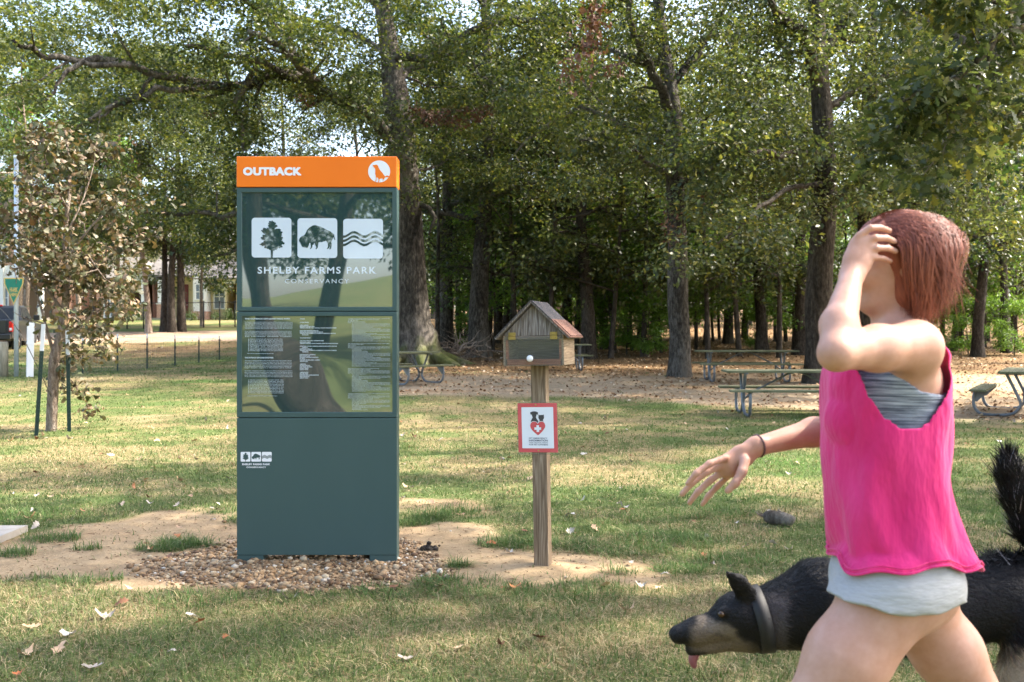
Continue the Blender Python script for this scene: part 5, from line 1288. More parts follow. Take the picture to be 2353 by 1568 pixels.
CC = [(590,340),(630,366),(680,358),(730,362),(775,345),(776,400),(782,450),(770,490),(740,530),(745,560),(765,596),(735,580),(700,572),(650,575),(610,588),(626,550),(620,525),(592,480),(585,440),(592,395)]
HEART = [(555,680),(540,640),(500,602),(430,588),(360,605),(310,660),(293,735),(310,810),(360,890),(440,975),(520,1040),(558,1068),(600,1040),(690,955),(760,870),(805,800),(818,735),(800,660),(755,608),(690,588),(620,602),(575,640)]
sp_('pet_silhouette', MB().poly([s9(*q) for q in CD], -.0066).poly([s9(*q) for q in CC], -.0066), 'sign_ink', fc)
sp_('heart', MB().poly([s9(*q) for q in HEART], -.0066), 'sign_red', fc)
cr = [(512, 715), (600, 715), (600, 790), (674, 790), (674, 878), (603, 878), (603, 953), (515, 953), (515, 878), (438, 878), (438, 790), (512, 790)]
sp_('cross', MB().poly([s9(*q) for q in cr], -.0076), 'sign_white', fc)
mb = MB(); w9 = lambda p: p/8.708*su/cs
for y, h, x_, w, t, b in [(1198, 52, 238, 642, 'PET EMERGENCY', .012), (1282, 62, 238, 652, 'INFORMATION', .028), (1348, 42, 245, 642, 'AND HELPFUL HINTS', 0), (1420, 50, 242, 648, 'FOR PET OWNERS', .012)]:
    X_, Z_ = s9(x_, y); put_text(mb, t, X_, Z_, -.0066, height=h/8.708*su, width=w9(w), bold=b)
sp_('lettering', mb, 'sign_blue', fc)
for sy in (1621, 1804):
    X_, Z_ = sg_(2147 if sy < 1700 else 2154, sy); sp_('screw', MB().ball((X_, -.005, Z_), .0052, 2, (1, .5, 1)), 'brass', bk_)
# ================================================================== picnic tables
M['table_wood'] = wood_mat('table_wood', (.07, .075, .042), (.14, .145, .082), (.235, .235, .15), 'x', .7, .85)
a = NT('table_pipe'); f = a.noise(a.coord('Object'), 6, 4); a.l(a.ramp(f, [(.35, (.12, .135, .15)), (.65, (.19, .21, .23))]), a.b.inputs['Base Color']); a.set(rough=.45, metal=.3); M['table_pipe'] = a.m
def picnic_table(L, label):
    """length along local x"""
    t = empty('picnic_table', (0, 0, 0), 0, label, 'picnic table', 'picnic tables')
    m_ = MB()
    for k in range(5):
        y = (k-2)*.148; m_.bbox(-L/2, L/2, y-.071, y+.071, .725, .765, .005)
    lpart('tabletop', m_, M['table_wood'], t)
    for s in (-1, 1):
        m_ = MB()
        for k in range(2):
            y = s*(.60+k*.135); m_.bbox(-L/2, L/2, y-.064, y+.064, .42, .458, .005)
        lpart('bench', m_, M['table_wood'], t)
    for e in (-1, 1):
        x = e*(L/2-.32); m_ = MB()
        for s in (-1, 1):
            p = [(s*.735, .415), (s*.755, .30), (s*.745, .16), (s*.68, .06), (s*.58, .028), (s*.30, .028), (s*.15, .06), (s*.06, .16), (s*.045, .24), (s*.10, .38), (s*.24, .68), (s*.26, .715)]
            p = smooth_path([np.array((x, y, z)) for y, z in p], 3)
            m_.tube(p, .026, 10)
            m_.add([(x+dx, s*a_, b_) for dx in (-.004, .004) for a_, b_ in ((.75, .418), (.52, .418), (.70, .24), (.755, .24))], [(0, 1, 2, 3), (7, 6, 5, 4), (0, 4, 5, 1), (1, 5, 6, 2), (2, 6, 7, 3), (3, 7, 4, 0)])
        m_.bbox(x-.03, x+.03, -.36, .36, .700, .724, .003).bbox(x-.03, x+.03, -.74, -.53, .40, .4195, .003).bbox(x-.03, x+.03, .53, .74, .40, .4195, .003)
        lpart('leg_frame', m_, M['table_pipe'], t)
        m_ = MB(); m_.tube([(x, 0, .25), (x-e*.18, 0, .40), (e*.12, 0, .71), (e*.04, 0, .722)], .017, 8); lpart('brace', m_, M['table_pipe'], t)
    return t
def put_table(px, Y, rz, L, label, first={}):
    loc = Vector(at(px, Y)); loc.z -= .012
    if L not in first:
        first[L] = t = picnic_table(L, label); t.location = loc; t.rotation_euler = (0, 0, rz); return t
    return copy_thing(first[L], loc, rz, None, label)
put_table(1830, 17.0, R(-4), 2.44, 'weathered picnic table partly hidden behind the running woman')
put_table(1714, 24.6, R(-2), 2.44, 'picnic table farther back beside the lone grey oak')
lx = Vector((-.62, -.79, 0)); x0 = Vector(at(968, 24.3)); q = x0+lx*.62
put_table(CX+q.x/q.y*FPX, q.y, math.atan2(lx.y, lx.x), 1.83, 'picnic table showing its end beside the huge oak, partly behind the kiosk')
put_table(1285, 29.3, R(3), 1.83, 'picnic table mostly hidden behind the little roofed box')
x0 = Vector(at(2352, 16.4)); lx = Vector((.5, .87, 0)); q = x0+lx*.95
put_table(CX+q.x/q.y*FPX, q.y, math.atan2(lx.y, lx.x), 2.44, 'picnic table cut by the right border')

# ================================================================== sapling with its stakes
rng = np.random.default_rng(91); YS = 14.35
def ps(a, b, d=0): return np.array(P(a, b, YS+d))
b0 = ps(118, 990); b0[2] = G(b0[0], YS)-.1
tubes, cl = [], []
tp = smooth_path([b0, ps(119, 960), ps(122, 900), ps(124, 850), ps(127, 815), ps(140, 770, .02), ps(150, 700, .05), ps(152, 620, .05), ps(150, 540, .1), ps(158, 450, .1), ps(160, 380, .1), ps(150, 300, .1)], 3)
m = len(tp); tubes.append((tp, [.078*(1-.1*i/m) if i < m*.33 else .07*(1-(i/m-.33)/.72)+.004 for i in range(m)], 12))
SB = [([(126, 820), (108, 760), (85, 680), (40, 610), (-20, 560)], .03), ([(127, 815), (160, 770), (215, 720), (265, 700), (300, 715)], .028), ([(148, 720), (90, 640), (40, 560), (0, 500)], .028), ([(150, 690), (200, 630), (260, 590), (320, 560)], .026), ([(152, 640), (110, 560), (75, 470), (60, 400)], .024), ([(151, 600), (210, 520), (265, 470), (300, 430)], .022), ([(152, 540), (190, 460), (215, 380), (222, 320)], .018), ([(155, 480), (115, 400), (95, 330), (85, 290)], .016), ([(150, 700), (150, 640), (190, 580), (240, 640), (280, 660)], .02), ([(140, 770), (170, 730), (200, 770), (225, 805)], .015), ([(150, 660), (100, 620), (60, 610), (20, 630)], .02), ([(124, 850), (160, 870), (185, 905), (210, 945)], .008), ([(120, 915), (135, 905), (143, 885), (148, 868)], .006)]
for pts, r0 in SB:
    ds = rng.uniform(-.75, .75); n = len(pts)
    path = [np.array(q) for q in smooth_path([ps(a_, b_, ds*(i/(n-1))) for i, (a_, b_) in enumerate(pts)], 3)]
    limb_tubes(path, r0, .004, rng, 6 if r0 > .01 else 1, .22, .22, tubes, cl, .1, .2, 4)
n = 0
while n < 70:
    a_, b_ = rng.uniform(-25, 320), rng.uniform(300, 830)
    w = np.interp(b_, [300, 400, 520, 640, 720, 780, 830], [35, 85, 150, 165, 120, 75, 30])
    if abs(a_-148) < w and not (a_ < 92 and b_ > 655): cl.append((*ps(a_, b_, rng.uniform(-.9, .9)), rng.uniform(.18, .30))); n += 1
for _ in range(6): cl.append((*ps(rng.uniform(150, 180), rng.uniform(810, 850), rng.uniform(-.2, .2)), .14))
def _keep(c):
    x_, y_ = CX+c[0]/c[1]*FPX, HY+(CAMZ-c[2])/c[1]*FPX
    return not ((x_ < 80 and y_ > 615) or (x_ < 100 and y_ > 690))
cl = [c for c in cl if _keep(c)]
v, f = leaf_cloud(cl, 25, .088, rng, 'obo', .85, .35, .45, .25)
org = Vector(b0)+Vector((0, 0, .1))
pr = (tubes_mesh('trunk', tubes, .12, 91), npmesh('crown', v, f), M['leaf_dry'], M['bark_tan'])
for me in pr[:2]: me.transform(Matrix.Translation(-org))
place_tree(pr, org, 0, 1, 'young oak sapling with curled brown and green leaves held by two green stakes', None, 'sapling')
for (bx, by), (tx_, ty_), lab, Y in (((80, 1008), (100, 745), 'leaning green metal stake with a white tip left of the sapling trunk', 13.6), ((160, 991), (155, 760), 'upright green metal stake right of the sapling trunk', 14.2)):
    b_ = P(bx, by, Y); b_.z = G(b_.x, Y); t_ = P(tx_, ty_, Y)
    root = empty('metal_stake', b_, 0, lab, 'stake', 'stakes holding the sapling'); g_, w_ = MB(), MB()
    h = t_.z-b_.z; tpost(g_, w_, b_.x, b_.y, b_.z, h, (t_.x-b_.x)/h, .2, .055)
    q = part('stake', g_, M['post_green'], root); part('stake_tip', w_, M['post_white'], root, q)
mb = MB(); p0 = P(-30, 800, 13.7); p1 = P(100, 850, 13.6); p2 = P(118, 905, 14.3)
mb.tube(smooth_path([np.array(P(-20, 690, 13.9)), np.array(P(20, 730, 13.8)), np.array(P(60, 790, 13.7)), np.array(P(118, 912, 14.25))], 5), .006, 6)
tag(mb.build('guy_wire', M['wire']), 'thin slack wire running down to the sapling trunk', 'wire')

# ================================================================== brush heap, log, clod
rng = np.random.default_rng(17); c = Vector(at(1050, 33.5))
root = empty('brush_heap', c, 0, 'tangled heap of dead grey branches between the huge oak and the thick grey trunk', 'brush heap')
mb = MB()
for k in range(70):
    an = rng.uniform(0, 6.28); L = rng.uniform(.5, 1.5); s_ = c+Vector((rng.normal(0, .55), rng.normal(0, .4), rng.uniform(.02, .5)))
    e = s_+Vector((math.cos(an)*L, math.sin(an)*L*.6, rng.uniform(-.1, .75))); e.z = max(e.z, c.z+.02)
    r = rng.uniform(.008, .032); mb.tube(wig(s_, e, 5, .16, rng), [r, r*.9, r*.8, r*.65, r*.45, r*.2], 5)
part('branches', mb, M['bark_tan'], root)
p = gp(1790, 1207); root = empty('dead_log', p, 0, 'short piece of broken grey log lying in the grass left of the woman', 'log')
q = [p+Vector((-.085, .07, .03)), p+Vector((-.06, .045, .045)), p+Vector((0, -.01, .05)), p+Vector((.06, -.06, .045)), p+Vector((.085, -.075, .03))]
part('bark', MB().tube(smooth_path([np.array(x) for x in q], 4), [.018, .03, .04, .045, .048, .05, .05, .05, .052, .05, .048, .046, .042, .04, .036, .032, .02], 14, wob=.35, seed=4), M['bark_pale'], root)
mb = MB()
for k in range(5):
    s_ = p+Vector((-.07+rng.normal(0, .015), .05+rng.normal(0, .015), .045)); mb.tube(wig(s_, s_+Vector((-.05+rng.normal(0, .02), .03, rng.normal(.01, .02))), 3, .1, rng), [.008, .007, .005, .002], 5)
part('splinters', mb, M['bark_tan'], root)
p = gp(985, 1263); root = empty('dark_clod', p, 0, 'dark crumbly clod on the bare soil right of the kiosk foot', 'clod'); mb = MB()
for k in range(34):
    mb.ball((p.x+rng.normal(0, .035), p.y+rng.normal(0, .03), p.z+abs(rng.normal(0, .012))), rng.uniform(.006, .02), 1, (1, 1, .8))
part('crumbs', mb, M['bark_dark'], root)
p = gp(705, 1283)
# ================================================================== figures: smooth-blended volumes turned into one surface
class Vol:
    def __init__(s, lo, hi, h):
        s.lo = np.array(lo, float); s.h = h; s.n = np.ceil((np.array(hi)-s.lo)/h).astype(int)+1
        s.d = np.full(s.n, 9.0, np.float32)
    def _grid(s, lo, hi):
        a = np.maximum(((lo-s.lo)/s.h).astype(int), 0); b = np.minimum(((hi-s.lo)/s.h).astype(int)+2, s.n)
        if (b <= a).any(): return None
        ax = [s.lo[i]+s.h*np.arange(a[i], b[i]) for i in range(3)]
        return tuple(slice(a[i], b[i]) for i in range(3)), np.meshgrid(*ax, indexing='ij')
    def _join(s, sl, d, k):
        o = s.d[sl]
        hh = np.clip(.5+.5*(o-d)/k, 0, 1)
        s.d[sl] = o*(1-hh)+d*hh-k*hh*(1-hh)
    def cone(s, a, b, ra, rb, k=.02, flat=None):
        """tapered capsule; flat=(axis vector, factor) squashes it along an axis"""
        a = np.array(a, float); b = np.array(b, float); m = max(ra, rb)+k*2+.02
        g = s._grid(np.minimum(a, b)-m, np.maximum(a, b)+m)
        if g is None: return s
        sl, (x, y, z) = g; ba = b-a; L2 = max((ba*ba).sum(), 1e-9)
        px, py, pz = x-a[0], y-a[1], z-a[2]
        t = np.clip((px*ba[0]+py*ba[1]+pz*ba[2])/L2, 0, 1)
        qx, qy, qz = px-ba[0]*t, py-ba[1]*t, pz-ba[2]*t
        if flat is not None:
            n = np.array(flat[0], float); n /= np.linalg.norm(n); dt = qx*n[0]+qy*n[1]+qz*n[2]; e = dt*(1/flat[1]-1)
            qx, qy, qz = qx+n[0]*e, qy+n[1]*e, qz+n[2]*e
        s._join(sl, np.sqrt(qx*qx+qy*qy+qz*qz)-(ra+(rb-ra)*t), k); return s
    def chain(s, pts, rs, k=.02, flat=None):
        for i in range(len(pts)-1): s.cone(pts[i], pts[i+1], rs[i], rs[i+1], k, flat)
        return s
    def ell(s, c, r, k=.02, rot=None):
        c = np.array(c, float); r = np.array(r, float); m = r.max()+2*k+.02
        g = s._grid(c-m, c+m)
        if g is None: return s
        sl, (x, y, z) = g; p = np.stack([x-c[0], y-c[1], z-c[2]], -1)
        if rot is not None: p = p@np.array(rot)
        q = p/r; k0 = np.linalg.norm(q, axis=-1); k1 = np.linalg.norm(q/r, axis=-1)
        s._join(sl, np.where(k1 > 1e-6, k0*(k0-1)/np.maximum(k1, 1e-6), -r.min()), k); return s
    def surface(s):
        """surface nets"""
        d = s.d; ins = d < 0
        nx, ny, nz = d.shape
        c = np.zeros((nx-1, ny-1, nz-1), np.int8)
        for dx in (0, 1):
            for dy in (0, 1):
                for dz in (0, 1): c += ins[dx:nx-1+dx, dy:ny-1+dy, dz:nz-1+dz]
        act = (c > 0) & (c < 8); ids = np.full(act.shape, -1, np.int64); I = np.argwhere(act); ids[act] = np.arange(len(I))
        acc = np.zeros((len(I), 3)); w = np.zeros(len(I))
        cor = [(a_, b_, e_) for a_ in (0, 1) for b_ in (0, 1) for e_ in (0, 1)]
        for p in cor:
            for ax in range(3):
                if p[ax]: continue
                q = list(p); q[ax] = 1
                d0 = d[I[:, 0]+p[0], I[:, 1]+p[1], I[:, 2]+p[2]]; d1 = d[I[:, 0]+q[0], I[:, 1]+q[1], I[:, 2]+q[2]]
                m = (d0 < 0) != (d1 < 0); t = np.where(m, d0/np.where(m, d0-d1, 1), 0)
                pos = np.array(p, float)[None]+t[:, None]*(np.array(q)-np.array(p))[None]
                acc[m] += pos[m]; w[m] += 1
        v = s.lo+s.h*(I+acc/w[:, None])
        F = []
        for ax in range(3):
            u, w_ = (ax+1) % 3, (ax+2) % 3
            sl0 = [slice(None)]*3; sl1 = [slice(None)]*3; sl0[ax] = slice(0, -1); sl1[ax] = slice(1, None)
            a0, a1 = ins[tuple(sl0)], ins[tuple(sl1)]; E = np.argwhere(a0 != a1)
            ok = (E[:, u] > 0) & (E[:, w_] > 0) & (E[:, u] < d.shape[u]-1) & (E[:, w_] < d.shape[w_]-1); E = E[ok]
            def cell(du, dw):
                q = E.copy(); q[:, u] += du; q[:, w_] += dw; return ids[q[:, 0], q[:, 1], q[:, 2]]
            q = np.stack([cell(-1, -1), cell(0, -1), cell(0, 0), cell(-1, 0)], -1)
            fl = ~a0[E[:, 0], E[:, 1], E[:, 2]]
            q[fl] = q[fl][:, ::-1]; F.append(q)
        return v, np.concatenate(F)
def vol_mesh(name, vol, smooth=2):
    v, f = vol.surface()
    ed = np.concatenate([f[:, [0, 1]], f[:, [1, 2]], f[:, [2, 3]], f[:, [3, 0]]])
    for _ in range(smooth):
        s_ = np.zeros_like(v); c_ = np.zeros(len(v))
        np.add.at(s_, ed[:, 0], v[ed[:, 1]]); np.add.at(s_, ed[:, 1], v[ed[:, 0]]); np.add.at(c_, ed[:, 0], 1); np.add.at(c_, ed[:, 1], 1)
        v = v*.5+.5*s_/c_[:, None]
    return npmesh(name, v, f, True)

# ================================================================== running woman
def B(px, py, Y): return np.array(P(px, py, Y))
Yc = 2.46
L_sh, R_sh = B(2104, 798, 2.325), B(2024, 812, 2.59)
L_el, L_wr = B(1922, 812, 2.17), B(1958, 632, 2.335)
R_el, R_wr = B(1935, 985, 2.70), B(1738, 1026, 2.60)
pel = B(2050, 1330, Yc); L_hip, R_hip = B(2042, 1378, 2.385), B(2085, 1370, 2.545)
L_kn, L_an = B(1815, 1720, 2.36), B(1900, 2030, 2.39)
R_kn, R_an = B(2300, 1690, 2.56), B(2560, 1830, 2.58)
head = B(2046, 608, Yc)
def body_volume():
    V = Vol((.42, 2.02, -.02), (1.56, 2.86, 1.72), .0048)
    # trunk
    V.ell(pel+(0, 0, .0), (.138, .165, .11), .03)
    V.ell(B(2115, 1350, 2.40), (.085, .085, .095), .05); V.ell(B(2115, 1350, 2.53), (.085, .085, .095), .05)      # seat
    V.ell(B(2048, 1225, Yc), (.094, .124, .12), .06)
    V.ell(B(2044, 1110, Yc), (.094, .122, .13), .06)
    V.ell(B(2048, 985, Yc), (.106, .138, .14), .06)
    V.ell(B(2062, 870, Yc), (.094, .146, .09), .06)
    for y in (2.415, 2.505): V.ell(B(1968, 965, y), (.055, .052, .060), .06)
    V.cone(L_sh+(0, .01, .0), B(2070, 770, Yc), .055, .055, .05); V.cone(R_sh, B(2070, 770, Yc), .052, .055, .05)
    V.cone(B(2075, 800, Yc), B(2052, 700, Yc), .058, .052, .03)
    # head with face turned left
    V.ell(head+(.008, 0, .030), (.092, .074, .088), .02); V.ell(head+(-.020, 0, -.025), (.074, .064, .092), .02)
    V.ell(head+(-.045, 0, -.094), (.036, .040, .028), .025)                      # jaw and chin
    V.cone(head+(-.088, 0, .010), head+(-.112, 0, -.030), .011, .014, .012)       # nose
    V.ell(head+(-.090, 0, -.062), (.012, .024, .008), .008); V.ell(head+(-.088, 0, -.074), (.012, .021, .008), .008)
    for s in (-1, 1):
        V.ell(head+(-.072, s*.034, -.030), (.026, .022, .026), .02)
        V.ell(head+(-.084, s*.030, .022), (.012, .024, .008), .01)
        V.ell(head+(.008, s*.072, -.012), (.018, .009, .030), .006)               # ears
    # near arm, hand lifted to the forehead
    V.chain([L_sh, L_sh*.5+L_el*.5+(0, 0, .004), L_el], [.060, .049, .037], .03)
    V.chain([L_el, L_el*.66+L_wr*.34+(-.008, -.004, 0), L_wr], [.037, .0395, .025], .02)
    kn = B(1982, 572, 2.352); V.cone(L_wr, (L_wr+kn)/2, .026, .033, .02, ((0, 1, 0), .62)); V.cone((L_wr+kn)/2, kn, .033, .036, .012, ((0, 1, 0), .55))
    for i, (y0, x1, y1, x2, y2, x3, y3, r) in enumerate([(543, 2000, 524, 2024, 524, 2044, 531, .0088), (560, 2010, 547, 2037, 548, 2057, 556, .0090), (579, 2014, 570, 2040, 571, 2059, 578, .0086), (598, 2008, 592, 2030, 594, 2046, 601, .0076)]):
        V.chain([B(1972, y0, 2.346), B(x1, y1, 2.340), B(x2, y2, 2.352), B(x3, y3, 2.366)], [r*1.05, r*1.0, r*.95, r*.82], .0022)
    V.chain([B(1962, 608, 2.355), B(1958, 585, 2.385), B(1964, 564, 2.398), B(1980, 550, 2.402)], [.014, .012, .0105, .009], .008)
    # far arm reaching forward and down
    V.chain([R_sh, R_sh*.5+R_el*.5, R_el], [.055, .045, .037], .03)
    V.chain([R_el, R_el*.66+R_wr*.34+(0, 0, .006), R_wr], [.037, .037, .024], .02)
    k0 = B(1672, 1072, 2.585); V.cone(R_wr, (R_wr+k0)/2, .024, .030, .02, ((.2, .9, .3), .62)); V.cone((R_wr+k0)/2, k0, .030, .034, .012, ((.2, .9, .3), .5))
    for ax, ay, bx, by, cx_, cy_, dx, dy, yy, r in [(1668, 1052, 1630, 1066, 1600, 1088, 1580, 1112, -.022, .0086), (1664, 1066, 1622, 1086, 1590, 1110, 1567, 1136, -.006, .0090), (1668, 1080, 1632, 1104, 1604, 1130, 1584, 1156, .008, .0086), (1676, 1092, 1648, 1118, 1628, 1140, 1614, 1160, .020, .0076)]:
        V.chain([B(ax, ay, 2.585+yy), B(bx, by, 2.58+yy*1.6), B(cx_, cy_, 2.575+yy*1.8), B(dx, dy, 2.58+yy*1.8)], [r*1.1, r*1.06, r, r*.85], .006)
    V.chain([B(1712, 1058, 2.565), B(1705, 1085, 2.545), B(1690, 1110, 2.535), B(1672, 1128, 2.535)], [.014, .012, .0105, .009], .008)
    # legs in stride
    V.chain([L_hip, L_hip*.6+L_kn*.4+(-.006, 0, 0), L_kn], [.103, .092, .057], .04); V.chain([L_kn, L_kn*.65+L_an*.35+(.012, 0, 0), L_an], [.055, .054, .034], .03)
    V.chain([L_an, L_an+(-.02, 0, -.045), L_an+(-.15, 0, -.055)], [.034, .036, .028], .02)
    V.chain([R_hip, R_hip*.6+R_kn*.4+(.006, 0, 0), R_kn], [.095, .082, .054], .04); V.chain([R_kn, R_kn*.65+R_an*.35, R_an], [.054, .053, .033], .03)
    V.chain([R_an, R_an+(.05, 0, -.03), R_an+(.06, 0, -.16)], [.034, .035, .026], .02)
    return V
V = body_volume()
a = NT('skin'); n1 = a.noise(a.coord('Object'), 22, 6, .65)
a.l(a.ramp(n1, [(.3, (.45, .235, .160)), (.7, (.54, .31, .235))]), a.b.inputs['Base Color']); a.set(rough=.48, spec=.4, Subsurface_Weight=.12, Subsurface_Scale=.02)
a.b.inputs['Subsurface Radius'].default_value = (1, .35, .2); n2 = a.noise(a.coord('Object'), 260, 3); a.bump(n2, .06, .002); M['skin'] = a.m
porg = Vector((float(pel[0]), Yc, 0))
woman = empty('person', porg, 0, 'running woman in a pink tank top and grey shorts shading her face with one hand', 'person')
def wpart(name, me, mat, parent=None):
    me.transform(Matrix.Translation(-porg)); return link(name, me, mat, parent or woman)
bod = wpart('body', vol_mesh('body', V, 1), M['skin'])
# hair: a shaped mass with strands blown back
Vh = Vol((.66, 2.26, 1.28), (1.30, 2.66, 1.75), .006)
Vh.ell(head+(.020, 0, .042), (.102, .088, .090), .02); Vh.ell(head+(.042, 0, -.035), (.060, .080, .095), .04)
Vh.chain([head+(.07, -.02, -.02), B(2104, 672, 2.43), B(2116, 712, 2.43)], [.060, .044, .022], .04); Vh.chain([head+(.07, .03, -.02), B(2106, 660, 2.49), B(2116, 715, 2.49)], [.060, .044, .022], .04)
Vh.cone(head+(.03, -.05, .03), head+(.055, -.055, -.06), .036, .030, .04); Vh.cone(head+(.03, .05, .03), head+(.055, .055, -.06), .036, .030, .04)
hv, hf = Vh.surface()
rng = np.random.default_rng(3)
hv = hv+.003*np.stack([np.sin(hv[:, 1]*190+hv[:, 2]*30), np.sin(hv[:, 0]*170+hv[:, 2]*40), 0*hv[:, 0]], -1)
hair_v = [hv]; hair_f = [np.concatenate([hf[:, [0, 1, 2]], hf[:, [0, 2, 3]]])]; off = len(hv)
sv, sf = [], []
for k in range(11000):
    u = rng.uniform(-1, 1); ph = rng.uniform(0, 6.283); zc = rng.uniform(-.05, 1)
    d = np.array((math.cos(ph)*math.sqrt(1-zc*zc), math.sin(ph)*math.sqrt(1-zc*zc), zc))
    if d[0] < -.55 and d[2] < .62: continue
    r0 = head+(.026, 0, .042)+d*np.array((.106, .092, .094))
    side = d[1]
    end = np.array((head[0]+rng.uniform(.0, .092)+.02*abs(side), Yc+side*.085+rng.normal(0, .014), 0)); fx_ = (end[0]-head[0])/.1; end[2] = 1.412+.05*max(fx_, 0)**1.5+rng.uniform(-.02, .06)
    if rng.random() < .22: end += (rng.uniform(.0, .06), rng.normal(0, .02), rng.uniform(-.03, .03))
    out = np.array((.6*d[0]+.25, d[1]*1.0, .05)); m1 = r0*.50+end*.50+out*.030; m0 = r0*.85+end*.15+np.array((d[0]*.03+.02, d[1]*.035, .015))
    pts = smooth_path([r0, m0, m1, end+rng.normal(0, .006, 3)], 3)
    w0 = rng.uniform(.0006, .0016); n = len(pts)
    t_ = pts[-1]-pts[0]; sdv = np.cross(t_, np.array((d[0], d[1], .3))); sdv /= np.linalg.norm(sdv)+1e-9
    base = off+len(sv)
    for i, p in enumerate(pts):
        w = w0*(1-.8*(i/(n-1))**2); sv += [p-sdv*w, p+sdv*w]
    for i in range(n-1): sf += [(base+2*i, base+2*i+1, base+2*i+3), (base+2*i, base+2*i+3, base+2*i+2)]
a = NT('auburn_hair'); g = a.n('ShaderNodeNewGeometry'); n1 = a.noise(a.coord('Object', (30, 60, 4)), 3, 4)
mx = a.n('ShaderNodeMath', operation='MULTIPLY_ADD'); mx.inputs[1].default_value = .5; a.l(g.outputs['Random Per Island'], mx.inputs[0]); m2 = a.n('ShaderNodeMath', operation='MULTIPLY'); m2.inputs[1].default_value = .6; a.l(n1, m2.inputs[0]); a.l(m2.outputs[0], mx.inputs[2])
a.l(a.ramp(mx.outputs[0], [(.1, (.05, .014, .010)), (.5, (.18, .048, .030)), (.9, (.38, .12, .065))]), a.b.inputs['Base Color']); a.set(rough=.55, spec=.35); M['hair'] = a.m
wpart('hair', npmesh('hair', np.concatenate([hv, np.array(sv)]), np.concatenate([hair_f[0], np.array(sf)]), True), M['hair'])
# eyes and brow
plain('eye_white', (.75, .73, .70), .2); plain('eye_dark', (.03, .02, .015), .15)
for s in (-1, 1):
    m_ = MB(); m_.ball(tuple(head+(-.0815, s*.031, .004)), .0115, 2); e_ = wpart('eye', m_.mesh('eye'), M['eye_white'])
    m_ = MB(); m_.ball(tuple(head+(-.0905, s*.0325, .004)), .0052, 1, (.6, 1, 1)); wpart('iris', m_.mesh('iris'), M['eye_dark'], e_)
# shorts and bra follow the body
def cloth_from(fn, lo, hi, h=.005): 
    Vv = Vol(lo, hi, h); fn(Vv); return Vv
def shorts(Vv):
    o = .010
    Vv.ell(pel+(0, 0, .0), (.138+o, .165+o, .11+o), .03); Vv.ell(B(2115, 1350, 2.40), (.085+o, .085+o, .095+o), .05); Vv.ell(B(2115, 1350, 2.53), (.085+o, .085+o, .095+o), .05)
    Vv.ell(B(2048, 1225, Yc), (.094+o, .124+o, .12+o), .06)
    Vv.chain([L_hip, L_hip*.6+L_kn*.4+(-.006, 0, 0)], [.103+o+.010, .092+o+.024], .04); Vv.chain([R_hip, R_hip*.6+R_kn*.4+(.006, 0, 0)], [.095+o+.010, .082+o+.016], .04)
Vs = cloth_from(shorts, (.62, 2.2, .55), (1.3, 2.75, 1.0))
sl, (gx_, gy_, gz_) = Vs._grid(Vs.lo, Vs.lo+Vs.h*(Vs.n-1))
inner = body_volume() if False else None
pxg = CX+gx_/gy_*FPX; pyg = HY+(CAMZ-gz_)/gy_*FPX
near = gy_ < Yc
# hem line in the side view, slanting with each thigh
hemL = 1318+(pxg-1880)*.0; 
def hem_d(hip, kn, dist):
    ax = (kn-hip)/np.linalg.norm(kn-hip); return (gx_-hip[0])*ax[0]+(gy_-hip[1])*ax[1]+(gz_-hip[2])*ax[2]-dist
dl = hem_d(L_hip, np.array((L_hip[0]-.06, L_hip[1], L_hip[2]-.25)), .072)+.004*np.sin(pxg/14); dr = hem_d(R_hip, np.array((R_hip[0]+.02, R_hip[1], R_hip[2]-.25)), .045)
hemy = np.interp(pxg, [1800, 1880, 1950, 2030, 2100, 2160, 2230], [1336, 1354, 1383, 1408, 1420, 1410, 1384])+2.5*np.sin(pxg/17)
cut = (pyg-hemy)/FPX*gy_
top = gz_-.885
dd = Vs.d[sl]
Vs.d[sl] = np.maximum(np.maximum(dd, cut), top).astype(np.float32)
a = NT('grey_jersey'); w_ = a.noise(a.coord('Object', (8, 8, 90)), 6, 4, .7); n1 = a.noise(a.coord('Object', (6, 6, 22)), 2, 3)
a.l(a.ramp(w_, [(.3, (.33, .335, .34)), (.7, (.42, .425, .43))]), a.b.inputs['Base Color']); a.set(rough=.9, spec=.15); a.bump(n1, .35, .02); M['jersey'] = a.m
wpart('shorts', vol_mesh('shorts', Vs, 2), M['jersey'])
def bra(Vv):
    o = .008
    Vv.ell(B(2044, 1110, Yc), (.094+o, .122+o, .13+o), .06); Vv.ell(B(2048, 985, Yc), (.106+o, .138+o, .14+o), .06); Vv.ell(B(2062, 870, Yc), (.094+o, .146+o, .09+o), .06)
    for y in (2.415, 2.505): Vv.ell(B(1968, 965, y), (.055+o, .052+o, .060+o), .06)
Vb = cloth_from(bra, (.70, 2.2, 1.0), (1.2, 2.75, 1.4))
sl, (gx_, gy_, gz_) = Vb._grid(Vb.lo, Vb.lo+Vb.h*(Vb.n-1)); pxg = CX+gx_/gy_*FPX; pyg = HY+(CAMZ-gz_)/gy_*FPX
topz = np.interp(gx_, [B(1950, 0, Yc)[0], B(2010, 0, Yc)[0], B(2060, 0, Yc)[0], B(2120, 0, Yc)[0], B(2200, 0, Yc)[0]], [CAMZ-(830-HY)/FPX*2.35, CAMZ-(858-HY)/FPX*2.35, CAMZ-(898-HY)/FPX*2.35, CAMZ-(908-HY)/FPX*2.35, CAMZ-(902-HY)/FPX*2.35])
Vb.d[sl] = np.maximum(np.maximum(Vb.d[sl], gz_-topz), 1.12-gz_).astype(np.float32)
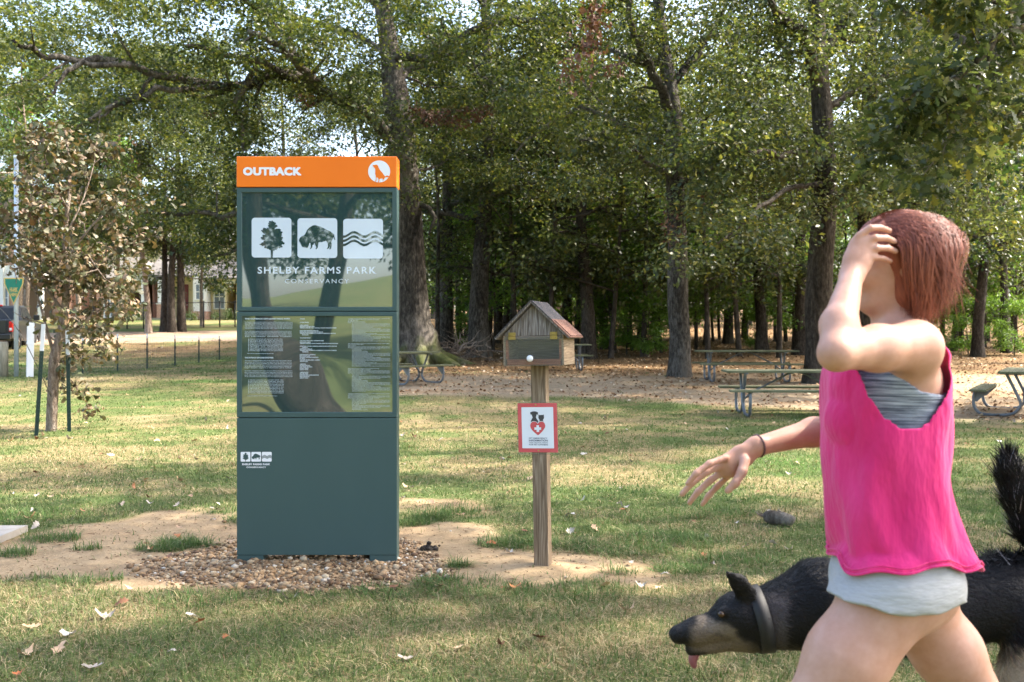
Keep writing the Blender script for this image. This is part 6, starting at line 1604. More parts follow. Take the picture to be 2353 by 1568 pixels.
a = NT('heather_grey'); w_ = a.noise(a.coord('Object', (3, 3, 120)), 3, 3, .7); a.l(a.ramp(w_, [(.38, (.07, .08, .11)), (.5, (.22, .25, .31)), (.66, (.52, .56, .64))]), a.b.inputs['Base Color']); a.set(rough=.85, spec=.2); M['heather'] = a.m
wpart('sports_bra', vol_mesh('sports_bra', Vb, 1), M['heather'])
# loose tank top
SEC = [(1318, 2068, 144, .170), (1300, 2066, 143, .168), (1260, 2054, 140, .164), (1200, 2042, 136, .160), (1130, 2036, 134, .156), (1060, 2034, 136, .158), (990, 2033, 137, .160), (930, 2032, 137, .162), (880, 2031, 136, .162), (845, 2034, 130, .158), (815, 2052, 112, .155), (790, 2066, 80, .140)]
sp = smooth_path([np.array(q, float) for q in SEC], 6); NA = 160
vs = []; fs = []
hole = [(1975, 770), (1985, 850), (1998, 905), (2030, 955), (2078, 986), (2128, 970), (2176, 912), (2200, 880), (2200, 770)]
for i, (py, cx_, hx_, hy_) in enumerate(sp):
    c = B(cx_, py, Yc); c[2] = CAMZ-(py-HY)/FPX*2.31; low = np.clip((py-930)/370, 0, 1)
    for k in range(NA):
        an = 2*math.pi*k/NA
        ca, sa = math.cos(an), math.sin(an)
        pw = .86
        ex = math.copysign(abs(ca)**pw, ca); ey = math.copysign(abs(sa)**pw, sa)
        fold = 1+low*(.050*math.sin(an*6+py*.013)+.026*math.sin(an*11+1.3-py*.012))+.016*math.sin(an*4-py*.022)+.010*math.sin(an*9+py*.03)
        x = c[0]+ex*hx_/FPX*Yc*fold; y = Yc+ey*hy_*fold; z = c[2]
        # hem: dips in front, lifted over the hip, kicked out behind
        if py > 1230:
            t = (py-1230)/88
            z += t*(-.004-.010*math.sin(an*3+2.0)+.008*math.sin(an*8)); x += t*t*.022*max(ca, 0)**2
            z += t*.018*max(0, -sa)*math.exp(-((ca+.1)/.35)**2)
        vs.append((x, y, z))
m = len(sp)
bad = set()
for i in range(m-1):
    for k in range(NA):
        ids_ = (i*NA+k, i*NA+(k+1) % NA, (i+1)*NA+(k+1) % NA, (i+1)*NA+k)
        q = np.mean([vs[j] for j in ids_], axis=0)
        x_, y_ = CX+q[0]/2.31*FPX, HY+(CAMZ-q[2])/2.31*FPX
        ins = False
        for (ax, ay), (bx, by) in zip(hole, hole[1:]+hole[:1]):
            if (ay > y_) != (by > y_) and x_ < (bx-ax)*(y_-ay)/(by-ay)+ax: ins = not ins
        if ins and abs(q[1]-Yc) > .05: continue
        fs.append(tuple(reversed(ids_)))
def sample(V_, p):
    q = (p-V_.lo)/V_.h; i0 = np.clip(np.floor(q).astype(int), 0, V_.n-2); t = np.clip(q-i0, 0, 1); o_ = 0
    for a_ in (0, 1):
        for b_ in (0, 1):
            for c_ in (0, 1):
                wgt = (t[:, 0] if a_ else 1-t[:, 0])*(t[:, 1] if b_ else 1-t[:, 1])*(t[:, 2] if c_ else 1-t[:, 2]); o_ = o_+wgt*V_.d[i0[:, 0]+a_, i0[:, 1]+b_, i0[:, 2]+c_]
    return o_
# the cloth stays outside the body
VT = Vol((.62, 2.15, .70), (1.35, 2.80, 1.50), .008); bra(VT); shorts(VT); vp = np.array(vs)
for _ in range(6):
    dd_ = sample(VT, vp); e_ = .004; gr_ = np.stack([sample(VT, vp+np.eye(3)[i]*e_)-sample(VT, vp-np.eye(3)[i]*e_) for i in range(3)], 1); gr_ /= np.linalg.norm(gr_, axis=1)[:, None]+1e-9
    gr_[:, 2] *= .3; push = np.clip(.012-dd_, 0, .03)*(vp[:, 2] < B(0, 800, Yc)[2]); vp += gr_*push[:, None]
vs = [tuple(q) for q in vp]
me = bpy.data.meshes.new('tank_top'); me.from_pydata([tuple(q) for q in vs], [], fs)
bm = bmesh.new(); bm.from_mesh(me)
bmesh.ops.delete(bm, geom=[q for q in bm.verts if not q.link_faces], context='VERTS')
bd = [q for q in bm.verts if q.is_boundary]
for _ in range(4): bmesh.ops.smooth_vert(bm, verts=bd, factor=.5, use_axis_x=True, use_axis_y=True, use_axis_z=True)
bmesh.ops.recalc_face_normals(bm, faces=bm.faces)
bmesh.ops.solidify(bm, geom=list(bm.faces), thickness=.0025)
bm.to_mesh(me); bm.free(); me.polygons.foreach_set('use_smooth', np.ones(len(me.polygons), bool))
a = NT('pink_jersey'); n1 = a.noise(a.coord('Object', (5, 5, 1.6)), 2.4, 4); n2 = a.noise(a.coord('Object', (1, 1, 1)), 420, 2)
a.l(a.ramp(n1, [(.3, (.62, .018, .15)), (.7, (.74, .040, .22))]), a.b.inputs['Base Color']); a.set(rough=.8, spec=.2, Sheen_Weight=.2); a.bump(n1, .5, .05); M['pink'] = a.m
tt = wpart('tank_top', me, M['pink'])
last = [Vector(vs[k]) for k in range(NA)]
m_ = MB(); m_.tube([q+Vector((0, 0, .004)) for q in last]+[last[0]+Vector((0, 0, .004))], .0032, 6); m_.tube([Vector((q.x, q.y, q.z+.016)) for q in last]+[last[0]+Vector((0, 0, .016))], .0022, 5); wpart('hem', m_.mesh('hem'), M['pink'], tt)
# bracelet and thin hair tie on the reaching wrist
ax = Vector(R_wr-R_el).normalized(); q = Vector(R_wr)-ax*.006
s1 = ax.cross(Vector((0, 0, 1))).normalized(); s2 = ax.cross(s1)
m_ = MB(); m_.tube([q+s1*math.cos(t)*.0285+s2*math.sin(t)*.0285 for t in [6.2832*k/24 for k in range(25)]], .0028, 8); plain('bracelet_dark', (.10, .045, .05), .5)
wpart('bracelet', m_.mesh('bracelet'), M['bracelet_dark'])
plain('shoe_grey', (.30, .32, .36), .7); plain('shoe_sole', (.75, .75, .74), .6)
for an_, d_ in ((L_an, np.array((-1, 0, -.08))), (R_an, np.array((.12, 0, -1)))):
    d_ = d_/np.linalg.norm(d_); Vv = Vol(an_-.32, an_+.32, .007); up_ = np.array((0, 0, 1.)) if abs(d_[2]) < .5 else np.array((1., 0, 0))
    Vv.cone(an_-up_*.045-d_*.03, an_-up_*.06+d_*.16, .046, .038, .02); Vv.cone(an_-up_*.02, an_-up_*.05, .045, .045, .02)
    s_ = wpart('shoe', vol_mesh('shoe', Vv, 1), M['shoe_grey'])
    Vv = Vol(an_-.32, an_+.32, .007); Vv.cone(an_-up_*.088-d_*.04, an_-up_*.088+d_*.17, .047, .042, .01, (up_, .4)); wpart('sole', vol_mesh('sole', Vv, 1), M['shoe_sole'], s_)
# ================================================================== black dog running beside her
YD = 3.2
def D_(px, py, dy=0.): return np.array(P(px, py, YD+dy))
V = Vol((.42, 2.88, -.03), (2.12, 3.52, 1.08), .008)
V.ell(D_(1955, 1420), (.20, .135, .165), .05); V.ell(D_(2120, 1395), (.24, .13, .145), .06); V.ell(D_(2300, 1375), (.20, .125, .13), .06)
V.ell(D_(2395, 1390), (.13, .125, .14), .05); V.cone(D_(1880, 1375), D_(1800, 1412), .125, .098, .05); V.cone(D_(1800, 1412), D_(1745, 1425), .098, .088, .04)
V.ell(D_(1905, 1370), (.10, .12, .085), .05)
# head
V.ell(D_(1706, 1412), (.095, .078, .076), .03); V.cone(D_(1680, 1430), D_(1600, 1452), .058, .042, .025); V.cone(D_(1600, 1450), D_(1560, 1458), .042, .031, .02)
V.cone(D_(1680, 1470), D_(1590, 1492), .036, .022, .012); V.ell(D_(1722, 1462), (.06, .062, .05), .03)
V.ell(D_(1548, 1456), (.016, .020, .014), .006)
for s in (-1, 1):
    e0 = D_(1712, 1362, s*.052); V.chain([e0, D_(1696, 1338, s*.066), D_(1672, 1318, s*.078)], [.034, .026, .010], .015, ((.3, 1, 0), .45))
    V.ell(D_(1662, 1405, s*.050), (.02, .014, .012), .012)
# legs: near fore leg back under the body, far fore leg forward; hind legs pushing
def leg(pts, rs): V.chain(pts, rs, .03)
leg([D_(1930, 1470, -.08), D_(1905, 1590, -.085), D_(1925, 1690, -.085), D_(1900, 1755, -.085)], [.075, .046, .030, .028]); V.cone(D_(1900, 1757, -.085), D_(1872, 1765, -.085), .028, .024, .01)
leg([D_(1935, 1470, .08), D_(1990, 1580, .085), D_(2040, 1650, .085), D_(2070, 1700, .085)], [.075, .046, .030, .026]); V.cone(D_(2070, 1700, .085), D_(2062, 1724, .085), .026, .02, .01)
leg([D_(2385, 1430, -.08), D_(2350, 1560, -.09), D_(2440, 1640, -.09), D_(2415, 1750, -.09)], [.105, .065, .034, .028]); V.cone(D_(2415, 1755, -.09), D_(2380, 1764, -.09), .028, .024, .01)
leg([D_(2385, 1430, .08), D_(2400, 1570, .09), D_(2500, 1620, .09), D_(2540, 1720, .09)], [.105, .060, .034, .028]); V.cone(D_(2540, 1725, .09), D_(2515, 1745, .09), .028, .022, .01)
# raised plume tail
TL = [D_(2440, 1330), D_(2420, 1270), D_(2375, 1215), D_(2345, 1150), D_(2322, 1095), D_(2318, 1060)]
V.chain(TL, [.045, .050, .052, .046, .034, .014], .03)
v, f = V.surface()
dpos = Vector((float(D_(2100, 1400)[0]), YD, 0))
dog = empty('dog', dpos, 0, 'big black dog with tan and pale markings running behind the woman', 'dog')
a = NT('dog_coat'); tc = a.n('ShaderNodeVertexColor', layer_name='Col'); nn = a.noise(a.coord('Object', (20, 20, 20)), 6, 5)
hs = a.n('ShaderNodeHueSaturation'); mr = a.n('ShaderNodeMapRange'); mr.inputs['To Min'].default_value = .5; mr.inputs['To Max'].default_value = 1.5; a.l(nn, mr.inputs['Value']); a.l(mr.outputs[0], hs.inputs['Value']); a.l(tc.outputs[0], hs.inputs['Color'])
a.l(hs.outputs[0], a.b.inputs['Base Color']); a.set(rough=.55, spec=.25); a.bump(nn, .5, .01); M['dog_coat'] = a.m
def coat(p):
    """base colours of the coat from the place on the animal"""
    px = CX+p[:, 0]/p[:, 1]*FPX; py = HY+(CAMZ-p[:, 2])/p[:, 1]*FPX
    n = (fbm(px, py, 22, 5, 3)-.5)*2
    c = np.zeros((len(p), 3))+np.array((.007, .0065, .007))
    def put(m, col):
        m = np.clip(m, 0, 1)[:, None]; c[:] = c*(1-m)+np.array(col)*m
    put(sstep(18, 0, np.abs(py-(1480+(px-1640)*.28))-20+n*8)*sstep(1755, 1700, px)*sstep(1575, 1600, px), (.15, .115, .08))      # cheek and lower muzzle
    put(sstep(14, 0, np.abs(py-(1440+(px-1640)*.35))-7+n*5)*sstep(1700, 1680, px)*sstep(1590, 1620, px), (.20, .16, .12))
    put(sstep(1740, 1765, px)*sstep(1815, 1798, px)*.9*sstep(1350, 1385, py), (.075, .065, .065))                                 # lighter ruff behind the collar
    put(sstep(1505, 1535, py+n*14)*sstep(1985, 2010, px)*sstep(2200, 2150, px)*.7, (.22, .17, .12))
    put(sstep(1470, 1530, py+(px-2320)*.35+n*22)*sstep(2235, 2300, px), (.50, .42, .30))                                        # pale breeches of the hind leg
    put(sstep(1600, 1640, py+n*14), (.26, .17, .09))
    put(sstep(2385, 2440, px+n*12)*sstep(1130, 1250, py)*.8, (.30, .24, .16))
    return c
me = npmesh('body', v-np.array(dpos), f, True, coat(v)); link('body', me, M['dog_coat'], dog)
# coat hair as short tapered locks lying along the body
rng = np.random.default_rng(12)
tri = np.concatenate([f[:, [0, 1, 2]], f[:, [0, 2, 3]]]); e1 = v[tri[:, 1]]-v[tri[:, 0]]; e2 = v[tri[:, 2]]-v[tri[:, 0]]; nr = np.cross(e1, e2); ar = np.linalg.norm(nr, axis=1); nr /= ar[:, None]+1e-12
NH = 60000; pick = rng.choice(len(tri), NH, p=ar/ar.sum()); r1 = np.sqrt(rng.random(NH)); r2 = rng.random(NH)
p = v[tri[pick, 0]]*(1-r1)[:, None]+v[tri[pick, 1]]*(r1*(1-r2))[:, None]+v[tri[pick, 2]]*(r1*r2)[:, None]; n_ = nr[pick]
px = CX+p[:, 0]/p[:, 1]*FPX; py = HY+(CAMZ-p[:, 2])/p[:, 1]*FPX
L = np.where(px < 1740, .010, .026); L = np.where((px > 2280) & (py < 1300), .085, L); L = np.where((px > 2300) & (py > 1400), .05, L); L = L*rng.uniform(.6, 1.3, NH)
flow = np.stack([np.ones(NH), np.zeros(NH), -.35*np.ones(NH)], 1); tl = (px > 2260) & (py < 1300); flow[tl] = (-.15, 0, .9)
flow[tl] += rng.normal(0, .22, (tl.sum(), 3))
flow = flow-n_*(flow*n_).sum(1)[:, None]; flow /= np.linalg.norm(flow, axis=1)[:, None]+1e-9
d = flow+n_*np.where(tl, rng.uniform(.05, .30, NH), rng.uniform(.15, .55, NH))[:, None]+rng.normal(0, .13, (NH, 3)); d /= np.linalg.norm(d, axis=1)[:, None]
sd = np.cross(d, n_); sd /= np.linalg.norm(sd, axis=1)[:, None]+1e-9
w = (.0016+.02*L)[:, None]*.8
hv = np.stack([p-sd*w, p+sd*w, p+d*L[:, None]-n_*(L*.12)[:, None]], 1).reshape(-1, 3); hf = np.arange(NH*3).reshape(-1, 3)
hc = np.repeat(coat(p), 3, 0); lite = np.repeat((rng.random(NH) < .05) & tl, 3); hc[lite] = (.22, .21, .22)
link('fur', npmesh('fur', hv-np.array(dpos), hf, False, hc), M['dog_coat'], dog)
plain('collar_black', (.010, .010, .011), .6); plain('tongue', (.26, .085, .10), .35); plain('dog_eye', (.05, .025, .01), .08)
c0 = D_(1743, 1424); axv = Vector(D_(1800, 1408)-D_(1700, 1430)).normalized(); s1 = Vector((0, 1, 0)); s2 = axv.cross(s1)
m_ = MB(); n = 40; vs = []
for dx, r in ((-.022, .098), (-.022, .104), (.022, .110), (.022, .103)): vs += [Vector(c0)+axv*dx+(s1*math.cos(6.2832*k/n)*.95+s2*math.sin(6.2832*k/n))*r for k in range(n)]
m_.add(vs, [(i*n+k, i*n+(k+1) % n, ((i+1) % 4)*n+(k+1) % n, ((i+1) % 4)*n+k) for i in range(4) for k in range(n)], True)
me = m_.mesh('collar'); me.transform(Matrix.Translation(-dpos)); link('collar', me, M['collar_black'], dog)
m_ = MB(); m_.tube(smooth_path([D_(1640, 1478), D_(1605, 1492), D_(1592, 1515), D_(1596, 1535)], 4), [.014, .015, .016, .016, .016, .016, .016, .016, .015, .014, .012, .010, .006], 10); me = m_.mesh('tongue'); me.transform(Matrix.Translation(-dpos)); link('tongue', me, M['tongue'], dog)
for s in (-1, 1):
    m_ = MB(); m_.ball(tuple(D_(1657, 1412, s*.058)), .011, 2); me = m_.mesh('eye'); me.transform(Matrix.Translation(-dpos)); link('eye', me, M['dog_eye'], dog)
# ================================================================== grass and fallen leaves
rng = np.random.default_rng(2024)
def blades(n, y0, y1, margin, hmin, hmax, wid, seed, dens=None):
    rng = np.random.default_rng(seed)
    y = y0+(y1-y0)*rng.random(n); x = (rng.random(n)*2-1)*(.5145*y+margin)
    dirt, worn, grav, sand, litter, road, asph, verge = masks(x, y)
    p = (1-dirt*.985)*(1-worn*.6)*(1-grav)*(1-sand*.96)*(1-litter)*(1-road)*(1-asph)*(1-verge*.8)
    p = p*(.55+.9*fbm(x, y, .22, 201, 2))
    if dens is not None: p = p*dens(x, y)
    k = rng.random(n) < p; x, y = x[k], y[k]; return x, y
def grass_mesh(x, y, hmin, hmax, wid, rng, seed, tall=None):
    n = len(x); g = tone(x, y)
    clump = fbm(x, y, .30, 211, 3)
    h = (hmin+(hmax-hmin)*rng.random(n)**1.6)*(.55+.9*clump)
    if tall is not None: h = h*tall
    az = rng.uniform(0, 6.283, n)+(fbm(x, y, .4, 221, 2)-.5)*5
    dead = rng.random(n) > (.33+.54*g)
    lean = np.where(dead, rng.uniform(.9, 2.1, n), rng.uniform(.3, 1.35, n))
    h = np.where(dead, h*1.35, h)
    dx, dy = np.cos(az), np.sin(az); sx, sy = -dy, dx
    z = gz(x, y)-.004; w = wid*rng.uniform(.6, 1.3, n)
    sl = np.sin(np.minimum(lean, 1.5)); cl = np.cos(np.minimum(lean, 1.5))
    m1 = np.stack([x+dx*h*.45*sl*.7, y+dy*h*.45*sl*.7, z+h*.5*np.maximum(cl, .25)], 1)
    tp = np.stack([x+dx*h*sl*1.1, y+dy*h*sl*1.1, z+h*np.maximum(cl*.9-.1*lean, .10)], 1)
    b = np.stack([x, y, z], 1); s = np.stack([sx, sy, np.zeros(n)], 1)*w[:, None]
    v = np.stack([b-s, b+s, m1-s*.8, m1+s*.8, tp], 1)
    f = np.array([(0, 1, 3), (0, 3, 2), (2, 3, 4)])[None]+(np.arange(n)*5)[:, None, None]
    gr = np.array((.075, .128, .030)); gr2 = np.array((.150, .180, .060)); st = np.array((.46, .38, .22)); st2 = np.array((.27, .205, .10)); br = np.array((.20, .12, .06))
    u = rng.random(n)[:, None]; c = np.where(dead[:, None], st*(u)+st2*(1-u), gr*u+gr2*(1-u))
    c = np.where((dead & (rng.random(n) < .10))[:, None], br, c)
    lush = sstep(.60, .80, fbm(x, y, 1.1, 231, 3))[:, None]*(~dead)[:, None]*.6
    c = c*(1-lush)+np.array((.045, .115, .018))*lush
    return v.reshape(-1, 3), f.reshape(-1, 3), np.repeat(c, 5, 0)
a = NT('grass_blade'); va = a.n('ShaderNodeVertexColor', layer_name='Col'); a.l(va.outputs[0], a.b.inputs['Base Color']); a.set(rough=.6, spec=.25)
tr = a.n('ShaderNodeBsdfTranslucent'); ms = a.n('ShaderNodeMixShader'); ms.inputs[0].default_value = .3; a.l(va.outputs[0], tr.inputs[0]); a.l(a.b.outputs[0], ms.inputs[1]); a.l(tr.outputs[0], ms.inputs[2]); a.l(ms.outputs[0], a.out.inputs[0]); M['blade'] = a.m
parts_ = []
for n, y0, y1, mg, h0, h1, w, sd_ in [(150000, 3.5, 5.6, .5, .020, .075, .0021, 1), (150000, 5.6, 8.2, .6, .020, .070, .0026, 2), (130000, 8.2, 13, 1, .024, .07, .0040, 3), (110000, 13, 24, 2, .026, .065, .007, 4), (60000, 24, 44, 3, .04, .075, .015, 5)]:
    x, y = blades(n, y0, y1, mg, h0, h1, w, sd_)
    parts_.append(grass_mesh(x, y, h0, h1, w, rng, sd_))
# taller tufts at the edges of the bare soil
TU = [(370, 1262, .13, 700), (410, 1250, .10, 500), (455, 1256, .08, 400), (120, 1240, .16, 500), (200, 1262, .08, 150), (1180, 1252, .20, 1100), (1290, 1254, .12, 500), (1420, 1262, .28, 1500), (1520, 1240, .25, 1200), (1560, 1312, .14, 650), (1640, 1180, .30, 1100), (1500, 1190, .3, 900), (1055, 1302, .05, 220), (990, 1190, .13, 500), (1050, 1180, .15, 500), (950, 1206, .10, 350), (30, 1275, .12, 300), (20, 1196, .25, 900), (100, 1185, .3, 700), (180, 1336, .12, 250), (1005, 1338, .10, 300), (1100, 1355, .25, 700), (900, 1362, .2, 500), (1330, 1362, .25, 700), (1600, 1250, .2, 700), (450, 1380, .2, 400), (1430, 1318, .1, 120), (260, 1332, .05, 80), (1700, 1290, .2, 600)]
for i, (a_, b_, r, n) in enumerate(TU):
    c = gp(a_, b_); rr = r*np.sqrt(rng.random(n)); an = rng.uniform(0, 6.283, n); x = c.x+rr*np.cos(an)*1.25; y = c.y+rr*np.sin(an)*.8
    v, f, cc = grass_mesh(x, y, .05, .125, .0022, rng, 50+i); q = rng.random((n, 1)); gcol = np.array((.06, .135, .025))*q+np.array((.115, .17, .05))*(1-q)
    keep = rng.random(n) < .72; cc2 = np.where(np.repeat(keep, 5)[:, None], np.repeat(gcol, 5, 0), cc); parts_.append((v, f, cc2))
off = 0; V_, F_, C_ = [], [], []
for v, f, c in parts_: V_.append(v); F_.append(f+off); C_.append(c); off += len(v)
tag(link('grass', npmesh('grass', np.concatenate(V_), np.concatenate(F_), False, np.concatenate(C_)), M['blade']), 'short patchy lawn grass, part green and part straw', 'grass', kind='stuff')

# ---- crumbs, straw and twigs lying on the bare soil ----
n = 5200; x = rng.uniform(-4.6, 2.4, n); y = rng.uniform(5.2, 8.6, n); k = rng.random(n) < masks(x, y)[0]*(1-masks(x, y)[2]*.8); x, y = x[k], y[k]; n = len(x)
L_ = rng.lognormal(math.log(.016), .6, n).clip(.004, .09); wd = np.where(L_ > .03, .0022, L_*.28); az = rng.uniform(0, 6.283, n); dx, dy = np.cos(az)*L_/2, np.sin(az)*L_/2; sx, sy = -np.sin(az)*wd, np.cos(az)*wd; z = gz(x, y)
hz_ = rng.uniform(.003, .008, n)
v = np.stack([np.stack([x-dx, y-dy, z+.001], 1), np.stack([x+sx, y+sy, z+hz_*.3], 1), np.stack([x+dx, y+dy, z+.002], 1), np.stack([x-sx, y-sy, z+hz_*.3], 1), np.stack([x, y, z+hz_], 1)], 1).reshape(-1, 3)
f = (np.array([(0, 4, 1), (1, 4, 2), (2, 4, 3), (3, 4, 0)])[None, :, ::-1]+(np.arange(n)*5)[:, None, None]).reshape(-1, 3)
a = NT('soil_crumbs'); g = a.n('ShaderNodeNewGeometry'); a.l(a.ramp(g.outputs['Random Per Island'], [(0, (.05, .028, .016)), (.45, (.16, .09, .05)), (.75, (.28, .185, .10)), (1, (.46, .36, .22))]), a.b.inputs['Base Color']); a.set(rough=.9, spec=.15)
tag(link('soil_debris', npmesh('soil_debris', v, f), a.m), 'twigs, straw and crumbs littering the bare soil', 'debris', kind='stuff')

# ---- fallen leaves -----------------------------------------------------------------
def fallen_mesh(seed, curl, twist):
    rng = np.random.default_rng(seed); v = OAK_V.copy()
    # finer sheet: subdivide the lobed outline once across the midrib
    u, w = v[:, 0], v[:, 1]
    z = curl*(u-.5)**2*2.2+twist*w*(u-.4)*3+abs(w)*rng.uniform(.1, .6)+rng.normal(0, .02, len(v))
    me = npmesh('fallen_leaf', np.stack([u-.5, np.sign(w)*np.maximum(np.abs(w), .13*(w != 0)*(u < .95))*1.05, (z-z.min())*.6], 1), OAK_F, True); return me
def fleaf(name, c0, c1):
    a = NT(name); n1 = a.noise(a.coord('Object'), 5, 4); oi = a.n('ShaderNodeObjectInfo'); mx = a.n('ShaderNodeMath', operation='MULTIPLY_ADD'); mx.inputs[1].default_value = .5; mx.inputs[2].default_value = .0
    sb = a.n('ShaderNodeMath', operation='MULTIPLY_ADD'); sb.inputs[1].default_value = .6; a.l(oi.outputs['Random'], mx.inputs[0]); a.l(n1, sb.inputs[0]); a.l(mx.outputs[0], sb.inputs[2])
    a.l(a.ramp(sb.outputs[0], [(.2, c0), (.8, c1)]), a.b.inputs['Base Color']); a.set(rough=.6, spec=.3); return a.m
M['fl_pale'] = fleaf('fallen_pale', (.28, .22, .165), (.50, .46, .41)); M['fl_tan'] = fleaf('fallen_tan', (.34, .20, .11), (.52, .36, .22)); M['fl_brown'] = fleaf('fallen_brown', (.10, .045, .022), (.26, .12, .06)); M['fl_orange'] = fleaf('fallen_orange', (.30, .09, .03), (.50, .22, .09))
meshes = {}
for mk in ('fl_pale', 'fl_tan', 'fl_brown', 'fl_orange'):
    meshes[mk] = []
    for s_ in range(5):
        me = fallen_mesh(300+s_, [.5, .9, -.4, 1.3, .2][s_], [.3, -.6, .5, .1, -.9][s_]); me.materials.append(M[mk]); meshes[mk].append(me)
def drop(p, L, rz, mk, k, label, tilt=(0, 0), lift=0.012):
    o = bpy.data.objects.new('fallen_leaf', meshes[mk][k]); COL.objects.link(o)
    o.location = (p[0], p[1], p[2]+lift); o.rotation_euler = (tilt[0], tilt[1], rz); o.scale = (L, L, L)
    return tag(o, label, 'leaf', 'fallen oak leaves on the lawn')
BIG = [(75, 1449, .105, .15, 'fl_tan', 0, 'flat lobed tan leaf near the left border, above the pale curled one'), (160, 1468, .100, -.3, 'fl_pale', 1, 'pale curled leaf with a yellowish fold in the near grass at left'), (243, 1424, .115, .3, 'fl_pale', 3, 'large pale leaf curled upward in the grass left below the gravel'), (215, 1543, .115, -.15, 'fl_pale', 0, 'whitish flat leaf at the bottom left of the lawn'), (58, 1512, .10, 1.2, 'fl_tan', 3, 'upright tan leaf at the lower left border'), (440, 1422, .07, -.2, 'fl_pale', 4, 'small whitish leaf in the grass below the kiosk gravel'), (667, 1384, .095, .5, 'fl_pale', 3, 'curled white leaf with a brown underside in front of the kiosk'), (945, 1522, .115, .1, 'fl_pale', 1, 'big white lobed leaf at the bottom of the lawn below the post'), (1171, 1272, .075, .9, 'fl_pale', 3, 'white crumpled leaf on bare soil left of the post foot'), (1311, 1189, .105, -.6, 'fl_pale', 2, 'long pale curled leaf in the grass right of the post'), (183, 1362, .06, .4, 'fl_brown', 3, 'brown curled leaf at the lower edge of the soil left of the gravel'), (45, 1556, .06, .7, 'fl_orange', 1, 'orange leaf in the bottom left corner'), (396, 1505, .045, .3, 'fl_pale', 2, 'tiny grey white leaf in the near grass'), (1052, 1497, .07, .1, 'fl_tan', 0, 'faded leaf flat in the straw below the post'), (1692, 1207, .055, .6, 'fl_pale', 1, 'white leaf in the grass left of the broken log'), (1638, 1303, .05, 1.0, 'fl_pale', 3, 'pale leaf standing in the grass above the dogs head'), (1800, 1300, .06, .2, 'fl_tan', 1, 'tan leaf in the grass behind the dogs neck'), (1592, 1205, .06, .0, 'fl_brown', 2, 'brown leaf left of the broken log'), (116, 1146, .075, .6, 'fl_tan', 3, 'tan leaf standing in the grass left of the bare soil'), (28, 1140, .07, 1.5, 'fl_pale', 1, 'pale upright leaf at the left border beyond the soil'), (195, 1180, .085, .3, 'fl_brown', 1, 'brown curled leaf at the upper edge of the bare soil'), (490, 1197, .06, -.1, 'fl_pale', 2, 'white leaf on the soil beside the kiosk'), (1060, 1185, .09, .25, 'fl_tan', 0, 'tan leaf on the worn patch between kiosk and post'), (860, 1362, .08, .1, 'fl_tan', 4, 'tan leaf at the near rim of the gravel'), (1155, 1357, .04, .2, 'fl_orange', 0, 'small reddish leaf at the near rim of the soil below the post'), (320, 1145, .05, .5, 'fl_pale', 1, 'small pale leaf in the grass beyond the soil left of the kiosk'), (1790, 1180, .05, 1.2, 'fl_pale', 3, 'white leaf standing in the grass above the broken log')]
for a_, b_, L, rz, mk, k, lab in BIG:
    p = gp(a_, b_); drop(p, L*.86, rz, mk, k, lab, (rng.normal(0, .14), rng.normal(0, .14)), .016 if masks(np.array([p.x]), np.array([p.y]))[0][0] < .5 else .006)
LAB = {'fl_pale': 'small pale fallen leaf on the open lawn', 'fl_tan': 'small tan fallen leaf on the open lawn', 'fl_brown': 'small brown fallen leaf on the open lawn', 'fl_orange': 'small orange fallen leaf on the open lawn'}
n = 0
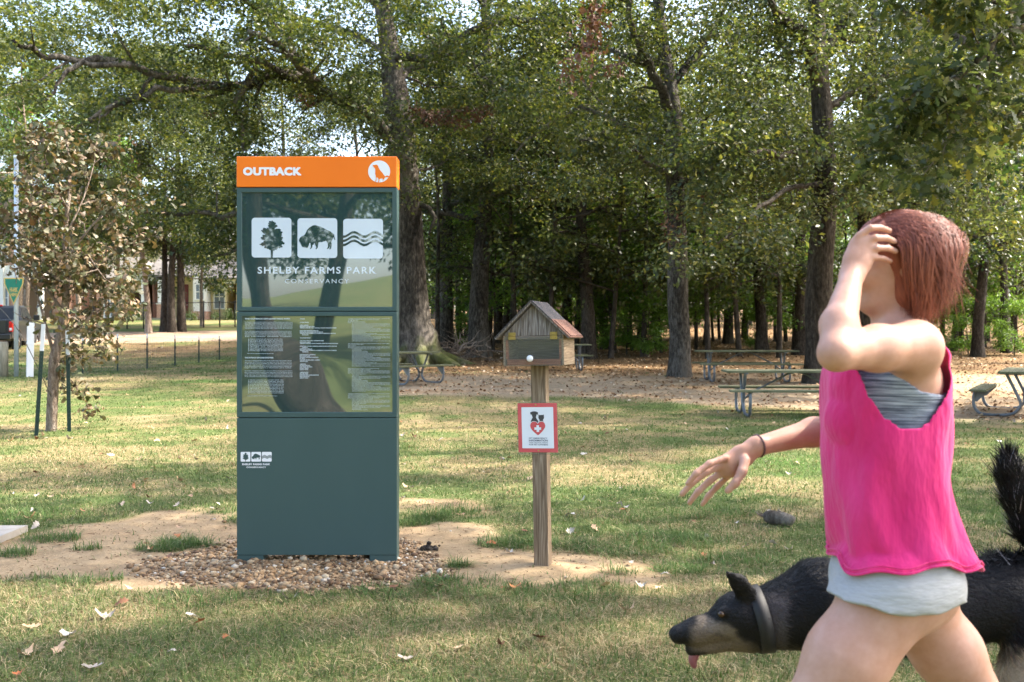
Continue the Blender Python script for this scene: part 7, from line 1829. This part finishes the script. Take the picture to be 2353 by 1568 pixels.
while n < 268:
    py = HY+CAMZ*FPX/rng.choice([rng.uniform(4.2, 9), rng.uniform(8, 16), rng.uniform(12, 28)]); a_ = rng.uniform(0, 2353)
    if py > 1560: continue
    p = gp(a_, py); mk = rng.choice(['fl_pale', 'fl_tan', 'fl_brown', 'fl_orange'], p=[.42, .30, .18, .10])
    drop(p, rng.uniform(.045, .09)*(1.0 if p.y < 9 else 1.15), rng.uniform(0, 6.28), mk, rng.integers(0, 5), LAB[mk], (rng.normal(0, .35), rng.normal(0, .35)), .018); n += 1
# leaf litter that covers the picnic ground and the floor of the wood
n = 34000; y = 13+43*rng.random(n)**.8; x = rng.uniform(-6, .55*y.max(), n); x = (rng.random(n)*(.53*y+6.5))-6.0
dirt, worn, grav, sand, litter, road, asph, verge = masks(x, y)
k = rng.random(n) < np.clip(sand*.7*(fbm(x, y*2.2, 1.4, 66, 4) > .47)+sand*.28+litter*1.0+.012, 0, 1); x, y = x[k], y[k]; n = len(x)
n2 = 3500; y2 = 30+24*rng.random(n2); x2 = -.52*y2+rng.random(n2)*.40*y2; kv = rng.random(n2) < masks(x2, y2)[7]; x, y = np.concatenate([x, x2[kv]]), np.concatenate([y, y2[kv]]); n = len(x)
s = rng.uniform(.05, .10, n); az = rng.uniform(0, 6.283, n); t1, t2 = rng.normal(0, .5, n), rng.normal(0, .5, n)
lv = QUAD_V-np.array((.5, 0, 0)); ca, sa = np.cos(az)[:, None], np.sin(az)[:, None]
vx = lv[None, :, 0]*ca-lv[None, :, 1]*sa; vy = lv[None, :, 0]*sa+lv[None, :, 1]*ca; vz = lv[None, :, 2]+lv[None, :, 0]*t1[:, None]*.5+lv[None, :, 1]*t2[:, None]+.22
v = np.stack([x[:, None]+vx*s[:, None], y[:, None]+vy*s[:, None], gz(x, y)[:, None]+vz*s[:, None]], -1).reshape(-1, 3); f = (QUAD_F[None]+(np.arange(n)*4)[:, None, None]).reshape(-1, 3)
a = NT('leaf_litter'); g = a.n('ShaderNodeNewGeometry'); a.l(a.ramp(g.outputs['Random Per Island'], [(0, (.09, .04, .02)), (.4, (.22, .115, .055)), (.7, (.36, .22, .115)), (.9, (.50, .36, .22)), (1, (.62, .54, .42))]), a.b.inputs['Base Color']); a.set(rough=.75, spec=.2)
tag(link('leaf_litter', npmesh('leaf_litter', v, f), a.m), 'brown leaf litter scattered over the picnic ground and wood floor', 'leaf litter', kind='stuff')
